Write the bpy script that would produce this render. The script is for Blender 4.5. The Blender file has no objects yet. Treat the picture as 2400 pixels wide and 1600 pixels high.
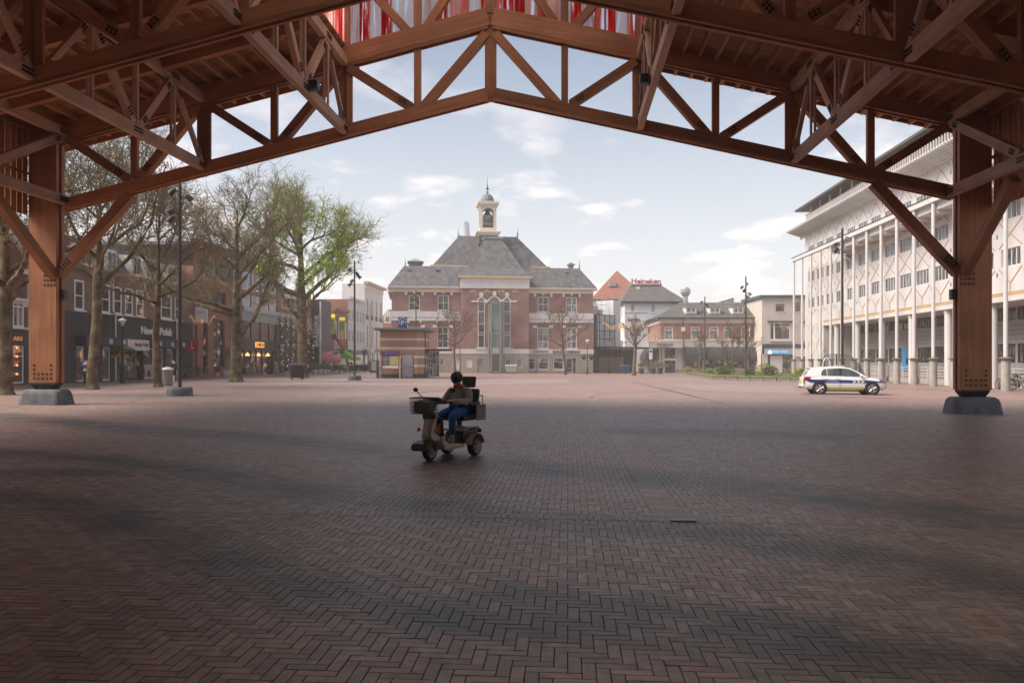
import bpy, math, random
import numpy as np
from mathutils import Vector, Matrix

SC = bpy.context.scene
COL = SC.collection
random.seed(7)
RNG = np.random.default_rng(11)

# ---------------------------------------------------------------- camera
FPX = 1867.0          # focal length in pixels of the 2400 x 1600 photograph
CH = 1.68             # eye height
HY = 846.0            # horizon row
cam_d = bpy.data.cameras.new('camera')
cam_d.sensor_width = 36.0
cam_d.lens = 36.0 * FPX / 2400.0
cam_d.shift_y = (HY - 800.0) / 2400.0
cam_d.clip_end = 4000.0
cam = bpy.data.objects.new('camera', cam_d)
COL.objects.link(cam)
cam.location = (0, 0, CH)
cam.rotation_euler = (math.radians(90), 0, 0)
SC.camera = cam

# ---------------------------------------------------------------- light
SUN_EL, SUN_AZ = math.radians(48), math.radians(256)   # azimuth clockwise from +Y (behind the camera, to the left)
W = bpy.data.worlds.new('World')
SC.world = W
W.use_nodes = True
nt = W.node_tree
nt.nodes.clear()
def wn(t, **k):
    n = nt.nodes.new(t)
    for a, b in k.items():
        setattr(n, a, b)
    return n
wout = wn('ShaderNodeOutputWorld')
bg = wn('ShaderNodeBackground')
bg.inputs['Strength'].default_value = 0.07
sky = wn('ShaderNodeTexSky', sky_type='NISHITA', sun_disc=False)
sky.sun_elevation = SUN_EL
sky.sun_rotation = SUN_AZ
sky.air_density = 1.0
sky.dust_density = 1.5
sky.ozone_density = 2.0
tc = wn('ShaderNodeTexCoord')
sep = wn('ShaderNodeSeparateXYZ')
nt.links.new(tc.outputs['Generated'], sep.inputs[0])
# cloud plane: direction / (height + c)
zc = wn('ShaderNodeMath', operation='MAXIMUM'); zc.inputs[1].default_value = 0.0
nt.links.new(sep.outputs['Z'], zc.inputs[0])
za = wn('ShaderNodeMath', operation='ADD'); za.inputs[1].default_value = 0.16
nt.links.new(zc.outputs[0], za.inputs[0])
dx = wn('ShaderNodeMath', operation='DIVIDE'); dy = wn('ShaderNodeMath', operation='DIVIDE')
nt.links.new(sep.outputs['X'], dx.inputs[0]); nt.links.new(za.outputs[0], dx.inputs[1])
nt.links.new(sep.outputs['Y'], dy.inputs[0]); nt.links.new(za.outputs[0], dy.inputs[1])
cmb = wn('ShaderNodeCombineXYZ')
nt.links.new(dx.outputs[0], cmb.inputs[0]); nt.links.new(dy.outputs[0], cmb.inputs[1])
mp = wn('ShaderNodeMapping')
mp.inputs['Location'].default_value = (3.1, 1.7, 0.4)
mp.inputs['Scale'].default_value = (1.0, 1.0, 1.0)
nt.links.new(cmb.outputs[0], mp.inputs[0])
cn = wn('ShaderNodeTexNoise')
cn.inputs['Scale'].default_value = 2.1
cn.inputs['Detail'].default_value = 8.0
cn.inputs['Roughness'].default_value = 0.55
nt.links.new(mp.outputs[0], cn.inputs['Vector'])
cr = wn('ShaderNodeValToRGB')
cr.color_ramp.elements[0].position = 0.525
cr.color_ramp.elements[1].position = 0.62
nt.links.new(cn.outputs['Fac'], cr.inputs[0])
# thin haze veil everywhere, thicker near the horizon
hz = wn('ShaderNodeMapRange')
hz.inputs['From Min'].default_value = 0.0; hz.inputs['From Max'].default_value = 0.40
hz.inputs['To Min'].default_value = 0.93; hz.inputs['To Max'].default_value = 0.15
nt.links.new(zc.outputs[0], hz.inputs['Value'])
mix1 = wn('ShaderNodeMixRGB')
nt.links.new(hz.outputs[0], mix1.inputs[0])
nt.links.new(sky.outputs[0], mix1.inputs[1])
mix1.inputs[2].default_value = (8.2, 8.3, 8.35, 1)
mix2 = wn('ShaderNodeMixRGB')
cf = wn('ShaderNodeMath', operation='MULTIPLY')
cw = wn('ShaderNodeMapRange'); cw.inputs['From Min'].default_value = 0.14; cw.inputs['From Max'].default_value = 0.30; cw.inputs['To Min'].default_value = 0.9; cw.inputs['To Max'].default_value = 0.28
nt.links.new(zc.outputs[0], cw.inputs['Value']); nt.links.new(cw.outputs[0], cf.inputs[1])
nt.links.new(cr.outputs[0], cf.inputs[0])
nt.links.new(cf.outputs[0], mix2.inputs[0])
nt.links.new(mix1.outputs[0], mix2.inputs[1])
mix2.inputs[2].default_value = (10.6, 9.6, 9.3, 1)
nt.links.new(mix2.outputs[0], bg.inputs['Color'])
nt.links.new(bg.outputs[0], wout.inputs[0])

sun_d = bpy.data.lights.new('sun', 'SUN')
sun_d.energy = 3.3
sun_d.angle = math.radians(38)
sun_d.color = (1.0, 0.885, 0.77)
sun = bpy.data.objects.new('sun', sun_d)
COL.objects.link(sun)
_d = Vector((math.sin(SUN_AZ) * math.cos(SUN_EL), math.cos(SUN_AZ) * math.cos(SUN_EL), math.sin(SUN_EL)))
sun.rotation_euler = _d.to_track_quat('Z', 'Y').to_euler()
sun.location = (-20, -20, 60)

vs = SC.view_settings
vs.view_transform = 'Standard'
vs.look = 'None'
vs.exposure = 0.95
vs.gamma = 1.0
vs.use_curve_mapping = False
SC.render.engine = 'CYCLES'
SC.cycles.use_denoising = True
SC.cycles.max_bounces = 8
SC.cycles.volume_bounces = 1
SC.cycles.transparent_max_bounces = 16
SC.cycles.caustics_reflective = False
SC.cycles.caustics_refractive = False
SC.cycles.sample_clamp_indirect = 4.0

# ---------------------------------------------------------------- pixel <-> world
TILT = -0.0055
def gz(x):
    return TILT * max(-45.0, min(45.0, x))
def P(px, py, Y):
    return Vector(((px - 1200.0) / FPX * Y, Y, CH + (HY - py) / FPX * Y))
def G(px, py):
    Y = FPX * CH / (py - HY)
    for _ in range(12):
        Y = FPX * (CH - gz((px - 1200.0) / FPX * Y)) / (py - HY)
    X = (px - 1200.0) / FPX * Y
    return Vector((X, Y, gz(X)))
def GY(px, Y):
    X = (px - 1200.0) / FPX * Y
    return Vector((X, Y, gz(X)))

class Plane:
    """a vertical facade plane through A and B (ground points); uv() turns a pixel into metres along / above it"""
    def __init__(self, A, B):
        self.A = Vector((A[0], A[1], 0)); self.B = Vector((B[0], B[1], 0))
        d = (self.B - self.A); self.L = d.length; self.d = d / self.L
        self.z0 = gz(A[0])
        self.ang = math.atan2(self.d.y, self.d.x)
        self.n = Vector((self.d.y, -self.d.x, 0))     # towards the viewer when A is left of B
        self.M = Matrix.Translation(Vector((A[0], A[1], self.z0))) @ Matrix.Rotation(self.ang, 4, 'Z')
    def uv(self, px, py, off=0.0):
        r = Vector(((px - 1200.0) / FPX, 1.0, (HY - py) / FPX))
        q = self.A + self.n * off
        t = q.dot(self.n) / r.dot(self.n)
        p = r * t
        return ((p - q).dot(self.d), p.z + CH - self.z0)
    def rect(self, x0, y0, x1, y1, off=0.0):
        a = self.uv(x0, (y0 + y1) / 2, off)[0]; b = self.uv(x1, (y0 + y1) / 2, off)[0]
        xm = (x0 + x1) / 2
        return a, b, self.uv(xm, y1, off)[1], self.uv(xm, y0, off)[1]

# ---------------------------------------------------------------- materials
MATS = {}
def _new(name):
    m = bpy.data.materials.new(name); m.use_nodes = True
    m.node_tree.nodes.clear()
    return m
def mat(name, col, rough=0.7, col2=None, scale=3.0, stretch=(1, 1, 1), bump=0.0, bscale=None, metal=0.0, spec=0.4,
        emit=None, estr=0.0, detail=5.0, lo=0.35, hi=0.65, alpha=None, trans=0.0, rand=0.0, coords='Object', coat=0.0):
    if name in MATS:
        return MATS[name]
    m = _new(name); t = m.node_tree; N = t.nodes; L = t.links
    o = N.new('ShaderNodeOutputMaterial'); b = N.new('ShaderNodeBsdfPrincipled')
    L.new(b.outputs[0], o.inputs[0])
    b.inputs['Roughness'].default_value = rough
    b.inputs['Metallic'].default_value = metal
    b.inputs['Specular IOR Level'].default_value = spec
    b.inputs['Coat Weight'].default_value = coat
    b.inputs['Transmission Weight'].default_value = trans
    c4 = (*col, 1)
    b.inputs['Base Color'].default_value = c4
    if col2 is not None or bump > 0:
        tcn = N.new('ShaderNodeTexCoord'); mpn = N.new('ShaderNodeMapping')
        mpn.inputs['Scale'].default_value = stretch
        L.new(tcn.outputs[coords], mpn.inputs[0])
        nz = N.new('ShaderNodeTexNoise')
        nz.inputs['Scale'].default_value = scale; nz.inputs['Detail'].default_value = detail
        nz.inputs['Roughness'].default_value = 0.6
        L.new(mpn.outputs[0], nz.inputs['Vector'])
        src = nz.outputs['Fac']
        if col2 is not None:
            rp = N.new('ShaderNodeValToRGB')
            rp.color_ramp.elements[0].position = lo; rp.color_ramp.elements[0].color = c4
            rp.color_ramp.elements[1].position = hi; rp.color_ramp.elements[1].color = (*col2, 1)
            L.new(src, rp.inputs[0])
            cout = rp.outputs[0]
            if rand > 0:
                oi = N.new('ShaderNodeObjectInfo'); mr = N.new('ShaderNodeMapRange')
                mr.inputs['To Min'].default_value = 1 - rand; mr.inputs['To Max'].default_value = 1 + rand
                L.new(oi.outputs['Random'], mr.inputs['Value'])
                hs = N.new('ShaderNodeHueSaturation')
                L.new(mr.outputs[0], hs.inputs['Value']); L.new(cout, hs.inputs['Color'])
                cout = hs.outputs[0]
            L.new(cout, b.inputs['Base Color'])
        if bump > 0:
            bz = nz
            if bscale:
                bz = N.new('ShaderNodeTexNoise'); bz.inputs['Scale'].default_value = bscale; bz.inputs['Detail'].default_value = 4
                L.new(mpn.outputs[0], bz.inputs['Vector'])
            bp = N.new('ShaderNodeBump'); bp.inputs['Strength'].default_value = bump; bp.inputs['Distance'].default_value = 0.02
            L.new(bz.outputs['Fac'], bp.inputs['Height']); L.new(bp.outputs[0], b.inputs['Normal'])
    if emit is not None:
        b.inputs['Emission Color'].default_value = (*emit, 1); b.inputs['Emission Strength'].default_value = estr
    MATS[name] = m
    return m

def brickwall(name, c1, c2, mortar, bw=0.22, bh=0.065, rough=0.85, stain=0.25):
    """procedural masonry for walls too far away to pick the bricks apart"""
    if name in MATS: return MATS[name]
    m = _new(name); t = m.node_tree; N = t.nodes; L = t.links
    o = N.new('ShaderNodeOutputMaterial'); b = N.new('ShaderNodeBsdfPrincipled'); L.new(b.outputs[0], o.inputs[0])
    b.inputs['Roughness'].default_value = rough; b.inputs['Specular IOR Level'].default_value = 0.25
    tcn = N.new('ShaderNodeTexCoord'); sp = N.new('ShaderNodeSeparateXYZ'); L.new(tcn.outputs['Object'], sp.inputs[0])
    ad = N.new('ShaderNodeMath'); ad.operation = 'ADD'; L.new(sp.outputs['X'], ad.inputs[0]); L.new(sp.outputs['Y'], ad.inputs[1])
    cb = N.new('ShaderNodeCombineXYZ'); L.new(ad.outputs[0], cb.inputs[0]); L.new(sp.outputs['Z'], cb.inputs[1])
    br = N.new('ShaderNodeTexBrick')
    br.inputs['Scale'].default_value = 1.0
    br.inputs['Brick Width'].default_value = bw; br.inputs['Row Height'].default_value = bh
    br.inputs['Mortar Size'].default_value = 0.006
    br.inputs['Color1'].default_value = (*c1, 1); br.inputs['Color2'].default_value = (*c2, 1); br.inputs['Mortar'].default_value = (*mortar, 1)
    L.new(cb.outputs[0], br.inputs['Vector'])
    nz = N.new('ShaderNodeTexNoise'); nz.inputs['Scale'].default_value = 0.6; nz.inputs['Detail'].default_value = 6
    L.new(tcn.outputs['Object'], nz.inputs['Vector'])
    mr = N.new('ShaderNodeMapRange'); mr.inputs['To Min'].default_value = 1 - stain; mr.inputs['To Max'].default_value = 1 + stain
    mr.inputs['From Min'].default_value = 0.3; mr.inputs['From Max'].default_value = 0.7
    L.new(nz.outputs['Fac'], mr.inputs['Value'])
    hs = N.new('ShaderNodeHueSaturation'); L.new(mr.outputs[0], hs.inputs['Value']); L.new(br.outputs['Color'], hs.inputs['Color'])
    L.new(hs.outputs[0], b.inputs['Base Color'])
    MATS[name] = m
    return m

def tiles(name, c1, c2, rows=3.2, rough=0.6, streak=0.35):
    """procedural roof covering: fine courses down the slope plus weather streaks"""
    if name in MATS: return MATS[name]
    m = _new(name); t = m.node_tree; N = t.nodes; L = t.links
    o = N.new('ShaderNodeOutputMaterial'); b = N.new('ShaderNodeBsdfPrincipled'); L.new(b.outputs[0], o.inputs[0])
    b.inputs['Roughness'].default_value = rough; b.inputs['Specular IOR Level'].default_value = 0.35
    tcn = N.new('ShaderNodeTexCoord')
    nz = N.new('ShaderNodeTexNoise'); nz.inputs['Scale'].default_value = 0.9; nz.inputs['Detail'].default_value = 6
    mpn = N.new('ShaderNodeMapping'); mpn.inputs['Scale'].default_value = (1.6, 1.6, 0.22)
    L.new(tcn.outputs['Object'], mpn.inputs[0]); L.new(mpn.outputs[0], nz.inputs['Vector'])
    rp = N.new('ShaderNodeValToRGB'); rp.color_ramp.elements[0].position = 0.5 - streak / 2; rp.color_ramp.elements[1].position = 0.5 + streak / 2
    rp.color_ramp.elements[0].color = (*c1, 1); rp.color_ramp.elements[1].color = (*c2, 1)
    L.new(nz.outputs['Fac'], rp.inputs[0])
    wv = N.new('ShaderNodeTexWave'); wv.wave_type = 'BANDS'; wv.bands_direction = 'Z'; wv.wave_profile = 'SAW'
    wv.inputs['Scale'].default_value = rows; wv.inputs['Distortion'].default_value = 0.4
    L.new(tcn.outputs['Object'], wv.inputs['Vector'])
    mr = N.new('ShaderNodeMapRange'); mr.inputs['To Min'].default_value = 0.72; mr.inputs['To Max'].default_value = 1.1
    L.new(wv.outputs['Fac'], mr.inputs['Value'])
    hs = N.new('ShaderNodeHueSaturation'); L.new(mr.outputs[0], hs.inputs['Value']); L.new(rp.outputs[0], hs.inputs['Color'])
    L.new(hs.outputs[0], b.inputs['Base Color'])
    bp = N.new('ShaderNodeBump'); bp.inputs['Strength'].default_value = 0.5; bp.inputs['Distance'].default_value = 0.03
    L.new(wv.outputs['Fac'], bp.inputs['Height']); L.new(bp.outputs[0], b.inputs['Normal'])
    MATS[name] = m
    return m

def glassmat(name, col=(0.03, 0.035, 0.04), col2=(0.10, 0.10, 0.10), rough=0.06, scale=1.3, rand=0.5, warm=None, spec=0.7, iso=False):
    """opaque window glass, the dim room behind put into its colour: dark, glossy, with uneven depth and curtains"""
    if name in MATS: return MATS[name]
    m = _new(name); t = m.node_tree; N = t.nodes; L = t.links
    o = N.new('ShaderNodeOutputMaterial'); b = N.new('ShaderNodeBsdfPrincipled'); L.new(b.outputs[0], o.inputs[0])
    b.inputs['Roughness'].default_value = rough; b.inputs['Specular IOR Level'].default_value = spec
    tcn = N.new('ShaderNodeTexCoord'); oi = N.new('ShaderNodeObjectInfo')
    mu = N.new('ShaderNodeMath'); mu.operation = 'MULTIPLY'; mu.inputs[1].default_value = 37.0; L.new(oi.outputs['Random'], mu.inputs[0])
    av = N.new('ShaderNodeVectorMath'); av.operation = 'ADD'
    L.new(tcn.outputs['Object'], av.inputs[0]); L.new(mu.outputs[0], av.inputs[1])
    mpn = N.new('ShaderNodeMapping'); mpn.inputs['Scale'].default_value = (1.2, 1.2, 1.6) if (warm or iso) else (1.8, 1.8, 0.6)
    L.new(av.outputs[0], mpn.inputs[0])
    nz = N.new('ShaderNodeTexNoise'); nz.inputs['Scale'].default_value = scale; nz.inputs['Detail'].default_value = 4
    L.new(mpn.outputs[0], nz.inputs['Vector'])
    rp = N.new('ShaderNodeValToRGB'); rp.color_ramp.elements[0].position = 0.4; rp.color_ramp.elements[1].position = 0.68
    rp.color_ramp.elements[0].color = (*col, 1); rp.color_ramp.elements[1].color = (*col2, 1)
    L.new(nz.outputs['Fac'], rp.inputs[0])
    L.new(rp.outputs[0], b.inputs['Base Color'])
    if warm:  # warm light of a shop interior put into the pane as emission
        r2 = N.new('ShaderNodeValToRGB'); r2.color_ramp.elements[0].position = 0.56; r2.color_ramp.elements[1].position = 0.7
        r2.color_ramp.elements[0].color = (0, 0, 0, 1); r2.color_ramp.elements[1].color = (*warm, 1)
        L.new(nz.outputs['Fac'], r2.inputs[0]); L.new(r2.outputs[0], b.inputs['Emission Color']); b.inputs['Emission Strength'].default_value = 1.0
    MATS[name] = m
    return m

# ---------------------------------------------------------------- mesh building
class MB:
    def __init__(self):
        self.v = []; self.f = []
    def add(self, vs, fs):
        o = len(self.v)
        self.v.extend([tuple(p) for p in vs]); self.f.extend([tuple(i + o for i in q) for q in fs])
        return self
    def box(self, x0, x1, y0, y1, z0, z1):
        if x0 > x1: x0, x1 = x1, x0
        if y0 > y1: y0, y1 = y1, y0
        if z0 > z1: z0, z1 = z1, z0
        return self.add([(x0, y0, z0), (x1, y0, z0), (x1, y1, z0), (x0, y1, z0), (x0, y0, z1), (x1, y0, z1), (x1, y1, z1), (x0, y1, z1)],
                        [(0, 3, 2, 1), (4, 5, 6, 7), (0, 1, 5, 4), (1, 2, 6, 5), (2, 3, 7, 6), (3, 0, 4, 7)])
    def quad(self, a, b, c, d):
        return self.add([a, b, c, d], [(0, 1, 2, 3)])
    def poly(self, pts):
        return self.add(pts, [tuple(range(len(pts)))])
    def prism(self, pts, ax, lo, hi):
        """extrude a 2-D outline along axis ax ('x','y','z'); outline is given in the two other axes in order"""
        def mk(p, h):
            return {'x': (h, p[0], p[1]), 'y': (p[0], h, p[1]), 'z': (p[0], p[1], h)}[ax]
        n = len(pts)
        vs = [mk(p, lo) for p in pts] + [mk(p, hi) for p in pts]
        fs = [tuple(range(n)), tuple(range(2 * n - 1, n - 1, -1))] + [(i, (i + 1) % n, n + (i + 1) % n, n + i)[::-1] for i in range(n)]
        return self.add(vs, fs)
    def tube(self, p0, p1, r0, r1=None, n=8, caps=True):
        r1 = r0 if r1 is None else r1
        p0 = Vector(p0); p1 = Vector(p1); d = (p1 - p0).normalized()
        a = d.orthogonal().normalized(); b = d.cross(a)
        vs = []
        for p, r in ((p0, r0), (p1, r1)):
            for i in range(n):
                t = 2 * math.pi * i / n
                vs.append(p + (a * math.cos(t) + b * math.sin(t)) * r)
        fs = [(i, (i + 1) % n, n + (i + 1) % n, n + i) for i in range(n)]
        if caps: fs += [tuple(range(n - 1, -1, -1)), tuple(range(n, 2 * n))]
        return self.add(vs, fs)
    def path(self, pts, r, n=6):
        for a, b in zip(pts[:-1], pts[1:]):
            self.tube(a, b, r, r, n)
        return self
    def lathe(self, prof, c=(0, 0, 0), n=16, ax='z'):
        vs = []
        for r, h in prof:
            for i in range(n):
                t = 2 * math.pi * i / n
                q = (r * math.cos(t), r * math.sin(t), h)
                q = {'z': q, 'y': (q[0], q[2], q[1]), 'x': (q[2], q[0], q[1])}[ax]
                vs.append((q[0] + c[0], q[1] + c[1], q[2] + c[2]))
        k = len(prof); fs = []
        for j in range(k - 1):
            for i in range(n):
                fs.append((j * n + i, j * n + (i + 1) % n, (j + 1) * n + (i + 1) % n, (j + 1) * n + i))
        fs.append(tuple(range(n - 1, -1, -1))); fs.append(tuple(range((k - 1) * n, k * n)))
        return self.add(vs, fs)
    def ball(self, c, r, n=8, m=6, s=(1, 1, 1)):
        prof = [(max(1e-4, r * math.sin(math.pi * j / m)), -r * math.cos(math.pi * j / m)) for j in range(m + 1)]
        b = MB().lathe(prof, (0, 0, 0), n)
        return self.add([(p[0] * s[0] + c[0], p[1] * s[1] + c[1], p[2] * s[2] + c[2]) for p in b.v], b.f)
    def mesh(self, name, m=None, smooth=False):
        me = bpy.data.meshes.new(name)
        me.from_pydata(self.v, [], self.f)
        if m is not None: me.materials.append(m)
        if smooth:
            me.polygons.foreach_set('use_smooth', [True] * len(me.polygons))
        me.update()
        return me
    def build(self, name, m, parent=None, smooth=False, bevel=0.0, seg=1, M=None, fixn=False):
        me = self.mesh(name, m, smooth)
        if fixn:
            import bmesh
            bm = bmesh.new(); bm.from_mesh(me); bmesh.ops.recalc_face_normals(bm, faces=bm.faces); bm.to_mesh(me); bm.free()
        return link(name, me, parent, M, bevel, seg)
def link(name, data, parent=None, M=None, bevel=0.0, seg=1):
    o = bpy.data.objects.new(name, data)
    COL.objects.link(o)
    if parent is not None: o.parent = parent
    if M is not None: o.matrix_local = M
    if bevel > 0:
        md = o.modifiers.new('bevel', 'BEVEL'); md.width = bevel; md.segments = seg; md.limit_method = 'ANGLE'; md.angle_limit = math.radians(40)
    return o
def tag(o, label=None, cat=None, group=None, kind=None):
    if label: o['label'] = label
    if cat: o['category'] = cat
    if group: o['group'] = group
    if kind: o['kind'] = kind
    return o
def thing(name, label, cat, loc=(0, 0, 0), rz=0.0, group=None, M=None):
    o = bpy.data.objects.new(name, None)
    o.empty_display_size = 0.3
    COL.objects.link(o)
    if M is not None: o.matrix_world = M
    else:
        o.location = loc; o.rotation_euler = (0, 0, rz)
    return tag(o, label, cat, group)
def copy_tree(o, parent=None):
    c = o.copy(); COL.objects.link(c); c.parent = parent
    for ch in list(o.children):
        k = copy_tree(ch, c); k.matrix_parent_inverse = ch.matrix_parent_inverse.copy()
    return c
def beam(name, p0, p1, w, h, m, parent, up=(0, 0, 1), ext=0.0):
    """a timber: box whose local X runs along its length (grain follows), w across, h along up"""
    p0 = Vector(p0); p1 = Vector(p1); d = p1 - p0; Ln = d.length; d.normalize()
    u = Vector(up); y = u.cross(d).normalized(); z = d.cross(y).normalized()
    M = Matrix(((d.x, y.x, z.x, 0), (d.y, y.y, z.y, 0), (d.z, y.z, z.z, 0), (0, 0, 0, 1)))
    M.translation = (p0 + p1) / 2
    o = MB().box(-Ln / 2 - ext, Ln / 2 + ext, -w / 2, w / 2, -h / 2, h / 2).build(name, m, parent, M=M)
    return o
_TXT = {}
def text_mesh(s, size=1.0, extrude=0.02, bold=0.0, align='CENTER', spacing=1.0):
    cu = bpy.data.curves.new('lettering', 'FONT')
    cu.body = s; cu.size = size; cu.extrude = extrude; cu.offset = bold
    cu.align_x = align; cu.space_character = spacing; cu.resolution_u = 3
    ob = bpy.data.objects.new('lettering', cu)
    COL.objects.link(ob)
    dg = bpy.context.evaluated_depsgraph_get()
    me = bpy.data.meshes.new_from_object(ob.evaluated_get(dg))
    bpy.data.objects.remove(ob); bpy.data.curves.remove(cu)
    me.name = 'lettering'
    return me
def lettering(s, u0, u1, z0, z1, y, m, parent, extrude=0.02, bold=0.0, name='lettering', vertical=False):
    """text fitted into a rectangle of the local x-z plane, facing -y"""
    me = text_mesh(s, 1.0, extrude, bold)
    co = np.empty(len(me.vertices) * 3, np.float32); me.vertices.foreach_get('co', co); co = co.reshape(-1, 3)
    lo = co.min(0); hi = co.max(0)
    x = (co[:, 0] - lo[0]) / max(1e-6, hi[0] - lo[0]); t = (co[:, 1] - lo[1]) / max(1e-6, hi[1] - lo[1])
    out = np.empty_like(co)
    if vertical:   # reads upwards
        out[:, 0] = u1 - t * (u1 - u0); out[:, 2] = z0 + x * (z1 - z0)
    else:
        out[:, 0] = u0 + x * (u1 - u0); out[:, 2] = z0 + t * (z1 - z0)
    out[:, 1] = y - co[:, 2]
    me.vertices.foreach_set('co', out.ravel()); me.update()
    me.materials.clear(); me.materials.append(m)
    return link(name, me, parent)

def wall_mesh(u0, u1, z0, z1, holes, depth=0.25, y=0.0, back=None):
    """front wall sheet at local y with rectangular openings and their reveals"""
    mb = MB()
    holes = [(max(u0, a), min(u1, b), max(z0, c), min(z1, d)) for a, b, c, d in holes]
    us = sorted(set([u0, u1] + [h[0] for h in holes] + [h[1] for h in holes]))
    zs = sorted(set([z0, z1] + [h[2] for h in holes] + [h[3] for h in holes]))
    for j in range(len(zs) - 1):
        run = None
        for i in range(len(us) - 1):
            cu, cz = (us[i] + us[i + 1]) / 2, (zs[j] + zs[j + 1]) / 2
            solid = not any(h[0] < cu < h[1] and h[2] < cz < h[3] for h in holes)
            if solid and run is None: run = us[i]
            if (not solid or i == len(us) - 2) and run is not None:
                e = us[i + 1] if solid else us[i]
                mb.quad((run, y, zs[j]), (e, y, zs[j]), (e, y, zs[j + 1]), (run, y, zs[j + 1])); run = None
    for a, b, c, d in holes:
        yb = y + depth
        mb.quad((a, y, c), (a, yb, c), (a, yb, d), (a, y, d)[:3] if False else (a, y, d))
        mb.quad((b, yb, c), (b, y, c), (b, y, d), (b, yb, d))
        mb.quad((a, y, d), (a, yb, d), (b, yb, d), (b, y, d))
        mb.quad((a, yb, c), (a, y, c), (b, y, c), (b, yb, c))
    return mb
def window(parent, u0, u1, z0, z1, frame, glass, cols=1, rows=(), fw=0.09, y=0.1, dep=0.08, bar=0.05, sill=None, split=True, name='window', arch=0.0):
    """frame with mullions (a part) and its panes (sub-parts); rows: fractions of the height where transoms sit"""
    fb = MB()
    top = z1
    if arch > 0:
        n = 8; mid = (u0 + u1) / 2; hw = (u1 - u0) / 2
        def arc(r0, k): 
            a = math.pi * k / n; return (mid + r0 * math.cos(a), z1 + (arch - (hw - r0)) * math.sin(a) if r0 < hw else z1 + arch * math.sin(a))
        for k in range(n):
            o1, o2 = arc(hw, k), arc(hw, k + 1); i1, i2 = arc(hw - fw, k), arc(hw - fw, k + 1)
            fb.add([(o1[0], y - dep / 2, o1[1]), (o2[0], y - dep / 2, o2[1]), (i2[0], y - dep / 2, i2[1]), (i1[0], y - dep / 2, i1[1]),
                    (o1[0], y + dep / 2, o1[1]), (o2[0], y + dep / 2, o2[1]), (i2[0], y + dep / 2, i2[1]), (i1[0], y + dep / 2, i1[1])],
                   [(0, 1, 2, 3), (0, 4, 5, 1), (2, 6, 7, 3), (7, 6, 5, 4)])
    fb.box(u0, u0 + fw, y - dep / 2, y + dep / 2, z0, z1); fb.box(u1 - fw, u1, y - dep / 2, y + dep / 2, z0, z1)
    fb.box(u0 + fw, u1 - fw, y - dep / 2, y + dep / 2, z0, z0 + fw); fb.box(u0 + fw, u1 - fw, y - dep / 2, y + dep / 2, z1 - fw, z1)
    xs = [u0 + fw] + [u0 + (u1 - u0) * k / cols for k in range(1, cols)] + [u1 - fw]
    zz = [z0 + fw] + [z0 + (z1 - z0) * r for r in sorted(rows)] + [z1 - fw]
    for x in xs[1:-1]: fb.box(x - bar / 2, x + bar / 2, y - dep / 2 + .01, y + dep / 2 - .01, z0 + fw, z1 - fw)
    for k, z in enumerate(zz[1:-1]):
        for i in range(len(xs) - 1):
            fb.box(xs[i] + (bar / 2 if i else 0), xs[i + 1] - (bar / 2 if i < len(xs) - 2 else 0), y - dep / 2 + .012, y + dep / 2 - .012, z - bar / 2, z + bar / 2)
    if sill:
        fb.box(u0 - sill, u1 + sill, y - dep / 2 - 0.16, y + dep / 2, z0 - 0.1, z0 - 0.002)
    w = fb.build(name, frame, parent)
    if split:
        for i in range(len(xs) - 1):
            for k in range(len(zz) - 1):
                MB().box(xs[i] - .01, xs[i + 1] + .01, y - .006, y + .006, zz[k] - .01, zz[k + 1] + .01).build('pane', glass, w)
    else:
        MB().box(xs[0] - .01, xs[-1] + .01, y - .006, y + .006, zz[0] - .01, zz[-1] + .01).build('pane', glass, w)
    if arch > 0:
        pts = [(u0 + .03, y, z1 - fw)] + [(mid - (hw - .03) * math.cos(math.pi * k / n), y, z1 + (arch - .03) * math.sin(math.pi * k / n)) for k in range(n + 1)] + [(u1 - .03, y, z1 - fw)]
        MB().poly(pts[::-1]).build('arch_pane', glass, w)
    return w
# ================================================================ ground
AX = math.radians(4.0)                      # the square's grid runs 4 degrees to the right of the view
AXD = Vector((math.sin(AX), math.cos(AX), 0)); AXR = Vector((math.cos(AX), -math.sin(AX), 0))

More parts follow.
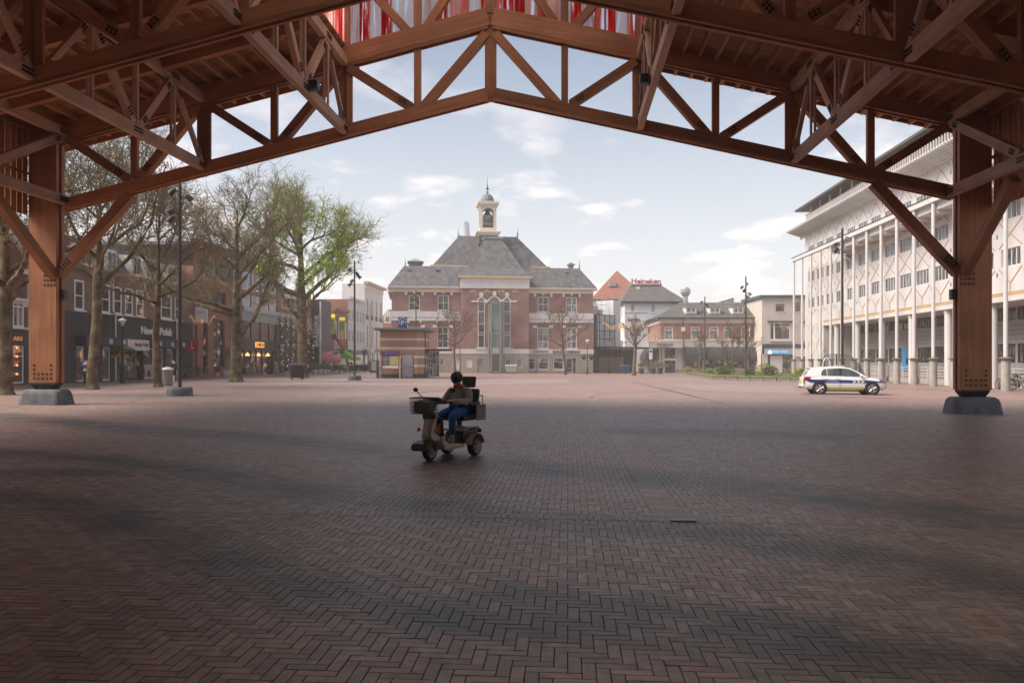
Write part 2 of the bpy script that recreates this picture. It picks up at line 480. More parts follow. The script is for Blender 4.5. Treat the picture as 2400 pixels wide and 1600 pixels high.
def paving_material(name, near):
    m = _new(name); t = m.node_tree; N = t.nodes; L = t.links
    o = N.new('ShaderNodeOutputMaterial'); b = N.new('ShaderNodeBsdfPrincipled'); L.new(b.outputs[0], o.inputs[0])
    b.inputs['Specular IOR Level'].default_value = 0.5
    geo = N.new('ShaderNodeNewGeometry')
    n1 = N.new('ShaderNodeTexNoise'); n1.inputs['Scale'].default_value = 0.09; n1.inputs['Detail'].default_value = 5
    mp1 = N.new('ShaderNodeMapping'); mp1.inputs['Scale'].default_value = (0.55, 1.5, 1); mp1.inputs['Location'].default_value = (4, 9, 0)
    L.new(geo.outputs['Position'], mp1.inputs[0]); L.new(mp1.outputs[0], n1.inputs['Vector'])
    r1 = N.new('ShaderNodeValToRGB'); r1.color_ramp.elements[0].position = 0.38; r1.color_ramp.elements[1].position = 0.62
    r1.color_ramp.elements[0].color = (0.25, 0.188, 0.162, 1); r1.color_ramp.elements[1].color = (0.322, 0.205, 0.168, 1)
    L.new(n1.outputs['Fac'], r1.inputs[0])
    n2 = N.new('ShaderNodeTexNoise'); n2.inputs['Scale'].default_value = 9.0 if near else 1.6; n2.inputs['Detail'].default_value = 7; n2.inputs['Roughness'].default_value = 0.65
    L.new(geo.outputs['Position'], n2.inputs['Vector'])
    mr = N.new('ShaderNodeMapRange'); mr.inputs['From Min'].default_value = 0.3; mr.inputs['From Max'].default_value = 0.7
    mr.inputs['To Min'].default_value = 0.70; mr.inputs['To Max'].default_value = 1.28
    L.new(n2.outputs['Fac'], mr.inputs['Value'])
    hs = N.new('ShaderNodeHueSaturation'); L.new(r1.outputs[0], hs.inputs['Color']); L.new(mr.outputs[0], hs.inputs['Value'])
    col = hs.outputs[0]
    if near:
        at = N.new('ShaderNodeAttribute'); at.attribute_name = 'rnd'
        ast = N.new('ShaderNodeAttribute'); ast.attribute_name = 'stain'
        mv = N.new('ShaderNodeMapRange'); mv.inputs['To Min'].default_value = 0.76; mv.inputs['To Max'].default_value = 1.22
        L.new(at.outputs['Fac'], mv.inputs['Value'])
        sv = N.new('ShaderNodeMapRange'); sv.inputs['To Min'].default_value = 0.75; sv.inputs['To Max'].default_value = 1.12
        fr = N.new('ShaderNodeMath'); fr.operation = 'MULTIPLY'; fr.inputs[1].default_value = 7.31
        fr2 = N.new('ShaderNodeMath'); fr2.operation = 'FRACT'
        L.new(at.outputs['Fac'], fr.inputs[0]); L.new(fr.outputs[0], fr2.inputs[0]); L.new(fr2.outputs[0], sv.inputs['Value'])
        h2 = N.new('ShaderNodeHueSaturation'); L.new(col, h2.inputs['Color']); L.new(mv.outputs[0], h2.inputs['Value']); L.new(sv.outputs[0], h2.inputs['Saturation'])
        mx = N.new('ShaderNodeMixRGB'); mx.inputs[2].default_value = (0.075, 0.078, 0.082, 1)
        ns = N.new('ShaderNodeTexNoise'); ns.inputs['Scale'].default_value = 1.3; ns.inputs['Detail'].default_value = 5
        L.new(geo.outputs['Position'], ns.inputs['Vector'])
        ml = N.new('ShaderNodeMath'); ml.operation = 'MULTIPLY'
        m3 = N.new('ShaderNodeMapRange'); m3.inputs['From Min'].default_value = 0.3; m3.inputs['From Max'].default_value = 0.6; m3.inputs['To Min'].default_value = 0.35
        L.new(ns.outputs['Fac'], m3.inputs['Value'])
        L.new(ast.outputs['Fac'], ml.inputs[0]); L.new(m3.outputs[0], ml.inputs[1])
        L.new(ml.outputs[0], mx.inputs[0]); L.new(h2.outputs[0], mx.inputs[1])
        # pale lime bloom and grit on some bricks
        n4 = N.new('ShaderNodeTexNoise'); n4.inputs['Scale'].default_value = 22; n4.inputs['Detail'].default_value = 6; n4.inputs['Roughness'].default_value = 0.7
        L.new(geo.outputs['Position'], n4.inputs['Vector'])
        r4 = N.new('ShaderNodeValToRGB'); r4.color_ramp.elements[0].position = 0.62; r4.color_ramp.elements[1].position = 0.74
        r4.color_ramp.elements[0].color = (0, 0, 0, 1); r4.color_ramp.elements[1].color = (0.55, 0.55, 0.55, 1)
        L.new(n4.outputs['Fac'], r4.inputs[0])
        m4 = N.new('ShaderNodeMixRGB'); m4.inputs[2].default_value = (0.42, 0.38, 0.36, 1)
        L.new(r4.outputs[0], m4.inputs[0]); L.new(mx.outputs[0], m4.inputs[1])
        col = m4.outputs[0]
        rr = N.new('ShaderNodeMapRange'); rr.inputs['To Min'].default_value = 0.58; rr.inputs['To Max'].default_value = 0.36
        L.new(n2.outputs['Fac'], rr.inputs['Value']); L.new(rr.outputs[0], b.inputs['Roughness'])
        bp = N.new('ShaderNodeBump'); bp.inputs['Strength'].default_value = 0.35; bp.inputs['Distance'].default_value = 0.004
        nb = N.new('ShaderNodeTexNoise'); nb.inputs['Scale'].default_value = 60; nb.inputs['Detail'].default_value = 5
        L.new(geo.outputs['Position'], nb.inputs['Vector']); L.new(nb.outputs['Fac'], bp.inputs['Height']); L.new(bp.outputs[0], b.inputs['Normal'])
    else:
        b.inputs['Roughness'].default_value = 0.5
        # faint coursing of pieces that are too far away to pick apart
        mpb = N.new('ShaderNodeMapping'); mpb.inputs['Rotation'].default_value = (0, 0, AX)
        L.new(geo.outputs['Position'], mpb.inputs[0])
        br = N.new('ShaderNodeTexBrick'); br.inputs['Scale'].default_value = 1
        br.inputs['Brick Width'].default_value = 0.5; br.inputs['Row Height'].default_value = 0.33; br.inputs['Mortar Size'].default_value = 0.02
        br.inputs['Color1'].default_value = (1, 1, 1, 1); br.inputs['Color2'].default_value = (0.82, 0.82, 0.82, 1); br.inputs['Mortar'].default_value = (0.6, 0.6, 0.6, 1)
        L.new(mpb.outputs[0], br.inputs['Vector'])
        mm = N.new('ShaderNodeMixRGB'); mm.blend_type = 'MULTIPLY'; mm.inputs[0].default_value = 0.55
        L.new(col, mm.inputs[1]); L.new(br.outputs['Color'], mm.inputs[2])
        col = mm.outputs[0]
    L.new(col, b.inputs['Base Color'])
    MATS[name] = m
    return m
M_PAVE = paving_material('far paving', False)
M_BRICK = paving_material('paving brick', True)
M_JOINT = mat('joint sand', (0.035, 0.028, 0.024), 0.95, (0.07, 0.058, 0.05), 14)

mb = MB()
xs = [-800, -45, 45, 800]
for i in range(3):
    a, b2 = xs[i], xs[i + 1]
    mb.quad((a, -150, gz(a) - .02), (b2, -150, gz(b2) - .02), (b2, 1400, gz(b2) - .02), (a, 1400, gz(a) - .02))
ground = tag(mb.build('ground', M_PAVE), 'brick paved market square reaching to the buildings', kind='structure')

# ---- herringbone bricks
BW, BL, JT = 0.077, 0.231, 0.0055
YN, YF = 2.2, 38.0
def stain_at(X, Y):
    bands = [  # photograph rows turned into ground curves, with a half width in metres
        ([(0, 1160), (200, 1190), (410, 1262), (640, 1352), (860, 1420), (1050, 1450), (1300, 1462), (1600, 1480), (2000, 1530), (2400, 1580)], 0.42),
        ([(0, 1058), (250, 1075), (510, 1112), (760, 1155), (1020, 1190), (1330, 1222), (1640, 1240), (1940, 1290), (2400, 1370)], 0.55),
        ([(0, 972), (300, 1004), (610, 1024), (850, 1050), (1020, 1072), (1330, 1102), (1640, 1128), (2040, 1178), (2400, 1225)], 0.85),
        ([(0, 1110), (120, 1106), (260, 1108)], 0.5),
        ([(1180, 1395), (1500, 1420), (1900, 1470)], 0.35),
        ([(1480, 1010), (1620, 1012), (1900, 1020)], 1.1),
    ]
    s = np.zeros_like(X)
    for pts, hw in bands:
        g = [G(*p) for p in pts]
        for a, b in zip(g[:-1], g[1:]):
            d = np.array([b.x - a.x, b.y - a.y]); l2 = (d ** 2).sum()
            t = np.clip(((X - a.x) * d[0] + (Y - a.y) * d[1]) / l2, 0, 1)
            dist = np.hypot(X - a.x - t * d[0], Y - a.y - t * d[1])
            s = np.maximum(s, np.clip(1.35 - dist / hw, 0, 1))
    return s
def herringbone():
    W_, L_ = BW, BL
    n = int(YF * 1.6 / W_)
    i = np.arange(-n, n); j = np.arange(-int(n / 3), int(n / 3))
    I, J = np.meshgrid(i, j)
    px = (I + 3 * J).ravel() * W_; py = (-I + 3 * J).ravel() * W_
    # horizontal bricks at p: [0,3]x[0,-1]; upright bricks: [3,4] x [-1, 2]
    c = np.concatenate([np.stack([px + 1.5 * W_, py - .5 * W_], 1), np.stack([px + 3.5 * W_, py + .5 * W_], 1)])
    hz_ = np.concatenate([np.ones(len(px), bool), np.zeros(len(px), bool)])
    X = c[:, 0] * AXR.x + c[:, 1] * AXD.x; Y = c[:, 0] * AXR.y + c[:, 1] * AXD.y
    keep = (Y > YN) & (Y < YF) & (np.abs(X) < 0.665 * Y + 1.2)
    return c[keep], hz_[keep], X[keep], Y[keep]
bc, bh, bX, bY = herringbone()
# bands that interrupt the pattern: a lengthwise strip and a cross course
sl = G(1394, 960); sr = G(1418, 960)
su0 = sl.x * AXR.x + sl.y * AXR.y; su1 = su0 + 0.34
cv = G(1300, 1216); cv0 = cv.x * AXD.x + cv.y * AXD.y; cv1 = cv0 + 0.25
ex = np.where(bh, BL, BW) / 2; ey = np.where(bh, BW, BL) / 2
in_strip = (bc[:, 0] - ex > su0) & (bc[:, 0] + ex < su1) & (bc[:, 1] - ey > cv1)
in_cross = (bc[:, 1] - ey > cv0) & (bc[:, 1] + ey < cv1)
kp = ~(in_strip | in_cross)
bc, bh, bX, bY = bc[kp], bh[kp], bX[kp], bY[kp]
hx = np.where(bh, BL, BW) / 2 - JT / 2; hy = np.where(bh, BW, BL) / 2 - JT / 2
zt = RNG.normal(0, 0.0006, len(bc))
# strip bricks (laid across) and cross-course bricks (laid upright)
sv_ = np.arange(cv1 + BW / 2, YF - 1, BW)
cu_ = np.arange(-8, 9, BW)
c2 = np.concatenate([np.stack([np.full(len(sv_), (su0 + su1) / 2), sv_], 1), np.stack([cu_, np.full(len(cu_), (cv0 + cv1) / 2)], 1)])
h2x = np.concatenate([np.full(len(sv_), .17 - JT / 2), np.full(len(cu_), BW / 2 - JT / 2)])
h2y = np.concatenate([np.full(len(sv_), BW / 2 - JT / 2), np.full(len(cu_), .125 - JT / 2)])
X2 = c2[:, 0] * AXR.x + c2[:, 1] * AXD.x; Y2 = c2[:, 0] * AXR.y + c2[:, 1] * AXD.y
k2 = (np.abs(X2) < .665 * Y2 + 1.2)
bc = np.concatenate([bc, c2[k2]]); hx = np.concatenate([hx, h2x[k2]]); hy = np.concatenate([hy, h2y[k2]])
bX = np.concatenate([bX, X2[k2]]); bY = np.concatenate([bY, Y2[k2]]); zt = np.concatenate([zt, np.full(k2.sum(), .0025)])
NB = len(bc)
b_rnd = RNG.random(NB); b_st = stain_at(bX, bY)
b_tx = RNG.normal(0, 0.002, NB); b_ty = RNG.normal(0, 0.002, NB)
def brick_verts(idx, cham):
    """corner rings of the given bricks in world space: bottom, rim and (chamfered) top"""
    n = len(idx); sx = np.array([-1, 1, 1, -1]); sy = np.array([-1, -1, 1, 1])
    ins = 0.002
    rings = [(-.02, 0.0), (-.0015, 0.0), (0.0, ins)] if cham else [(-.02, 0), (0.0, 0.0)]
    out = []
    for dz, q in rings:
        lx = sx[None] * (hx[idx] - q)[:, None]; ly = sy[None] * (hy[idx] - q)[:, None]
        u = bc[idx, 0][:, None] + lx; v = bc[idx, 1][:, None] + ly
        x = u * AXR.x + v * AXD.x; y = u * AXR.y + v * AXD.y
        z = np.clip(x, -45, 45) * TILT + zt[idx][:, None] + dz + lx * b_tx[idx][:, None] + ly * b_ty[idx][:, None]
        out.append(np.stack([x, y, z], 2))
    return np.concatenate(out, 1)
def brick_mesh(name, idx, cham):
    v = brick_verts(idx, cham); n, k = v.shape[:2]
    f = []
    for r in range(k // 4 - 1):
        for i in range(4):
            f.append((r * 4 + i, r * 4 + (i + 1) % 4, (r + 1) * 4 + (i + 1) % 4, (r + 1) * 4 + i))
    f.append((k - 4, k - 3, k - 2, k - 1)); f = np.array(f)
    F = (np.arange(n)[:, None, None] * k + f[None]).reshape(-1, 4)
    me = bpy.data.meshes.new(name)
    me.vertices.add(n * k); me.vertices.foreach_set('co', v.astype(np.float32).ravel())
    me.loops.add(len(F) * 4); me.loops.foreach_set('vertex_index', F.astype(np.int32).ravel())
    me.polygons.add(len(F)); me.polygons.foreach_set('loop_start', np.arange(0, len(F) * 4, 4, dtype=np.int32))
    me.polygons.foreach_set('use_smooth', np.zeros(len(F), bool))
    me.update(calc_edges=True)
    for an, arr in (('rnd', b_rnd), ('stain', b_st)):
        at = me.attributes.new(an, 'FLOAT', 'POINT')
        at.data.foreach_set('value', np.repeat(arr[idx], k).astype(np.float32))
    me.materials.append(M_BRICK)
    return me
vis = (np.abs(bX / bY * FPX) < 1200) & (HY + FPX * CH / bY < 1600)
order = np.argsort(np.where(vis, bY, 999))
own = order[:300]; rest = np.setdiff1d(np.arange(NB), own)
for q in own:
    link('brick', brick_mesh('brick', np.array([q]), True), ground)
near_i = rest[bY[rest] < 13]; far_i = rest[bY[rest] >= 13]
tag(link('brick_field', brick_mesh('brick_field', near_i, True), ground), kind='stuff')
tag(link('brick_field', brick_mesh('brick_field', far_i, False), ground), kind='stuff')
jb = MB()
jb.quad(*[(x, y, gz(x) - .011) for x, y in ((-2.8, 2.0), (2.8, 2.0), (26, YF), (-26, YF))])
jb.build('joint_sand', M_JOINT, ground)
# service cover and a long drain line further out
a = G(1567, 1219); 
mbc = MB(); 
M_COVER = mat('cover plate', (0.42, 0.40, 0.38), 0.6, (0.33, 0.32, 0.30), 20, bump=.2)
mbc.box(-.13, .13, -.07, .07, 0, .012)
link('cover_plate', mbc.mesh('cover_plate', M_COVER), ground, M=Matrix.Translation(Vector((a.x + .15, a.y, gz(a.x) + .002))) @ Matrix.Rotation(-AX, 4, 'Z'))
d0 = G(1482, 894); d1 = G(1700, 946)
dv = (d1 - d0).normalized(); dn = Vector((-dv.y, dv.x, 0)) * .045
mbd = MB(); mbd.quad(*[(p.x, p.y, gz(p.x) + .004) for p in (d0 - dn, d1 - dn, d1 + dn, d0 + dn)])
mbd.build('drain_line', mat('drain iron', (0.12, 0.10, 0.09), 0.6), ground)
d0 = G(1130, 905); d1 = G(780, 938)
dv = (d1 - d0).normalized(); dn = Vector((-dv.y, dv.x, 0)) * .05
mbd = MB(); mbd.quad(*[(p.x, p.y, gz(p.x) + .004) for p in (d0 - dn, d1 - dn, d1 + dn, d0 + dn)])
mbd.build('drain_line', MATS['drain iron'], ground)
# red brick carriageway patches that differ from the grey-brown field
M_RED = mat('red clay paving', (0.295, 0.188, 0.166), 0.65, (0.255, 0.175, 0.158), 1.2, (0.5, 1.6, 1), coords='Object', detail=7)
M_RED2 = mat('pale red clay paving', (0.312, 0.222, 0.20), 0.65, (0.27, 0.202, 0.186), 0.8, (0.5, 1.6, 1), detail=7)
def patch(name, pts, m, dz=-.012):
    MB().poly([(g.x, g.y, gz(g.x) + dz) for g in pts][::-1]).build(name, m, ground, fixn=False)
patch('red_paving', [G(1410, 897), G(1500, 895), G(1560, 916), G(1390, 922)], M_RED)
patch('red_paving', [G(0, 930), G(160, 914), G(420, 892), G(560, 884), G(640, 884), G(520, 893), G(330, 909), G(90, 932)], M_RED)
patch('red_paving', [G(1880, 905), G(2150, 913), G(2400, 925), G(2400, 940), G(2130, 934), G(1880, 925)], M_RED, -.010)
patch('pale_red_paving', [G(640, 891), G(1000, 886), G(1330, 886), G(1340, 897), G(1000, 905), G(640, 899)], M_RED2)
patch('pale_red_paving', [G(1560, 899), G(1860, 903), G(1870, 922), G(1640, 915)], M_RED2)

# fallen leaves and bits of grit
lr_ = np.random.default_rng(8); n = 90; ly = 5 + 26 * lr_.random(n) ** 1.3; lx = (lr_.random(n) - .5) * 1.15 * ly
lp = np.stack([lx, ly, np.array([gz(x) + .008 for x in lx])], 1); an = lr_.uniform(0, 6.28, n); sz_ = lr_.uniform(.012, .035, n)
a_ = np.stack([np.cos(an), np.sin(an), lr_.uniform(-.1, .3, n)], 1) * sz_[:, None]; b_ = np.stack([-np.sin(an), np.cos(an), lr_.uniform(-.1, .2, n)], 1) * (sz_ * .6)[:, None]
lv = MB()
for p, a, b in zip(lp, a_, b_): lv.add([p - a, p + b, p + a, p - b], [(0, 1, 2, 3)])
tag(lv.build('fallen_leaves', mat('dry leaf', (.20, .15, .09), .8, (.55, .52, .48), 9), ground), kind='stuff')
# ================================================================ timber market hall
def wood(name, c1, c2, rand=0.22):
    m = _new(name); t = m.node_tree; N = t.nodes; L = t.links
    o = N.new('ShaderNodeOutputMaterial'); b = N.new('ShaderNodeBsdfPrincipled'); L.new(b.outputs[0], o.inputs[0])
    b.inputs['Roughness'].default_value = 0.62; b.inputs['Specular IOR Level'].default_value = 0.3
    tcn = N.new('ShaderNodeTexCoord'); oi = N.new('ShaderNodeObjectInfo')
    mu = N.new('ShaderNodeMath'); mu.operation = 'MULTIPLY'; mu.inputs[1].default_value = 53.0; L.new(oi.outputs['Random'], mu.inputs[0])
    av = N.new('ShaderNodeVectorMath'); av.operation = 'ADD'; L.new(tcn.outputs['Object'], av.inputs[0]); L.new(mu.outputs[0], av.inputs[1])
    mpn = N.new('ShaderNodeMapping'); mpn.inputs['Scale'].default_value = (0.12, 2.2, 2.2); L.new(av.outputs[0], mpn.inputs[0])
    nz = N.new('ShaderNodeTexNoise'); nz.inputs['Scale'].default_value = 4.0; nz.inputs['Detail'].default_value = 8; nz.inputs['Roughness'].default_value = 0.65
    L.new(mpn.outputs[0], nz.inputs['Vector'])
    rp = N.new('ShaderNodeValToRGB'); rp.color_ramp.elements[0].position = 0.3; rp.color_ramp.elements[1].position = 0.7
    rp.color_ramp.elements[0].color = (*c1, 1); rp.color_ramp.elements[1].color = (*c2, 1); L.new(nz.outputs['Fac'], rp.inputs[0])
    n2 = N.new('ShaderNodeTexNoise'); n2.inputs['Scale'].default_value = 0.8; n2.inputs['Detail'].default_value = 4; L.new(av.outputs[0], n2.inputs['Vector'])
    ma = N.new('ShaderNodeMath'); ma.operation = 'ADD'
    mr = N.new('ShaderNodeMapRange'); mr.inputs['To Min'].default_value = 1 - rand; mr.inputs['To Max'].default_value = 1 + rand; L.new(oi.outputs['Random'], mr.inputs['Value'])
    m2 = N.new('ShaderNodeMapRange'); m2.inputs['From Min'].default_value = .3; m2.inputs['From Max'].default_value = .7; m2.inputs['To Min'].default_value = -.22; m2.inputs['To Max'].default_value = .16; L.new(n2.outputs['Fac'], m2.inputs['Value'])
    L.new(mr.outputs[0], ma.inputs[0]); L.new(m2.outputs[0], ma.inputs[1])
    hs = N.new('ShaderNodeHueSaturation'); L.new(ma.outputs[0], hs.inputs['Value']); L.new(rp.outputs[0], hs.inputs['Color']); L.new(hs.outputs[0], b.inputs['Base Color'])
    bp = N.new('ShaderNodeBump'); bp.inputs['Strength'].default_value = 0.25; bp.inputs['Distance'].default_value = 0.01
    L.new(nz.outputs['Fac'], bp.inputs['Height']); L.new(bp.outputs[0], b.inputs['Normal'])
    MATS[name] = m; return m
M_WOOD = wood('larch', (0.30, 0.115, 0.05), (0.46, 0.205, 0.10))
M_WOODP = wood('pale larch', (0.42, 0.235, 0.16), (0.56, 0.35, 0.25))
M_DECK = wood('deck board', (0.34, 0.145, 0.06), (0.48, 0.23, 0.11), 0.3)
M_STEEL = mat('dark steel', (0.03, 0.03, 0.033), 0.5, metal=0.5)
M_CONC = mat('cast plinth', (0.085, 0.092, 0.105), 0.8, (0.175, 0.18, 0.19), 2.2, bump=.35, bscale=25, detail=9)

PO = Vector((-.75, 28.07, 0))
pav = thing('market_pavilion', 'large brown timber market hall roof on four-sided wooden columns', 'pavilion',
            M=Matrix.Translation(PO) @ Matrix.Rotation(-AX, 4, 'Z'))
# local frame: x = along the trusses, y = away from the viewer, z = up (the whole hall follows the fall of the square)
def pz(x): return gz(PO.x + x)
NU = 15.6; PAN = 2.6; BAY = 9.2; SL = 0.232
def zb(u): return 11.05 - SL * abs(u) + pz(u)          # centre of the bottom chord
def zt_(u): return zb(u) + 2.55                        # centre of the top chord
def bolts(parent_obj, pts, nrm, r=.028):
    mbx = MB(); n = Vector(nrm)
    for p in pts: mbx.tube(Vector(p), Vector(p) + n * .03, r, r, 6)
    return mbx
def bolt_plate(beam_o, center, along, across, nrm, na=3, nb=2, sa=.11, sb=.09):
    """a group of bolt heads on the face of a timber; given in hall space, parented to that timber"""
    al = Vector(along).normalized(); ac = Vector(across).normalized(); n = Vector(nrm).normalized()
    mbx = MB(); inv = beam_o.matrix_basis.inverted()
    for i in range(na):
        for j in range(nb):
            p = Vector(center) + al * (i - (na - 1) / 2) * sa + ac * (j - (nb - 1) / 2) * sb
            mbx.tube(inv @ p, inv @ (p + n * .03), .037, .037, 6)
    tag(mbx.build('bolt_heads', M_STEEL, beam_o), kind='stuff')
def B(name, p0, p1, w, h, m=None, up=(0, 0, 1)):
    return beam(name, p0, p1, w, h, m or M_WOOD, pav, up)

def truss(y, full=True):
    for s in (-1, 1):
        # bottom chord: upper solid piece and two lower laths with a gap
        a = (s * (NU + .15), y, zb(NU)); b = (0, y, zb(0))
        dz = Vector((0, 0, 1))
        B('bottom_chord', (s * (NU + .1), y, zb(NU) + .06), (s * .09, y, zb(.0) + .06 - SL * .09), .34, .34)
        for k in (-1, 1):
            B('chord_lath', (s * (NU + .1), y + k * .12, zb(NU) - .165), (s * .09, y + k * .12, zb(0) - .165 - SL * .09), .09, .10)
        # top chord
        o = B('top_chord', (s * (NU + 2.3), y, zt_(NU + 2.3) + .17), (s * .09, y, zt_(0) + .17 - SL * .09), .36, .62)
        for k in (-1, 1):
            B('chord_lath', (s * (NU + 2.2), y + k * .13, zt_(NU + 2.2) - .21), (s * .09, y + k * .13, zt_(0) - .21 - SL * .09), .09, .10)
        for i in (1, 3, 5):      # single posts
            u = s * (NU - PAN * i)
            B('post', (u, y, zb(u) + .2), (u, y, zt_(u) - .28), .17, .24, up=(1, 0, 0))
        for i in (2, 4):         # doubled posts where the lengthwise trusses meet
            u = s * (NU - PAN * i)
            for k in (-1, 1):
                B('post', (u + k * .10, y, zb(u) + .2), (u + k * .10, y, zt_(u) - .28), .10, .30, up=(1, 0, 0))
        for i in (0, 2, 4):      # W-bracing
            ut = s * (NU - PAN * i)
            for ub in ([s * (NU - PAN * (i + 1))] + ([s * (NU - PAN * (i - 1))] if i else [])):
                d = 1 if abs(ub) < abs(ut) else -1
                o = B('diagonal', (ut - s * d * .12, y, zt_(ut) - .30), (ub + s * d * .22, y, zb(ub) + .20), .30, .30)
                bm_ = (Vector((ub, y - .15, zb(ub) + .2)) + (Vector((ut, y - .15, zt_(ut) - .3)) - Vector((ub, y - .15, zb(ub) + .2))) * .14); dr_ = Vector((ut - ub, 0, zt_(ut) - zb(ub) - .5))
                bolt_plate(o, bm_ + Vector((s * d * .16, 0, 0)), dr_, (-dr_.z, 0, dr_.x), (0, -1, 0), 3, 2)
        ut = 0.0; ub = s * (NU - PAN * 5)
        B('diagonal', (s * .16, y, zt_(0) - .42), (ub - s * .22, y, zb(ub) + .20), .30, .30)
        for i in range(13):
            u = s * (NU - 1.3 * i)
            if abs(u) > .3: pass
    B('king_post', (0, y, zb(0) - .24), (0, y, zt_(0) + .25), .18, .40, up=(1, 0, 0))

def column(s, y):
    x = s * 16.35; z0 = pz(x)
    top = zt_(NU) + .1
    # plinth
    def ring(h, hx_, hy_, r=.18):
        pts = []
        for qx, qy, a0 in ((1, 1, 0), (-1, 1, 90), (-1, -1, 180), (1, -1, 270)):
            for k in range(4):
                t = math.radians(a0 + 30 * k)
                pts.append((x + qx * (hx_ - r) + r * math.cos(t), y + qy * (hy_ - r) + r * math.sin(t), h))
        return pts
    rs = [ring(z0, .82, .52), ring(z0 + .40, .75, .46), ring(z0 + .50, .71, .42), ring(z0 + .56, .63, .34)]
    mbp = MB(); n = 16
    for r in rs: mbp.v.extend(r)
    for j in range(3):
        for i in range(n): mbp.f.append((j * n + i, j * n + (i + 1) % n, (j + 1) * n + (i + 1) % n, (j + 1) * n + i))
    mbp.f.append(tuple(range(3 * n, 4 * n)))
    mbp.build('plinth', M_CONC, pav)
    # steel shoe
    ms = MB()
    b0 = [(x - .34, y - .17, z0 + .56), (x + .34, y - .17, z0 + .56), (x + .34, y + .17, z0 + .56), (x - .34, y + .17, z0 + .56)]
    b1 = [(x - .46, y - .24, z0 + .74), (x + .46, y - .24, z0 + .74), (x + .46, y + .24, z0 + .74), (x - .46, y + .24, z0 + .74)]
    b2 = [(p[0], p[1], z0 + .80) for p in b1]
    ms.add(b0 + b1 + b2, [(0, 1, 5, 4), (1, 2, 6, 5), (2, 3, 7, 6), (3, 0, 4, 7), (4, 5, 9, 8), (5, 6, 10, 9), (6, 7, 11, 10), (7, 4, 8, 11), (8, 9, 10, 11)])
    ms.tube((x - .05, y - .235, z0 + .66), (x - .05, y - .215, z0 + .66), .05, .05, 8)
    ms.build('steel_shoe', M_STEEL, pav)
    # shaft: front and back leaves with a recessed core, as seen from the inside face
    zs = z0 + .80
    for k in (-1, 1):
        lf_ = B('column_leaf', (x, y + k * .155, zs), (x, y + k * .155, top), 1.04, .17, up=(0, 1, 0))
        if k < 0: front_leaf = lf_
    B('column_core', (x, y, zs + .01), (x, y, top - .01), .86, .13, up=(0, 1, 0))
    o = front_leaf
    inv = o.matrix_basis.inverted(); mbx = MB()
    yf = y - .24
    pts = [(x + (i - 2) * .16, yf, zs + .16 + j * .16) for i in range(5) for j in range(2)] + [(x + i * .32, yf, zs + .48 + j * .16) for i in (-1, 1) for j in range(2)]
    pts += [(x - s * .34 + i * .13 * -s - 0, yf, z0 + 4.35 + j * .17) for i in range(-2, 2) for j in range(4)]
    for p in pts:
        p = Vector(p); mbx.tube(inv @ p, inv @ (p + Vector((0, -.03, 0))), .036, .036, 8)
    tag(mbx.build('bolt_heads', M_STEEL, o), kind='stuff')
    # knee braces: one in the truss plane, one along the hall
    xi = x - s * .52
    kb = B('knee_brace', (xi + s * .05, y, z0 + 4.75), (s * (NU - PAN) + s * .1, y, zb(NU - PAN) - .22), .34, .34)
    kd_ = Vector((s * (NU - PAN) + s * .1 - xi, 0, zb(NU - PAN) - .22 - z0 - 4.75)); kp_ = Vector((xi + s * .05, y - .17, z0 + 4.75)) + kd_ * .12
    bolt_plate(kb, kp_, kd_, (-kd_.z, 0, kd_.x), (0, -1, 0), 4, 3, .12, .09)
    for d in ((-1,) if y > -1 else (-1, 1)):
        k2 = B('knee_brace', (xi + s * .17, y + d * .20, z0 + 4.75), (xi + s * .17, y + d * 3.2, zb(NU) - .22 + .0), .30, .32)
    # small floodlight box on the inner face
    MB().box(xi - s * .02, xi - s * .16, y - .02, y + .18, z0 + 3.85, z0 + 4.2).build('floodlight', mat('lamp box', (.05, .06, .055), .5), pav)

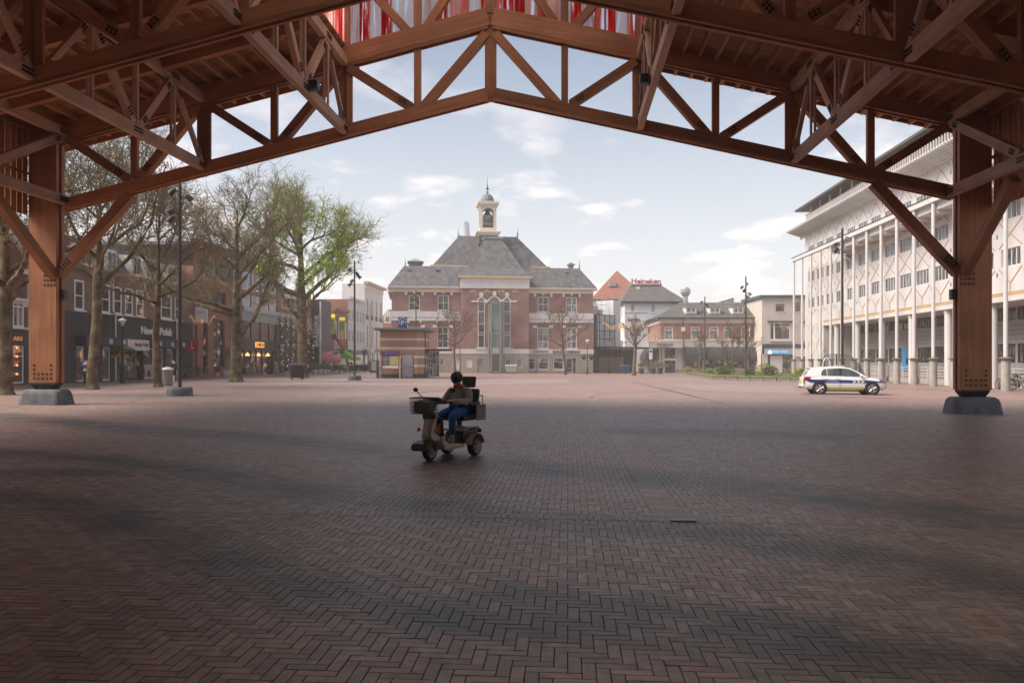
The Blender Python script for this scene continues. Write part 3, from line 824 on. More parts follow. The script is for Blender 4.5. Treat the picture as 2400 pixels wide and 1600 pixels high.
def purlin_truss(u, y0, y1, edge=False):
    """lengthwise truss between two main trusses (y0 nearer the square, y1 nearer the viewer)"""
    Ln = y1 - y0
    lo = zb(u) + (.0 if not edge else .0); hi = zt_(u) - .1
    n1, n2, n3 = y0 + Ln * .25, y0 + Ln * .5, y0 + Ln * .75
    mw = M_WOODP
    l = B('lower_chord', (u, y0 - .18, lo), (u, y1 + .18, lo), .20, .34, mw)
    B('upper_chord', (u, y0 - .18, hi), (u, y1 + .18, hi), .20, .34, mw)
    e = .17
    brs = []
    def D(p, q, w=.14, h=.24): brs.append(B('brace', p, q, w, h, mw))
    if edge:
        D((u, y0 - .35, hi - e), (u, n2 + .2, lo + e), .18, .30); D((u, n2 - .2, lo + e), (u, y1 + .35, hi - e), .18, .30)
    else:
        D((u, y0 - .25, lo + e), (u, n1 + .12, hi - e), .13, .17)
        D((u, n1 - .14, hi - e), (u, n2 + .16, lo + e), .16, .26)
        D((u, n2 - .16, lo + e), (u, n3 + .14, hi - e), .16, .26)
        D((u, n3 - .12, hi - e), (u, y1 + .25, lo + e), .13, .17)
    for n in (() if edge else (n1, n2, n3)):
        for k in (-1, 1):
            B('hanger', (u + k * .06, n, lo + e - .3), (u + k * .06, n, hi - e + .3), .05, .12, mw, up=(0, 1, 0))
    side = -1 if u > 0 else 1          # the face that looks at the middle of the hall
    fx = u + side * .10
    for (n, z) in ((n2, lo), (y0 - .35, hi), (y0 - .35, lo), (y1 + .35, lo)) if edge else ((n2, lo), (n1, hi), (n3, hi), (y0 - .35, lo), (y1 + .35, lo)):
        bolt_plate(l, (fx, n, z), (0, 1, 0), (0, 0, 1), (side, 0, 0), 5, 2, .10, .10)
    for o in brs:
        for e_ in (-1, 1):
            hl_ = (o.dimensions.x if False else abs(o.data.vertices[0].co.x)) - .28; ow = abs(o.data.vertices[0].co.y)
            mbx = MB()
            lx = o.matrix_basis.to_3x3() @ Vector((0, 1, 0)); sy = 1 if lx.x * side > 0 else -1
            for a_ in range(3):
                for b_ in (-1, 1): mbx.tube((e_ * (hl_ - a_ * .1), sy * ow, b_ * .045), (e_ * (hl_ - a_ * .1), sy * (ow + .03), b_ * .045), .036, .036, 6)
            tag(mbx.build('bolt_heads', M_STEEL, o), kind='stuff')
FR = [0.0, -BAY, -2 * BAY, -3 * BAY, -4 * BAY]
for k, y in enumerate(FR):
    if k <= 2: truss(y)
    for s in (-1, 1):
        column(s, y)
for k in range(2):
    for u in (-10.4, -5.2, 5.2, 10.4):
        purlin_truss(u, FR[k], FR[k + 1])
for k in range(3):
    for s in (-1, 1):
        purlin_truss(s * (NU - .05), FR[k], FR[k + 1], True)
# intermediate rafters
for k in range(2):
    for f in (1 / 3, 2 / 3):
        y = FR[k] - BAY * f
        for s in (-1, 1):
            B('rafter', (s * (NU + 2.3), y, zt_(NU + 2.3) + .19), (s * 5.3, y, zt_(5.3) + .19), .22, .48)
# joists along the hall and the boarding on top
YB, YFR = -66.0, 1.9
joist = None
for s in (-1, 1):
    k = 0; u = 5.55
    while u < 17.9:
        B('joist', (s * u, YFR, zt_(s * u) + .33), (s * u, YB, zt_(s * u) + .33), .10, .22, M_DECK)
        u += .56
    # roof boarding: boards laid down the slope, one by one over the visible bays, wide sheets behind
    y = YFR
    while y > YB:
        wd = .28 if y > -2.2 * BAY else 1.4
        p0 = Vector((s * 5.2, y - wd / 2, zt_(s * 5.2) + .466)); p1 = Vector((s * 18.2, y - wd / 2, zt_(s * 18.2) + .466))
        beam('roof_board', p0, p1, wd - .012, .045, M_DECK, pav)
        y -= wd
    MB().add([(s * 5.2, YFR, zt_(5.2 * s) + .50), (s * 18.2, YFR, zt_(18.2 * s) + .50), (s * 18.2, YB, zt_(18.2 * s) + .50), (s * 5.2, YB, zt_(5.2 * s) + .50),
              (s * 5.2, YFR, zt_(5.2 * s) + .54), (s * 18.2, YFR, zt_(18.2 * s) + .54), (s * 18.2, YB, zt_(18.2 * s) + .54), (s * 5.2, YB, zt_(5.2 * s) + .54)],
             [(0, 1, 2, 3), (4, 5, 6, 7), (0, 1, 5, 4), (1, 2, 6, 5), (2, 3, 7, 6), (3, 0, 4, 7)]).build('roof_sheet', mat('roof sheet', (.12, .12, .125), .6), pav, fixn=True)
    B('fascia', (s * 5.2, YFR + .04, zt_(5.2) + .42), (s * 18.2, YFR + .04, zt_(18.2) + .42), .06, .30)
    # slatted side screen of upright boards with gaps
    for k in range(int(2.3 * BAY / .30)):
        y = -.35 - k * .30
        B('screen_slat', (s * 16.95, y, 6.9 + pz(s * 17)), (s * 16.95, y, 10.2 + pz(s * 17)), .255, .04, up=(1, 0, 0))
    for k in range(14):  # unseen side walls, added to keep light off the foreground
        y = -.35 - 2.3 * BAY - k * 3.2
        B('shade_board', (s * 16.95, y, .1 + pz(s * 17)), (s * 16.95, y, 10.2 + pz(s * 17)), 3.16, .04, up=(1, 0, 0))
    for k in range(6): B('shade_board', (s * (1.4 + 2.8 * k), YB + .5, 0), (s * (1.4 + 2.8 * k), YB + .5, zt_(1.4 + 2.8 * k) + .4), 2.78, .05, up=(0, 1, 0))  # end wall out of view, added to shut out light from behind
    B('screen_rail', (s * 16.9, .1, 8.5), (s * 16.9, -2.3 * BAY, 8.5), .05, .10)
# raised lantern over the middle with a gable of red streaked glass panes
LZ = 3.4
for y in (0.0, -BAY):
    for s in (-1, 1):
        B('lantern_chord', (s * 5.5, y, zt_(5.5) + LZ), (s * .08, y, zt_(0) + LZ), .30, .40)
        B('lantern_post', (s * 5.2, y, zt_(5.2) + .3), (s * 5.2, y, zt_(5.2) + LZ - .2), .20, .30, up=(1, 0, 0))
        B('lantern_post', (s * 2.6, y, zt_(2.6) + .3), (s * 2.6, y, zt_(2.6) + LZ - .2), .17, .26, up=(1, 0, 0))
        for a, b in ((2.35, 4.95), (2.85, .25)):
            pass
        B('lantern_brace', (s * 2.85, y, zt_(2.85) + .32), (s * 4.95, y, zt_(4.95) + LZ - .25), .26, .28)
        B('lantern_brace', (s * 2.35, y, zt_(2.35) + .32), (s * .2, y, zt_(.2) + LZ - .35), .26, .28)
    B('lantern_post', (0, y, zt_(0) + .3), (0, y, zt_(0) + LZ + .2), .18, .36, up=(1, 0, 0))
def redpane(name, cols, seed):
    m = _new(name); t = m.node_tree; N = t.nodes; L = t.links
    o = N.new('ShaderNodeOutputMaterial'); b = N.new('ShaderNodeBsdfDiffuse'); tr = N.new('ShaderNodeBsdfTranslucent'); mx = N.new('ShaderNodeMixShader')
    tp = N.new('ShaderNodeBsdfTransparent'); mx2 = N.new('ShaderNodeMixShader')
    tcn = N.new('ShaderNodeTexCoord'); mpn = N.new('ShaderNodeMapping'); mpn.inputs['Scale'].default_value = (9, 9, 0.5); mpn.inputs['Location'].default_value = (seed, seed * .7, seed * 1.9)
    L.new(tcn.outputs['Object'], mpn.inputs[0])
    nz = N.new('ShaderNodeTexNoise'); nz.inputs['Scale'].default_value = 1.0; nz.inputs['Detail'].default_value = 6; nz.inputs['Roughness'].default_value = .6; nz.inputs['Distortion'].default_value = .6
    L.new(mpn.outputs[0], nz.inputs['Vector'])
    rp = N.new('ShaderNodeValToRGB'); els = rp.color_ramp.elements
    els[0].position = .30; els[0].color = (*cols[0], 1); els[1].position = .62; els[1].color = (*cols[2], 1)
    e = els.new(.47); e.color = (*cols[1], 1)
    L.new(nz.outputs['Fac'], rp.inputs[0]); L.new(rp.outputs[0], b.inputs[0]); L.new(rp.outputs[0], tr.inputs[0])
    mx.inputs[0].default_value = .75; L.new(b.outputs[0], mx.inputs[1]); L.new(tr.outputs[0], mx.inputs[2])
    r2 = N.new('ShaderNodeValToRGB'); r2.color_ramp.elements[0].position = .56; r2.color_ramp.elements[1].position = .60
    L.new(nz.outputs['Fac'], r2.inputs[0]); L.new(r2.outputs[0], mx2.inputs[0]); L.new(mx.outputs[0], mx2.inputs[1]); L.new(tp.outputs[0], mx2.inputs[2])
    L.new(mx2.outputs[0], o.inputs[0]); MATS[name] = m; return m
RP = [redpane('red pane a', [(.55, .02, .03), (.75, .06, .05), (.8, .45, .4)], 1.3), redpane('red pane b', [(.75, .12, .08), (.8, .3, .24), (.85, .6, .55)], 4.1),
      redpane('red pane c', [(.38, .01, .03), (.62, .03, .05), (.8, .3, .3)], 7.7), redpane('red pane d', [(.8, .35, .3), (.85, .55, .5), (.9, .8, .8)], 2.2), redpane('pale pane', [(.62, .12, .12), (.75, .72, .75), (.82, .86, .9)], 5.6), redpane('pale pane b', [(.78, .76, .78), (.82, .84, .88), (.82, .86, .9)], 9.6)]
M_BAR = mat('white glazing bar', (.75, .75, .77), .5)
rs2 = random.Random(5)
for k in range(-13, 13):
    u0, u1 = k * .4 + .015, (k + 1) * .4 - .015
    zl = lambda u: zt_(u) + .32
    zh = lambda u: zt_(u) + LZ - .22
    MB().add([(u0, .34, zl(u0)), (u1, .34, zl(u1)), (u1, .34, zh(u1)), (u0, .34, zh(u0)), (u0, .352, zl(u0)), (u1, .352, zl(u1)), (u1, .352, zh(u1)), (u0, .352, zh(u0))],
             [(0, 1, 2, 3), (7, 6, 5, 4), (0, 4, 5, 1), (1, 5, 6, 2), (2, 6, 7, 3), (3, 7, 4, 0)]).build('red_pane', rs2.choice(RP), pav)
    B('glazing_bar', (k * .4, .345, zl(k * .4)), (k * .4, .345, zh(k * .4)), .026, .05, M_BAR, up=(0, 1, 0))
M_FROST = _new('frosted sheet'); _t = M_FROST.node_tree; _o = _t.nodes.new('ShaderNodeOutputMaterial'); _a = _t.nodes.new('ShaderNodeBsdfTranslucent'); _a.inputs[0].default_value = (.42, .425, .425, 1); _t.links.new(_a.outputs[0], _o.inputs[0])
for s in (-1, 1):
    for k in range(int(2.2 * BAY / .6)):
        y1 = .3 - k * .6
        MB().box(s * 5.22, s * 5.23, y1 - .57, y1, zt_(5.2) + .5, zt_(5.2) + LZ - .22).build('red_pane', rs2.choice(RP), pav)
    for nm, ya, yb_, mm_ in (('fill_glazing', YFR, -1.75 * BAY, M_FROST), ('lantern_roof', -1.75 * BAY, YB, M_DECK)):  # unseen frosted roof over the front bays, added to light the ground
        q = [(0, ya, zt_(0) + LZ + .3), (s * 6.2, ya, zt_(6.2) + LZ + .3), (s * 6.2, yb_, zt_(6.2) + LZ + .3), (0, yb_, zt_(0) + LZ + .3)]
        if nm == 'fill_glazing': MB().quad(*q).build(nm, mm_, pav)
        else: MB().add(q + [(p[0], p[1], p[2] + .1) for p in q], [(0, 1, 2, 3), (4, 5, 6, 7), (0, 1, 5, 4), (1, 2, 6, 5), (2, 3, 7, 6), (3, 0, 4, 7)]).build(nm, mm_, pav, fixn=True)
# two small loudspeaker boxes on the inner lengthwise trusses
for (px_, u) in ((723, -5.2), (1530, 5.2)):
    spk = MB().box(-.15, .15, -.13, .13, -.15, .15)
    o = spk.build('loudspeaker', mat('speaker grey', (.10, .11, .12), .5), pav, bevel=.02, M=Matrix.Translation((u + (.24 if u < 0 else -.24), -BAY * .5 + .3, zb(u) + .15)))
    MB().box(-.11, .11, -.136, -.131, -.11, .11).build('speaker_cloth', mat('speaker cloth', (.015, .015, .015), .9), o)
# ================================================================ buildings: shared materials
M_WHITE = mat('white paint', (0.78, 0.75, 0.73), 0.6, (0.68, 0.65, 0.63), 0.7, detail=6)
M_CREAM = mat('cream stone', (0.74, 0.66, 0.54), 0.7, (0.66, 0.58, 0.47), 1.5)
M_GOLD = mat('ochre moulding', (0.66, 0.47, 0.24), 0.55)
M_FRAME = mat('window paint', (0.80, 0.78, 0.75), 0.5)
M_THB = brickwall('town hall brick', (0.34, 0.185, 0.15), (0.29, 0.155, 0.13), (0.33, 0.25, 0.22))
M_DKB = mat('dark brick arch', (0.20, 0.095, 0.08), 0.8)
M_STONE = mat('grey stone base', (0.42, 0.38, 0.335), 0.8, (0.34, 0.31, 0.275), 1.2)
M_SLATE = tiles('slate', (0.062, 0.062, 0.068), (0.19, 0.187, 0.19), 3.4, 0.55, 0.5)
M_LEAD = mat('lead', (0.20, 0.205, 0.215), 0.5, (0.28, 0.285, 0.29), 2)
M_GLASS = glassmat('window glass')
M_GLASSC = glassmat('curtained glass', (0.10, 0.11, 0.11), (0.42, 0.43, 0.42), scale=2.2)
M_GLASSD = glassmat('dark shop glass', (0.012, 0.014, 0.018), (0.06, 0.05, 0.045), warm=(0.22, 0.12, 0.05))
M_DOOR = mat('dark green door', (0.03, 0.055, 0.055), 0.4)
M_GREYDOOR = mat('grey door', (0.36, 0.36, 0.38), 0.5)
M_IRON = mat('black iron', (0.02, 0.02, 0.022), 0.5, metal=0.3)

def strip(parent, name, m, u0, u1, z0, z1, y0, y1, bevel=0):
    return MB().box(u0, u1, y0, y1, z0, z1).build(name, m, parent, bevel=bevel)
def hiproof(parent, name, m, base, top, extra=None):
    """roof body between a base ring and a top ring of 4 points each (local xyz), optional flared ring in between"""
    rings = [base] + ([extra] if extra else []) + [top]
    mb = MB(); n = 4
    for r in rings: mb.v.extend(r)
    for j in range(len(rings) - 1):
        for i in range(n): mb.f.append((j * n + i, j * n + (i + 1) % n, (j + 1) * n + (i + 1) % n, (j + 1) * n + i))
    mb.f.append(tuple(range((len(rings) - 1) * n, len(rings) * n)))
    mb.f.append(tuple(range(n - 1, -1, -1)))
    return mb.build(name, m, parent, fixn=True)
def rr(u0, u1, y0, y1, z): return [(u0, y0, z), (u1, y0, z), (u1, y1, z), (u0, y1, z)]

# ================================================================ town hall
TA = GY(918, 112.0); TB = GY(1390, 115.7)
TH = Plane(TA, TB)
th = thing('town_hall', 'red brick town hall with slate roofs, white bands and a bell turret', 'town hall', M=TH.M)
L_ = TH.L
def tu(px, py=760): return TH.uv(px, py)[0]
def tz(px, py): return TH.uv(px, py)[1]
cz0, cz1 = TH.uv(1158, 829)[1], TH.uv(1158, 818)[1]       # white plinth band
zE = TH.uv(960, 684)[1]                                    # under the eaves frieze
CB0, CB1 = tu(1080), tu(1236.5); PJ = -1.0                 # projecting middle bay
holes = []; wins = []
for (x0, y0, x1, y1) in ((958, 691.5, 984, 727), (1026, 691.5, 1052, 727), (1260, 695.5, 1286, 731), (1327, 696.5, 1352.5, 731.7)):
    r = TH.rect(x0, y0, x1, y1); holes.append(r); wins.append((r, 'u'))
for (x0, y0, x1, y1) in ((957, 766, 985, 815), (1025, 766, 1051, 815), (1259.6, 767, 1285.7, 817), (1327.7, 767, 1352.5, 817)):
    r = TH.rect(x0, y0, x1, y1); holes.append(r); wins.append((r, 'l'))
for a, b in ((0, CB0), (CB1, L_)):
    hh = [h for h in holes if a <= h[0] < b]
    wall_mesh(a, b, cz1, zE, hh, .3).build('wall', M_THB, th)
for k, (r, t) in enumerate(wins):
    g = M_GLASSC if (t == 'l' and k > 5) or k in (3,) else M_GLASS
    window(th, *r, M_FRAME, g, 2, (.5,) if t == 'u' else (.34, .67), fw=.11, y=.13, bar=.07, sill=.12)
    u0, u1, z0, z1 = r; um = (u0 + u1) / 2
    if t == 'u':
        mb = MB().box(u0 - .25, u1 + .25, -.04, .0, z1 + .05, z1 + .34)
        mb.build('lintel', M_DKB, th)
        for q in (u0 - .38, um, u1 + .38):
            strip(th, 'keystone', M_WHITE, q - .17, q + .17, z1 + (.0 if q != um else .22), z1 + (.55 if q != um else .75), -.12, -.045)
    else:
        mb = MB(); n = 8
        for i in range(n):
            f0 = -1 + 2 * i / n; f1 = -1 + 2 * (i + 1) / n; hw = (u1 - u0) / 2 + .12
            za = z1 + .08 + .62 * (1 - f0 * f0); zb2 = z1 + .08 + .62 * (1 - f1 * f1)
            mb.quad((um + f0 * hw, -.04, za), (um + f1 * hw, -.04, zb2), (um + f1 * hw * 1.12, -.04, zb2 + .3), (um + f0 * hw * 1.12, -.04, za + .3))
            mb.quad((um + f0 * hw, -.02, z1), (um + f1 * hw, -.02, z1), (um + f1 * hw, -.02, zb2), (um + f0 * hw, -.02, za))
        mb.build('lintel', M_DKB, th)
        for q, zz in ((u0 - .35, .0), (u1 + .35, .0), (u0 - .02, .72), (u1 + .02, .72), (um, .95)):
            strip(th, 'keystone', M_WHITE, q - (.3 if zz == 0 else .15), q + (.3 if zz == 0 else .15), z1 - .1 + zz, z1 + .22 + zz + (.25 if q == um else .05), -.12, -.045)
# white string courses, plinth and frieze on the wings
for a, b, xm in ((-.05, CB0, 1000), (CB1, L_ + .05, 1310)):
    d = 0 if xm < 1200 else 4.5
    zc0, zc1 = tz(xm, 743.5 + d), tz(xm, 729.5 + d); zd0, zd1 = tz(xm, 751.5 + d), tz(xm, 745 + d)
    strip(th, 'string_course', M_WHITE, a, b, zc0, zc1, -.10, .02)
    strip(th, 'string_course', M_WHITE, a, b, zd0, zd1, -.10, .02)
    strip(th, 'string_course', M_LEAD, a, b, zd1, zc0, -.05, .02)
    strip(th, 'frieze', M_WHITE, a - .1, b, zE, zE + .42, -.18, .02)
    strip(th, 'cornice', M_GOLD, a - (.45 if a < 0 else 0), b + (.45 if b > L_ - 1 else 0), zE + .42, zE + .62, -.5, .02)
    strip(th, 'gutter', M_WHITE, a - (.5 if a < 0 else 0), b + (.5 if b > L_ - 1 else 0), zE + .62, zE + .76, -.6, .02)
strip(th, 'plinth_band', M_WHITE, -.08, CB0, cz0, cz1, -.14, .02); strip(th, 'plinth_band', M_WHITE, CB1, L_ + .08, cz0, cz1, -.14, .02)
strip(th, 'plinth_band', M_WHITE, CB0 - .05, CB1 + .05, cz0, cz1, PJ - .14, PJ + .02)
# stone base with shop windows and doors
base_open = [  # pixel boxes, kind, projecting bay?
    ((1030.5, 839, 1040.5, 856), 'w', 0), ((1058, 838, 1076.5, 866), 'p', 0), ((957, 840, 985, 868), 'w', 0),
    ((1235.5, 838.5, 1255.5, 866), 's', 0), ((1262, 838.5, 1286, 866), 's', 0), ((1297, 838.5, 1321, 866), 's', 0), ((1328, 839, 1349.5, 873), 'd', 0)]
hl = []
for bx, kd, _ in base_open: hl.append(TH.rect(*bx))
for a, b in ((0, CB0), (CB1, L_)):
    wall_mesh(a, b, -.1, cz0, [h for h in hl if a - .2 <= h[0] < b], .35, y=-.06).build('base_wall', M_STONE, th)
for (bx, kd, _), r in zip(base_open, hl):
    u0 = max(r[0], CB1 + .02) if r[0] > CB1 - 1 and r[0] < CB1 + 1 else r[0]
    if kd == 's': window(th, u0, r[1], r[2], r[3], M_FRAME, M_GLASSD, 1, (.68,), fw=.12, y=.12, sill=.1)
    elif kd == 'd':
        um = u0 + .9
        d = strip(th, 'door', M_DOOR, um + .06, r[1] - .05, r[2] - .05, r[3] - .08, .18, .24)
        MB().box(um + .25, r[1] - .25, .165, .178, r[2] + .9, r[3] - .35).build('pane', M_GLASSD, d)
        MB().box(r[1] - .3, r[1] - .2, .12, .18, r[2] + .9, r[2] + 1.2).build('handle', M_GOLD, d)
        window(th, u0, um, r[2], r[3], M_FRAME, M_GLASSD, 1, (.3,), fw=.08, y=.16)
    elif kd == 'p': strip(th, 'panel', M_WHITE, r[0], r[1], r[2], r[3], .1, .2)
    else: window(th, *r, M_FRAME, M_GLASSC, 1, (), fw=.09, y=.16)
for k in range(5):        # coursing of the stone base: recessed joints
    z = .25 + k * (cz0 - .3) / 5
    for a, b in ((0.02, CB0), (CB1, L_ - .02)):
        mbj = MB(); x = a
        cuts = sorted([(h[0] - .12, h[1] + .12) for h in hl if a - .2 <= h[0] < b and h[2] - .15 < z < h[3] + .1])
        for c0, c1 in cuts + [(b, b)]:
            if c0 > x: mbj.box(x, c0, -.068, -.05, z, z + .035)
            x = max(x, c1)
        mbj.build('joint', mat('stone joint', (.22, .2, .18), .9), th)
# ---- middle bay
mz1 = TH.uv(1158, 676, -PJ)[1]; mz2 = TH.uv(1158, 652, -PJ)[1]
def mr_(x0, y0, x1, y1): return TH.rect(x0, y0, x1, y1, -PJ)
sl1 = mr_(1120, 706, 1136, 815); sl2 = mr_(1180, 706, 1196.5, 815); ce = mr_(1144.6, 709, 1172.5, 815)
bo = [mr_(1090, 840, 1107, 862), mr_(1118, 840, 1133, 873.5), mr_(1184, 841, 1197, 856), mr_(1209, 840, 1224.5, 861)]
# openings are cut rectangular; the arched heads sit in front of the brick
arch_h = (sl1[1] - sl1[0]) / 2; arch_c = (ce[1] - ce[0]) / 2
wall_mesh(CB0, CB1, cz1, mz1, [(sl1[0], sl1[1], sl1[2], sl1[3]), (sl2[0], sl2[1], sl2[2], sl2[3]), (ce[0], ce[1], ce[2], ce[3])], .4, y=PJ).build('wall', M_THB, th)
wall_mesh(CB0, CB1, -.1, cz0, bo + [(ce[0], ce[1], -.05, cz0 - .02)], .35, y=PJ - .06).build('base_wall', M_STONE, th)
for x in (CB0, CB1):
    MB().quad((x, PJ, -.1), (x, .02, -.1), (x, .02, mz1), (x, PJ, mz1)).build('return_wall', M_THB, th)
for r in (sl1, sl2):
    window(th, r[0], r[1], r[2], r[3], M_FRAME, M_GLASS, 1, (.28, .33, .52, .78), fw=.09, y=PJ + .02, dep=.12, bar=.08, arch=arch_h, name='arched_window')
window(th, ce[0], ce[1], ce[2], ce[3], M_FRAME, M_GLASS, 1, (.3, .6), fw=.1, y=PJ + .02, dep=.12, arch=arch_c, name='arched_window')
def archring(u0, u1, zs, h, t, y, m, name):
    mb = MB(); n = 12; um = (u0 + u1) / 2; hw = (u1 - u0) / 2
    for i in range(n):
        a0, a1 = math.pi * i / n, math.pi * (i + 1) / n
        q = [(um + hw * math.cos(a0), zs + h * math.sin(a0)), (um + hw * math.cos(a1), zs + h * math.sin(a1)),
             (um + (hw + t) * math.cos(a1), zs + (h + t) * math.sin(a1)), (um + (hw + t) * math.cos(a0), zs + (h + t) * math.sin(a0))]
        mb.add([(p[0], y, p[1]) for p in q] + [(p[0], y + .12, p[1]) for p in q], [(0, 1, 2, 3), (3, 2, 6, 7), (0, 4, 5, 1)])
    return mb.build(name, m, th, fixn=True)
for r, h in ((sl1, arch_h), (sl2, arch_h), (ce, arch_c)):
    archring(r[0] - .02, r[1] + .02, r[3], h, .12, PJ - .10, M_FRAME, 'arch_trim')
    archring(r[0] - .14, r[1] + .14, r[3], h + .12, .22, PJ - .05, M_DKB, 'arch_brick')
    um = (r[0] + r[1]) / 2
    strip(th, 'keystone', M_WHITE, um - .26, um + .26, r[3] + h + .1, r[3] + h + .75, PJ - .2, PJ - .01)
for (a, b) in ((sl1[1], ce[0]), (ce[1], sl2[0])):
    m_ = (a + b) / 2
    strip(th, 'capital', M_WHITE, a - .02, b + .02, ce[3] - .1, ce[3] + .42, PJ - .22, PJ - .13, bevel=.06)
for r in (sl1, sl2):
    s_ = -1 if r is sl1 else 1
    q = r[0] if s_ < 0 else r[1]
    strip(th, 'impost', M_WHITE, min(q, q + s_ * .9), max(q, q + s_ * .9), r[3] - .12, r[3] + .1, PJ - .14, PJ - .01)
    strip(th, 'window_sill', M_WHITE, r[0] - .35, r[1] + .35, r[2] - .18, r[2] - .02, PJ - .25, PJ - .005)
strip(th, 'frieze', M_WHITE, CB0 - .12, CB1 + .12, mz1, mz2, PJ - .2, PJ + .05)
strip(th, 'cornice', M_GOLD, CB0 - .45, CB1 + .45, mz2, mz2 + .25, PJ - .6, PJ + .05)
for px_ in (1108, 1142, 1175, 1208):
    u = TH.uv(px_, 681, -PJ)[0]; z = TH.uv(px_, 682, -PJ)[1]
    mb = MB()
    for k in range(3): mb.box(u - .45 + k * .32, u - .2 + k * .32, PJ - .06, PJ - .004, z - .22 + (.1 if k == 1 else 0), z + .1 + (.1 if k == 1 else 0))
    mb.build('gilt_ornament', M_GOLD, th)
for r, kd in zip(bo, 'pdww'):
    if kd == 'p': strip(th, 'panel', mat('pale panel', (.68, .7, .7), .5), r[0], r[1], r[2], r[3], PJ + .05, PJ + .12)
    elif kd == 'd':
        d = strip(th, 'door', M_GREYDOOR, r[0] + .04, r[1] - .04, r[2], r[3] - .04, PJ + .1, PJ + .16)
        MB().box(r[0] + .2, r[1] - .2, PJ + .085, PJ + .098, r[2] + 1.0, r[3] - .3).build('pane', M_GLASSC, d)
    else: window(th, *r, M_FRAME, M_GLASSC, 1, (), fw=.08, y=PJ + .1)
# glass lift bay in front of the middle window
M_LIFT = glassmat('lift glass', (.07, .09, .085), (.2, .23, .22), .05, .6)
M_GREEN = mat('sage steel', (.30, .33, .30), .45)
g0, g1, gb, gt = TH.rect(1145.5, 709, 1178, 874.5, 2.0)
gy0, gy1 = PJ - 1.2, PJ - .25
lift = MB()
for u in (g0, g0 + (g1 - g0) * .16, g1 - (g1 - g0) * .16, g1):
    lift.box(u - .07, u + .07, gy0 if g0 + .1 < u < g1 - .1 else gy0 + .35, (gy0 if g0 + .1 < u < g1 - .1 else gy0 + .35) + .14, 0, gt)
for z in (0.02, 2.6, 3.4, gt * .55, gt - .16):
    lift.box(g0 + .45, g1 - .45, gy0 + .02, gy0 + .12, z, z + .14)
lf = lift.build('glass_bay', M_GREEN, th)
MB().box(g0 + .4, g1 - .4, gy0 + .06, gy0 + .075, .1, gt - .1).build('pane', M_LIFT, lf)
for u0_, u1_ in ((g0, g0 + .38), (g1 - .38, g1)):
    MB().add([(u0_, gy0 + (.42 if u0_ == g0 else .1), .1), (u1_, gy0 + (.1 if u0_ == g0 else .42), .1), (u1_, gy0 + (.1 if u0_ == g0 else .42), gt - .1), (u0_, gy0 + (.42 if u0_ == g0 else .1), gt - .1)], [(0, 1, 2, 3)]).build('pane', M_LIFT, lf)
for x in (g0 + .05, g1 - .05):
    MB().quad((x, gy0 + .45, .1), (x, gy1 + .2, .1), (x, gy1 + .2, gt - .1), (x, gy0 + .45, gt - .1)).build('pane', M_LIFT, lf)
MB().box(g0 - .1, g1 + .1, gy0, gy1 + .25, gt, gt + .14).build('bay_roof', M_LEAD, lf)
dl = strip(th, 'lift_door', mat('bronze door', (.10, .075, .05), .4), g0 + .55, g1 - .55, .05, 2.5, gy0 + .03, gy0 + .058)
strip(th, 'canopy', mat('lime canopy', (.45, .47, .30), .5), g0 + .5, g1 - .5, 2.75, 3.35, gy0 + .02, gy0 + .055)
# ---- sides and back of the walls
DEP = 15.0
MB().quad((0, 0, -.1), (0, DEP, -.1), (0, DEP, zE), (0, 0, zE)).quad((L_, 0, -.1), (L_, DEP, -.1), (L_, DEP, zE), (L_, 0, zE)).quad((0, DEP, -.1), (L_, DEP, -.1), (L_, DEP, zE), (0, DEP, zE)).build('side_wall', M_THB, th)
strip(th, 'side_cornice', M_WHITE, -.55, -.06, zE, zE + .7, .03, DEP)
# ---- roofs
ez = zE + .76
def at(px, py, dep):      # local point on a plane 'dep' metres behind the facade
    u, z = TH.uv(px, py, -dep); return u, z
ul, zl_ = at(947, 623, 3.2); ur_, zr_ = at(1357, 629, 3.2)
zt2 = (zl_ + zr_) / 2
hiproof(th, 'roof', M_SLATE, rr(-.5, CB0 + 2.5, -.55, 13, ez), rr(ul, CB0 + 4, 3.2, 9.5, zt2))
hiproof(th, 'roof', M_SLATE, rr(CB1 - 2.5, L_ + .5, -.55, 13, ez + .002), rr(CB1 - 4, ur_, 3.2, 9.5, zt2 + .002))
a0, za_ = at(1008, 621, 6); a1, _ = at(1288, 624, 6); b0, zb_ = at(1074, 555, 9.5); b1, _ = at(1213.6, 555, 9.5)
strip(th, 'roof_gutter', M_GOLD, a0, a1, za_ - .25, za_, 5.6, 6.2)
strip(th, 'roof_upstand', M_LEAD, a0 + .3, a1 - .3, zt2 - .2, za_ - .25, 5.9, 6.4)
hiproof(th, 'roof', M_SLATE, rr(a0 + .4, a1 - .4, 5.9, 16, za_), rr(b0, b1, 9.5, 11.5, zb_))
c0, zc_ = at(1136, 560, 5.5); c1, _ = at(1176, 560, 5.5)
m0_, zm_ = at(1095, 628, 1.2); m1_, _ = at(1221, 628, 1.2)
hiproof(th, 'roof', M_SLATE, rr(CB0 - .4, CB1 + .4, PJ - .55, 10, mz2 + .25), rr(c0, c1, 5.5, 9, zc_), rr(m0_ - .2, m1_ + .2, 1.0, 10, zm_))
strip(th, 'roof_cap', M_LEAD, c0 - .2, c1 + .2, zc_, zc_ + .35, 5.3, 9.0)
strip(th, 'ridge_cap', M_LEAD, b0, b1, zb_, zb_ + .22, 9.9, 10.2)
for k in range(26):   # cresting on the main ridge
    u = b0 + .3 + (b1 - b0 - .6) * k / 25
    if k % 5 == 0: MB().box(u - .03, u + .03, 10.0, 10.06, zb_ + .22, zb_ + .4).build('cresting', M_LEAD, th)
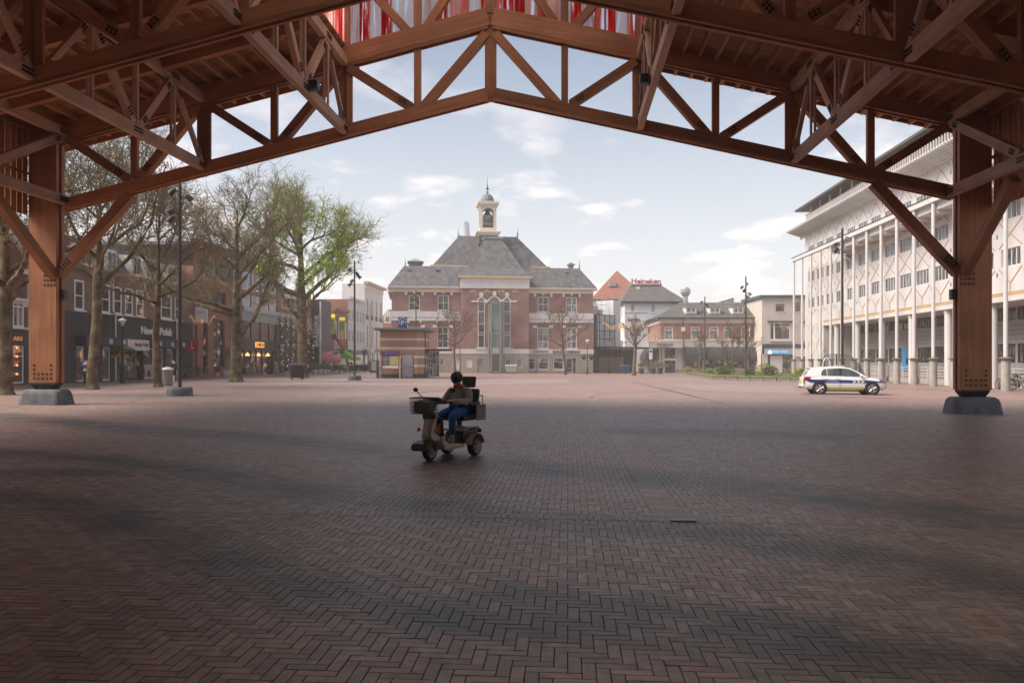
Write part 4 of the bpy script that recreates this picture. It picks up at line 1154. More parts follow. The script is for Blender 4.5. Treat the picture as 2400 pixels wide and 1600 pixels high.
for (px_, py_, dep) in ((950, 620, 4), (1358, 624, 4), (1074, 549, 10), (1213, 549, 10)):
    u, z = at(px_, py_, dep)
    MB().lathe([(.10, 0), (.16, .25), (.07, .4), (.14, .6), (.05, .8), (.02, 1.5)], (u, dep, z - .5), 8).build('finial', M_LEAD, th)
for (px_, py_, dep) in ((958, 632, 2.4), (1025, 632, 2.4), (1106, 630, 1.0), (1085, 582, 8.3), (1204, 582, 8.3), (1328, 637, 2.4)):
    u, z = at(px_, py_, dep)
    MB().box(u - .25, u + .25, dep - .35, dep + .3, z - .12, z + .16).build('roof_vent', M_LEAD, th)
u0, z0 = at(955, 622, 4.5); u1, z1 = at(993, 612, 4.5)
mb = MB().box(u0 + .2, u1 - .2, 4.3, 7.5, z0 - .4, z1 - .1)
mb.build('roof_turret', mat('slatted turret', (.11, .12, .13), .6, (.2, .21, .22), 8, (.2, .2, 6)), th)
hiproof(th, 'turret_roof', M_LEAD, rr(u0, u1, 4.0, 7.8, z1 - .1), rr((u0 + u1) / 2 - .1, (u0 + u1) / 2 + .1, 5.8, 6.0, z1 + .5))
u0, z0 = at(1332, 628, 5); u1, _ = at(1344, 628, 5)
MB().box(u0 + .1, u1 - .1, 4.6, 5.6, z0 - .3, z0 + .35).box(u0 - .1, u1 + .1, 4.4, 5.8, z0 + .35, z0 + .55).box(u0 + .15, u1 - .15, 4.7, 5.5, z0 + .55, z0 + .75).build('chimney', M_LEAD, th)
u0, z0 = at(1212, 628, 5.4); u1, _ = at(1243, 622, 5.4)
MB().box(u0, u1, 4.6, 5.2, z0 - .3, z0 + .2).build('roof_light', M_LEAD, th)
for px_ in (923, 996): pass
for x in (CB0 - .12, CB1 + .12):
    MB().tube((x, -.12, 0), (x, -.12, zE + .3), .06, .06, 8).build('downpipe', M_LEAD, th)
# ---- bell turret
tb0, tzb = at(1125, 541, 7.5); tb1, _ = at(1163.6, 541, 7.5)
tm = (tb0 + tb1) / 2; hw = (tb1 - tb0) / 2; ty = 7.5 + hw
def zz_(py): return at(1144, py, 7.5)[1]
bt = MB(); bt.box(tm - hw * 1.15, tm + hw * 1.15, ty - hw * 1.15, ty + hw * 1.15, zz_(572), zz_(552))
bt.build('turret_base', M_SLATE, th)
mo = MB()
for k, (e, a, b) in enumerate(((1.2, 552, 549), (1.32, 549, 546), (1.45, 546, 542.5))):
    mo.box(tm - hw * e, tm + hw * e, ty - hw * e, ty + hw * e, zz_(a), zz_(b))
mo.build('turret_moulding', M_CREAM, th)
fr = MB(); pw = hw * .32
for sx in (-1, 1):
    for sy in (-1, 1):
        cx, cy = tm + sx * (hw - pw / 2), ty + sy * (hw - pw / 2)
        fr.box(cx - pw / 2, cx + pw / 2, cy - pw / 2, cy + pw / 2, zz_(542.5), zz_(484))
for sy in (-1, 1):
    y_ = ty + sy * (hw - .12)
    fr.box(tm - hw + pw, tm + hw - pw, y_ - .1, y_ + .1, zz_(542.5), zz_(533))
    fr.box(tm - hw + pw, tm + hw - pw, y_ - .1, y_ + .1, zz_(487), zz_(484))
    n = 6
    for i in range(n):
        f0, f1 = -1 + 2 * i / n, -1 + 2 * (i + 1) / n; w_ = hw - pw
        fr.add([(tm + f0 * w_, y_ - .1, zz_(487)), (tm + f1 * w_, y_ - .1, zz_(487)), (tm + f1 * w_, y_ - .1, zz_(487) - .45 * f1 * f1), (tm + f0 * w_, y_ - .1, zz_(487) - .45 * f0 * f0)], [(0, 1, 2, 3)])
for sx in (-1, 1):
    x_ = tm + sx * (hw - .12)
    fr.box(x_ - .1, x_ + .1, ty - hw + pw, ty + hw - pw, zz_(542.5), zz_(533)); fr.box(x_ - .1, x_ + .1, ty - hw + pw, ty + hw - pw, zz_(487), zz_(484))
fr.build('turret_frame', M_CREAM, th)
bf = MB()
for k, py in enumerate((486.5, 503, 508, 514, 519, 525, 530)):
    for dy in (-.5, .5):
        bf.box(tm - hw + pw, tm + hw - pw, ty + dy * hw - .06, ty + dy * hw + .06, zz_(py) - .08, zz_(py) + .04)
bf.build('bell_frame', M_IRON, th)
def bell(x, y, z, r):
    return MB().lathe([(.05 * r, 0), (.45 * r, -.1 * r), (.55 * r, -.5 * r), (.7 * r, -1.0 * r), (1.0 * r, -1.3 * r), (.95 * r, -1.35 * r)], (x, y, z), 12)
bell(tm, ty, zz_(487.5), .62).build('bell', M_IRON, th, smooth=True)
for k, py in enumerate((503, 508.5, 514, 519.5, 525)):
    nbell = 3 + k
    for i in range(nbell):
        x = tm + (hw - pw - .12) * (-1 + 2 * (i + .5) / nbell)
        bell(x, ty - .5 * hw, zz_(py), .23 - .025 * k).build('bell', M_IRON, th)
co = MB()
for e, a, b in ((1.08, 484, 481), (1.2, 481, 478), (1.32, 478, 473)):
    co.box(tm - hw * e, tm + hw * e, ty - hw * e, ty + hw * e, zz_(a), zz_(b))
co.build('turret_cornice', M_CREAM, th)
r0 = hw * .82
dm = MB().lathe([(hw * 1.28, zz_(473)), (hw * 1.1, zz_(470.5)), (r0, zz_(469)), (r0 * .97, zz_(463)), (r0 * .8, zz_(457)), (r0 * .5, zz_(452.5)), (.16, zz_(451)), (.16, zz_(447)), (.22, zz_(446)), (.1, zz_(444))], (tm, ty, 0), 12)
dm.build('turret_dome', mat('weathered copper', (.12, .135, .135), .55, (.2, .22, .215), 2), th)
MB().lathe([(.05, zz_(444)), (.05, zz_(441)), (.24, zz_(439.5)), (.24, zz_(437.5)), (.06, zz_(436)), (.09, zz_(431)), (.04, zz_(429)), (.015, zz_(409))], (tm, ty, 0), 10).build('weather_spike', M_IRON, th)
# shop lettering on the plinth band
M_BLUEL = mat('blue letters', (.055, .065, .22), .5)
for s, x0, x1 in (("JOHNNY'S", 1249, 1285), ('BURGER COMPANY', 1296, 1360)):
    r = TH.rect(x0, 821, x1, 828.2, .15)
    lettering(s, r[0], r[1], r[2] + .02, r[3], -.17, M_BLUEL, th, .02, .02)
# ================================================================ long white office building on the right
def YL(Y, X0=30.0, k=.06): return (X0 + k * Y, Y)
OP = Plane(YL(97.4), YL(38.0))
ob = thing('office_building', 'long white office block with colonnade and tan criss-cross lattice', 'building', M=OP.M)
sc_ = math.hypot(1, .06)
def ou(Y): return (97.4 - Y) * sc_
M_OW = mat('white render', (0.63, 0.61, 0.61), 0.65, (0.54, 0.525, 0.525), 0.5, detail=6)
M_TAN = mat('tan lattice', (0.46, 0.31, 0.18), 0.6)
M_SOF = mat('grey soffit', (0.55, 0.53, 0.52), 0.7)
M_PANEL = mat('grey panel', (0.36, 0.345, 0.335), 0.6, (0.31, 0.295, 0.285), 2)
M_OG = glassmat('office glass', (.03, .035, .04), (.16, .155, .15), .08, 2.0)
M_CONCP = mat('weathered concrete', (.42, .39, .36), .85, (.30, .275, .25), 2.2, (1, 1, .5), bump=.3, bscale=30)
M_CAP = mat('mossy cap', (.16, .14, .09), .9)
BAYW = 3.23
centers = [72.4 + BAYW * m for m in range(-10, 8)]
rowz = [(8.2, 9.4), (11.35, 12.55), (14.4, 15.6)]
Lf = OP.L; ZB, ZT = 6.5, 17.35; UE = ou(90.6)
hs = []
for Yc in centers:
    u = ou(Yc)
    for a, b in rowz: hs.append((u - 1.15, u + 1.15, a, b))
hs = [h for h in hs if h[0] > .2 and h[1] < Lf]
wall_mesh(0, Lf, ZB, ZT, hs, .25).build('wall', M_OW, ob)
MB().quad((0, 0, -.1), (UE, 0, -.1), (UE, 0, ZB), (0, 0, ZB)).quad((UE, 0, -.1), (UE, 4, -.1), (UE, 4, ZB), (UE, 0, ZB)).build('end_wall', M_OW, ob)
MB().box(0, .02, .01, 14, -.1, ZT).box(0.02, Lf, 13.9, 14, -.1, ZT).build('back_wall', M_OW, ob)
strip(ob, 'tan_band', M_TAN, UE, Lf, ZB - .28, ZB, -.04, .02)
strip(ob, 'floor_edge', M_OW, UE, Lf, ZB - .62, ZB - .28, -.10, .3)
strip(ob, 'soffit', M_SOF, UE, Lf, ZB - .64, ZB - .5, .3, 4.0)
for h in hs:
    window(ob, *h, M_OW, M_OG, 4, (), fw=.06, y=.10, dep=.08, bar=.10, split=False)
for Yc in centers:
    u = ou(Yc)
    if u < .5 or u > Lf - 1: continue
    def X(z0, z1, full=True):
        mb = MB()
        for a, b in (((u - 1.35, z0), (u + 1.35, z1)), ((u + 1.35, z0), (u - 1.35, z1))):
            dx_, dz_ = b[0] - a[0], b[1] - a[1]; l = math.hypot(dx_, dz_); nx, nz_ = -dz_ / l * .036, dx_ / l * .036
            y0 = -.03 if a[0] < b[0] else -.034
            mb.prism([(a[0] + nx, a[1] + nz_), (a[0] - nx, a[1] - nz_), (b[0] - nx, b[1] - nz_), (b[0] + nx, b[1] + nz_)], 'y', y0, -.002)
        mb.build('lattice', M_TAN, ob, fixn=True)
    X(9.5, 11.25); X(12.65, 14.3)
    def Vv(z0, zm, flip=False):
        mb = MB()
        for s in (-1, 1):
            a = (u, zm); b = (u + s * 1.35, z0)
            dx_, dz_ = b[0] - a[0], b[1] - a[1]; l = math.hypot(dx_, dz_); nx, nz_ = -dz_ / l * .036, dx_ / l * .036
            mb.prism([(a[0] + nx, a[1] + nz_), (a[0] - nx, a[1] - nz_), (b[0] - nx, b[1] - nz_), (b[0] + nx, b[1] + nz_)], 'y', -.03 - .002 * s, -.002)
        mb.build('lattice', M_TAN, ob, fixn=True)
    Vv(8.1, 7.1); strip(ob, 'lattice', M_TAN, u - .05, u + .05, ZB + .002, 7.1, -.028, -.002)
    Vv(15.7, 16.9)
    if u < UE:
        for z in (.4, 3.4): X(z, z + 2.9)
    for z in (7.6, 10.2, 13.4, 16.2):
        strip(ob, 'vent', M_STEEL, u + 1.55, u + 1.68, z, z + .3, -.012, -.002)
# cornice: a raking slatted eave, then a dark recessed storey with posts and a thin dark roof
ev = MB()
ev.add([(-1.8, -1.7, ZT + .55), (Lf, -1.7, ZT + .55), (Lf, 0, ZT), (-1.8, 0, ZT), (-1.8, -1.7, ZT + .68), (Lf, -1.7, ZT + .68), (Lf, .5, ZT + .68), (-1.8, .5, ZT + .68)],
       [(0, 1, 2, 3), (4, 5, 6, 7), (0, 1, 5, 4), (1, 2, 6, 5), (2, 3, 7, 6), (3, 0, 4, 7)])
ev.build('eave', mat('eave soffit board', (.38, .33, .28), .8), ob, fixn=True)  # brown underside between the ribs
k = 0; u = -1.7
while u < Lf:
    MB().add([(u, -1.78, ZT + .45), (u + .2, -1.78, ZT + .45), (u + .2, -.02, ZT - .14), (u, -.02, ZT - .14), (u, -1.78, ZT + .62), (u + .2, -1.78, ZT + .62), (u + .2, -.02, ZT - .01), (u, -.02, ZT - .01)],
             [(3, 2, 1, 0), (4, 5, 6, 7), (0, 1, 5, 4), (1, 2, 6, 5), (2, 3, 7, 6), (3, 0, 4, 7)]).build('eave_rib', M_OW, ob)
    strip(ob, 'parapet_post', M_OW, u + .02, u + .13, ZT + .68, ZT + 1.55, -1.2, -1.1) if u > 4 else None
    strip(ob, 'frieze_block', M_CREAM, u, u + .18, ZT - .42, ZT - .16, -.09, -.004)
    u += .46
strip(ob, 'parapet_rail', M_STEEL, 4, Lf, ZT + 1.55, ZT + 1.62, -1.2, -1.1)
strip(ob, 'attic_wall', mat('attic cladding', (.07, .07, .08), .6, (.11, .11, .12), 3), 3.8, Lf, ZT + .68, ZT + 2.5, .2, 12)
strip(ob, 'attic_roof', mat('dark roof edge', (.10, .085, .08), .7), 1.2, Lf, ZT + 2.5, ZT + 2.72, -1.6, 13)
for u in np.arange(5, Lf, 3.23):
    strip(ob, 'attic_post', M_OW, u, u + .12, ZT + .68, ZT + 2.5, -.9, -.78)
# colonnade
CY = [49.9 + BAYW * k - .0 for k in range(-3, 15)]
cu = [ou(y) for y in CY]
prof_b = [(.27, -.15), (.27, 1.98)]
base_me = MB().lathe(prof_b, n=20).mesh('column_base', M_CONCP)
cap_me = MB().lathe([(.27, 1.98), (.40, 2.0), (.42, 2.06), (.30, 2.12), (.14, 2.14)], n=20).mesh('column_cap', M_CAP)
sh_me = MB().lathe([(.13, 2.13), (.13, 13.75)], n=16).mesh('column_shaft', M_OW)
for u in cu:
    T = Matrix.Translation((u, -2.0, 0))
    c = link('column_base', base_me, ob, T); link('column_cap', cap_me, ob, T); link('column_shaft', sh_me, ob, T)
strip(ob, 'colonnade_beam', M_OW, min(cu) - .3, max(cu) + .3, 13.75, 14.15, -2.2, -1.8)
strip(ob, 'beam_capping', M_STEEL, min(cu) - .3, max(cu) + .3, 14.15, 14.2, -2.25, -1.75)
ls = ou(83.5)
strip(ob, 'loggia_slab', M_OW, ls, max(cu), 13.2, 14.1, -1.78, -.05)
for u in cu:
    if u > ls: strip(ob, 'slab_beam', M_OW, u - .1, u + .1, 12.95, 13.2, -1.78, -.05)
big_me = MB().lathe([(.30, -.15), (.30, 5.6), (.34, 5.62), (.34, 5.88)], n=20).mesh('thick_column', M_OW)
for Y in (87.2, 81.2, 75, 68.6, 62.2, 55.8, 49.4, 43):
    link('thick_column', big_me, ob, Matrix.Translation((ou(Y), .35, 0)))
# recessed ground floor
gf = 3.2
gh = []
u = UE + .3
while u < Lf - 3.3:
    gh += [(u + .1, u + 3.05, 4.9, 5.8), (u + .1, u + 3.05, 1.75, 3.15)]; u += BAYW
wall_mesh(UE, Lf, -.1, ZB - .6, gh, .15, y=gf).build('ground_wall', M_PANEL, ob)
M_OGW = glassmat('lit office glass', (.02, .022, .025), (.20, .17, .14), .1, 2.6)  # lit rooms only as warm blotches in the pane colour
for h in gh: window(ob, *h, M_STEEL, M_OGW, 5, (), fw=.06, y=gf + .08, bar=.05, split=False)
u = UE + .3
while u < Lf - 3.3:     # panel joints
    for z in (.4, .85, 1.3, 3.45, 3.8, 4.15, 4.5):
        strip(ob, 'panel_joint', M_STEEL, u, u + BAYW - .05, z, z + .02, gf - .006, gf - .001)
    u += BAYW
strip(ob, 'ramp_wall', M_CONCP, ou(80), Lf, -.1, .42, .9, 1.15)
rl = MB()
ua, ub_ = ou(80), Lf
for z in (.62, .85, 1.1, 1.35): rl.tube((ua, 1.0, z), (ub_, 1.0, z), .025, .025, 6)
for x in np.arange(ua, ub_, 1.6): rl.tube((x, 1.0, .42), (x, 1.0, 1.37), .03, .03, 6)
rl.build('railing', M_OW, ob)
bd = strip(ob, 'door', mat('sky blue door', (.06, .33, .62), .5), ou(77.3), ou(75.4), 1.0, 3.2, gf - .12, gf - .02)
MB().box(ou(76.2), ou(75.9), gf - .16, gf - .121, 1.6, 2.2).build('handle', M_STEEL, bd)

# ================================================================ cream shop building at the end of the square
CP = Plane(GY(1786, 122), GY(1905, 122))
cb = thing('cream_shop_building', 'cream rendered three-storey building with a supermarket sign and white roller door', 'building', M=CP.M)
M_CRM = mat('cream render', (.62, .56, .50), .75, (.56, .50, .45), .8)
M_DARKF = mat('charcoal fascia', (.05, .055, .062), .5)
def cr_(x0, y0, x1, y1, off=0): return CP.rect(x0, y0, x1, y1, off)
zt1 = CP.uv(1830, 698)[1]; Lc = CP.L
wu = [cr_(1817.6, 712, 1840, 731), cr_(1857, 708, 1877.5, 731)]
wb = [cr_(1804.5, 756, 1852, 796.5), cr_(1881, 757, 1900, 797)]
zf1 = CP.uv(1830, 806)[1]; zf0 = CP.uv(1830, 815.5)[1]
wall_mesh(0, Lc, zf1, zt1, wu + wb, .25).build('wall', M_CRM, cb)
for r in wu:
    window(cb, *r, M_CRM, M_GLASS, 1, (.78,), fw=.1, y=.14, sill=.12)
for r in wb:
    window(cb, *r, M_FRAME, M_GLASS, 1, (.78,), fw=.14, y=.10)
    n = r[0] + (r[1] - r[0]) * .22
    strip(cb, 'mullion', M_FRAME, n - .12, n + .12, r[2] + .14, r[3] - .14, .05, .13)
    strip(cb, 'window_hood', M_STEEL, r[0] - .35, r[1] + .35, r[3] + .05, r[3] + .25, -.35, .02)
    strip(cb, 'window_sill', M_CRM, r[0] - .1, r[1] + .1, r[2] - .25, r[2] - .01, -.15, .01)
strip(cb, 'dark_fascia', M_DARKF, -.02, Lc, zf0, zf1, -.35, .05)
strip(cb, 'eave', mat('green eave', (.05, .09, .085), .6), -.35, Lc + .2, zt1, zt1 + .42, -.4, 10)
# the side wall seen over the cafe roof, with its raking eave
sd = MB(); sd.quad((0, 0, 0), (0, 10, 0), (0, 10, zt1 - .2), (0, 0, zt1)); sd.build('side_wall', M_CRM, cb)
MB().quad((0, 0, -.1), (Lc, 0, -.1), (Lc, 10, -.1), (0, 10, -.1)).build('floor_slab', M_STONE, cb)
ZQ = zt1 + .9
bw = MB(); bw.add([(-4.2, 16, 0), (0, 16, 0), (0, 16, ZQ), (-4.2, 16, ZQ - 1.2)], [(0, 1, 2, 3)]); bw.quad((0, 9.9, 0), (0, 16, 0), (0, 16, ZQ), (0, 9.9, zt1)); bw.build('rear_wing', M_CRM, cb)
re = MB(); re.add([(-7.6, 15.5, ZQ - 2.1), (0, 15.5, ZQ + .05), (0, 19, ZQ + .05), (-7.6, 19, ZQ - 2.1), (-7.6, 15.5, ZQ - 1.8), (0, 15.5, ZQ + .35), (0, 19, ZQ + .35), (-7.6, 19, ZQ - 1.8)],
       [(0, 1, 2, 3), (4, 5, 6, 7), (0, 1, 5, 4), (1, 2, 6, 5), (2, 3, 7, 6), (3, 0, 4, 7)]); re.build('rear_eave', MATS['green eave'], cb, fixn=True)
window(cb, -1.1, -.5, ZQ - 2.7, ZQ - 1.2, M_FRAME, M_GLASS, 1, (.5,), fw=.08, y=15.95)
zs0 = CP.uv(1830, 830)[1]
MB().box(0, .35, -.02, .4, 0, zs0).box(0, .9, .02, .3, 0, zs0 + .0).box(4.75, 6.2, .02, .3, 0, zs0).box(Lc - .2, Lc, 0, .3, 0, zs0).build('piers', M_CRM, cb)
strip(cb, 'shop_recess', M_DARKF, 0, Lc, 0, zf0, .32, .45)
r = cr_(1792, 815.8, 1861, 830, .3)
sg = strip(cb, 'sign_board', mat('lilac sign board', (.42, .41, .46), .5), *r, -.3, -.1)
r2 = cr_(1861.5, 815.8, 1888, 835.5, .3)
strip(cb, 'sign_panel', M_WHITE, *r2, -.28, -.1)
M_CYAN = mat('lit cyan letters', (.05, .45, .75), .4, emit=(.05, .42, .75), estr=.85)
r3 = cr_(1810, 821, 1847, 828, .32); lettering('Albert Heijn', *r3, -.33, M_CYAN, cb, .02, .02)
r4 = cr_(1800.5, 820, 1808.5, 828.8, .32)
um, zm = (r4[0] + r4[1]) / 2, (r4[2] + r4[3]) / 2; hh = (r4[3] - r4[2]) / 2
MB().prism([(um - hh, zm - hh), (um + hh, zm - hh), (um + hh, zm + .35 * hh), (um + .1 * hh, zm + hh), (um - hh, zm + .35 * hh)], 'y', -.36, -.31).build('house_emblem', mat('lit pale emblem', (.5, .75, .85), .4, emit=(.5, .8, .95), estr=.8), cb, fixn=True)
r5 = cr_(1806.5, 833, 1835, 874, .1)
gd = strip(cb, 'roller_door', mat('white roller door', (.62, .60, .58), .55), r5[0], r5[1], .05, r5[3], .1, .2)
for k in range(1, 5): MB().box(r5[0] + .02, r5[1] - .02, .092, .099, r5[3] * k / 5, r5[3] * k / 5 + .03).build('door_joint', M_SOF, gd)
strip(cb, 'shop_pane', M_GLASSD, r5[1] + .15, 4.7, .05, zs0, .15, .2)
strip(cb, 'shop_pane', M_GLASSD, 6.25, Lc - .25, .05, zs0, .15, .2)

# ================================================================ corner cafe
KP = Plane(GY(1547.5, 126), GY(1785, 126))
kc = thing('corner_cafe', 'brick corner cafe with dark tiled roof, dormers and black awnings', 'cafe', M=KP.M)
M_CFB = brickwall('cafe brick', (.36, .17, .125), (.30, .14, .11), (.36, .27, .23))
M_TILE = tiles('grey roof tile', (.085, .08, .08), (.16, .15, .145), 2.6, .6, .5)
M_AWN = mat('black awning', (.028, .03, .036), .75, (.045, .047, .053), 2)
def kr(x0, y0, x1, y1, off=0): return KP.rect(x0, y0, x1, y1, off)
Lk = KP.L
kz = lambda py: KP.uv(1660, py)[1]
ze, zw1, zw0, zp = kz(747.5), kz(757), kz(796.5), kz(813)
kw = [kr(1557.5, 766, 1577, 799), kr(1619, 766, 1640, 796.5), kr(1662.5, 766, 1684, 796.5), kr(1696.6, 766, 1717.5, 796.5), kr(1737, 766, 1758, 796.5)]
kw[0] = (kw[0][0], kw[0][1], zw0 + .02, kw[0][3])
wall_mesh(0, Lk, zw0, zw1, [(a, b, max(c, zw0 + .01), d) for a, b, c, d in kw], .2).build('wall', M_CFB, kc)
for r in kw: window(kc, r[0], r[1], max(r[2], zw0 + .01), r[3], M_FRAME, M_GLASSC, 1, (.76,), fw=.13, y=.10, bar=.1)
strip(kc, 'frieze', M_CRM, -.05, Lk, zw1, ze, -.12, .05)
strip(kc, 'fascia', M_CRM, 0, Lk, zp, zw0, -.06, .1)
strip(kc, 'fascia_moulding', M_WHITE, 0, Lk, zw0 - .08, zw0 + .06, -.14, -.062)
strip(kc, 'gutter', M_DARKF, -.5, Lk, ze, ze + .28, -.45, .1)
# left flank, running back from the corner
fk = Plane(GY(1519, 140), GY(1547.5, 126))
inv = KP.M.inverted() @ fk.M
fl = MB(); fwn = []
for a in (.5, 3.2, 6.0, 9.0): fwn.append((a + .3, a + 1.7, zw0 + .2, zw1 - .9))
wm = wall_mesh(0, fk.L, zw0, zw1, fwn, .2)
def flank(mb, name, m): return mb.build(name, m, kc, M=inv)
flank(wm, 'flank_wall', M_CFB)
for r in fwn:
    w = window(kc, *r, M_FRAME, M_GLASSC, 1, (.7,), fw=.12, y=.1); w.matrix_local = inv
flank(MB().box(0, fk.L, -.1, .05, zw1, ze), 'flank_frieze', M_CRM)
flank(MB().box(0, fk.L, -.06, .1, zp, zw0), 'flank_fascia', M_CRM)
flank(MB().box(0, fk.L, .1, .2, 0, zp), 'flank_shopfront', M_GLASSD)
flank(MB().box(0, fk.L, -.45, .1, ze, ze + .28), 'flank_gutter', M_DARKF)
q = inv @ Vector((0, -.45, 0)); flx, fly = q.x, q.y
# roof with hip to the left
rz_ = KP.uv(1592, 711, -5)[1]; ru0 = KP.uv(1592, 711, -5)[0]
MB().add([(-.5, -.45, ze + .28), (Lk, -.45, ze + .28), (Lk, 5, rz_), (ru0, 5, rz_), (flx - .3, fly, ze + .28), (ru0 + 1, 10, ze + .3), (Lk, 10.5, ze + .28)],
         [(0, 1, 2, 3), (0, 3, 4), (3, 5, 4), (3, 2, 6, 5)]).build('roof', M_TILE, kc, fixn=True)
strip(kc, 'ridge', mat('ridge tile', (.42, .40, .38), .7), ru0, Lk, rz_ - .02, rz_ + .16, 4.85, 5.15)
slope = (rz_ - ze - .28) / 5.45
for x0, x1 in ((1608, 1634.5), (1664, 1690.5), (1718, 1745)):
    r = kr(x0, 718.5, x1, 735)
    zb_ = r[2]; yb = -.45 + (zb_ - ze - .28) / slope
    d = MB().box(r[0], r[1], yb - .25, yb + 2.6, zb_, r[3])
    dm_ = d.build('dormer', M_WHITE, kc)
    window(kc, r[0] + .15, r[1] - .15, zb_ + .15, r[3] - .1, M_FRAME, M_GLASSC, 2, (), fw=.1, y=yb - .28, bar=.12, name='dormer_window')
    strip(kc, 'dormer_roof', M_LEAD, r[0] - .15, r[1] + .15, r[3], r[3] + .12, yb - .45, yb + 2.6)
# ventilation cowl
u, z = KP.uv(1606.5, 709, -6); 
MB().lathe([(.42, rz_ - .5), (.42, z + 1.0), (.5, z + 1.1), (.85, z + 1.6), (.85, z + 2.1), (.6, z + 2.35), (.55, z + 2.5)], (u, 6, 0), 12).build('vent_cowl', mat('galvanised', (.42, .44, .46), .4, metal=.6), kc)
# ground floor: piers, glazing, awnings
strip(kc, 'shop_glazing', M_GLASSD, 3.9, Lk, .7, zp, .25, .3)
strip(kc, 'shop_sill', M_CRM, 3.9, Lk, 0, .7, .0, .3)
aw = [(1603.5, 1648), (1653.5, 1698), (1699.5, 1745), (1754, 1778)]
for x0, x1 in aw:
    r = kr(x0, 813, x1, 841); n = 7; mb = MB(); H = r[3] - r[2]
    prof = [(-.08 - 1.5 * math.sin(math.pi / 2 * k / n), r[2] + H * math.cos(math.pi / 2 * k / n)) for k in range(n + 1)]
    for (y0, z0), (y1, z1) in zip(prof[:-1], prof[1:]): mb.quad((r[0], y0, z0), (r[1], y0, z0), (r[1], y1, z1), (r[0], y1, z1))
    for x in (r[0], r[1]): mb.poly([(x, y, z) for y, z in prof] + [(x, -.08, r[2])])
    mb.box(r[0], r[1], prof[-1][0] - .02, prof[-1][0] + .02, r[2] - .22, r[2] - .004)
    mb.build('awning', M_AWN, kc, smooth=False)
for px_ in (1600, 1650, 1700, 1749, 1782):
    u = KP.uv(px_, 850)[0]; strip(kc, 'pier', M_CRM, u - .28, u + .28, 0, zp, -.03, .24)
n = 7; mb = MB(); r = kr(1500, 816, 1546, 841); H = r[3] - r[2]
# entrance on the corner with the balcony sign above
e = kr(1558, 843, 1583, 872.5)
strip(kc, 'entrance_wall', M_CRM, -.1, e[0], 0, zp, .02, .3); strip(kc, 'entrance_wall', M_CRM, e[1], 3.9, 0, zp, .02, .3)
strip(kc, 'entrance_wall', M_WHITE, e[0], e[1], e[3] - .1, e[3] + .25, -.02, .28); strip(kc, 'fanlight', M_GLASSD, e[0], e[1], e[3] + .25, zp, .1, .16)
d = strip(kc, 'door', M_DOOR, e[0], e[1], 0, e[3] - .1, .12, .2)
for k in range(4):
    w_ = (e[1] - e[0]) / 4; MB().box(e[0] + k * w_ + .07, e[0] + (k + 1) * w_ - .07, .10, .118, .5, e[3] - .3).build('pane', M_GLASSD, d)
sb = kr(1520, 799, 1600, 814.5, .9)
bl = strip(kc, 'balcony', M_CRM, sb[0], sb[1], sb[2], sb[3] - .1, -1.0, -.15)
strip(kc, 'balcony_rail', M_WHITE, sb[0], sb[1], sb[3] - .1, sb[3] - .02, -1.05, -.92)
tr_ = kr(1540, 804.5, 1577, 810.5, 1.0); lettering('SPICERHUUS', *tr_, -1.02, mat('bronze letters', (.16, .12, .10), .5), kc, .015, .02)
tr_ = kr(1542, 811.8, 1571, 813.6, 1.0); lettering('CAFE RESTAURANT', *tr_, -1.02, MATS['bronze letters'], kc, .01, .0)
mb = MB(); n = 7; u0_, u1_, zb0, zt0 = -3.6, -.15, zp - 2.0, zp
prof = [(-.1 - 1.4 * math.sin(math.pi / 2 * k / n), zb0 + (zt0 - zb0) * math.cos(math.pi / 2 * k / n)) for k in range(n + 1)]
for (y0, z0), (y1, z1) in zip(prof[:-1], prof[1:]): mb.quad((0, y0, z0), (11, y0, z0), (11, y1, z1), (0, y1, z1))
for x in (0, 11): mb.poly([(x, y, z) for y, z in prof] + [(x, -.1, zb0)])
flank(mb, 'flank_awning', M_AWN)
for px_, py0, py1 in ((1600.5, 752, 862),):
    u = KP.uv(px_, 800)[0]; MB().tube((u, -.2, 0), (u, -.2, ze), .06, .06, 8).build('downpipe', M_DARKF, kc)
    z = KP.uv(px_, 771)[1]; MB().box(u - .28, u + .28, -.5, -.15, z - .35, z + .3).build('wall_lantern', mat('lantern white', (.75, .73, .68), .4), kc)

# ================================================================ white hotel
HP = Plane(GY(1464, 140), GY(1572, 140))
ho = thing('hotel_building', 'white rendered hotel with dark hipped roof and red beer letters on top', 'hotel', M=HP.M)
M_HW = mat('hotel white', (.74, .75, .76), .7, (.66, .68, .69), .5)
hzE = HP.uv(1500, 711)[1]; Lh = HP.L + 2.5; HD = 11.0
hw_ = [HP.rect(1479, 712, 1487.5, 731), HP.rect(1526, 712.5, 1536, 732), HP.rect(1446.5, 780, 1460, 793)]
wall_mesh(0, Lh, -.1, hzE, hw_[:2], .2).build('wall', M_HW, ho)
for r in hw_[:2]: window(ho, *r, M_FRAME, M_GLASSC, 2, (.33, .66), fw=.08, y=.1, bar=.05, sill=.1)
lw = MB(); lw.quad((0, 0, -.1), (0, HD, -.1), (0, HD, hzE), (0, 0, hzE)).quad((Lh, 0, -.1), (Lh, HD, -.1), (Lh, HD, hzE), (Lh, 0, hzE)).quad((0, HD, -.1), (Lh, HD, -.1), (Lh, HD, hzE), (0, HD, hzE)).build('side_wall', M_HW, ho)
Ms = Matrix.Rotation(-math.pi / 2, 4, 'Z')     # local frame of the left flank: x runs from back to front
Ms = Matrix(((0, 1, 0, 0), (-1, 0, 0, HD), (0, 0, 1, 0), (0, 0, 0, 1)))
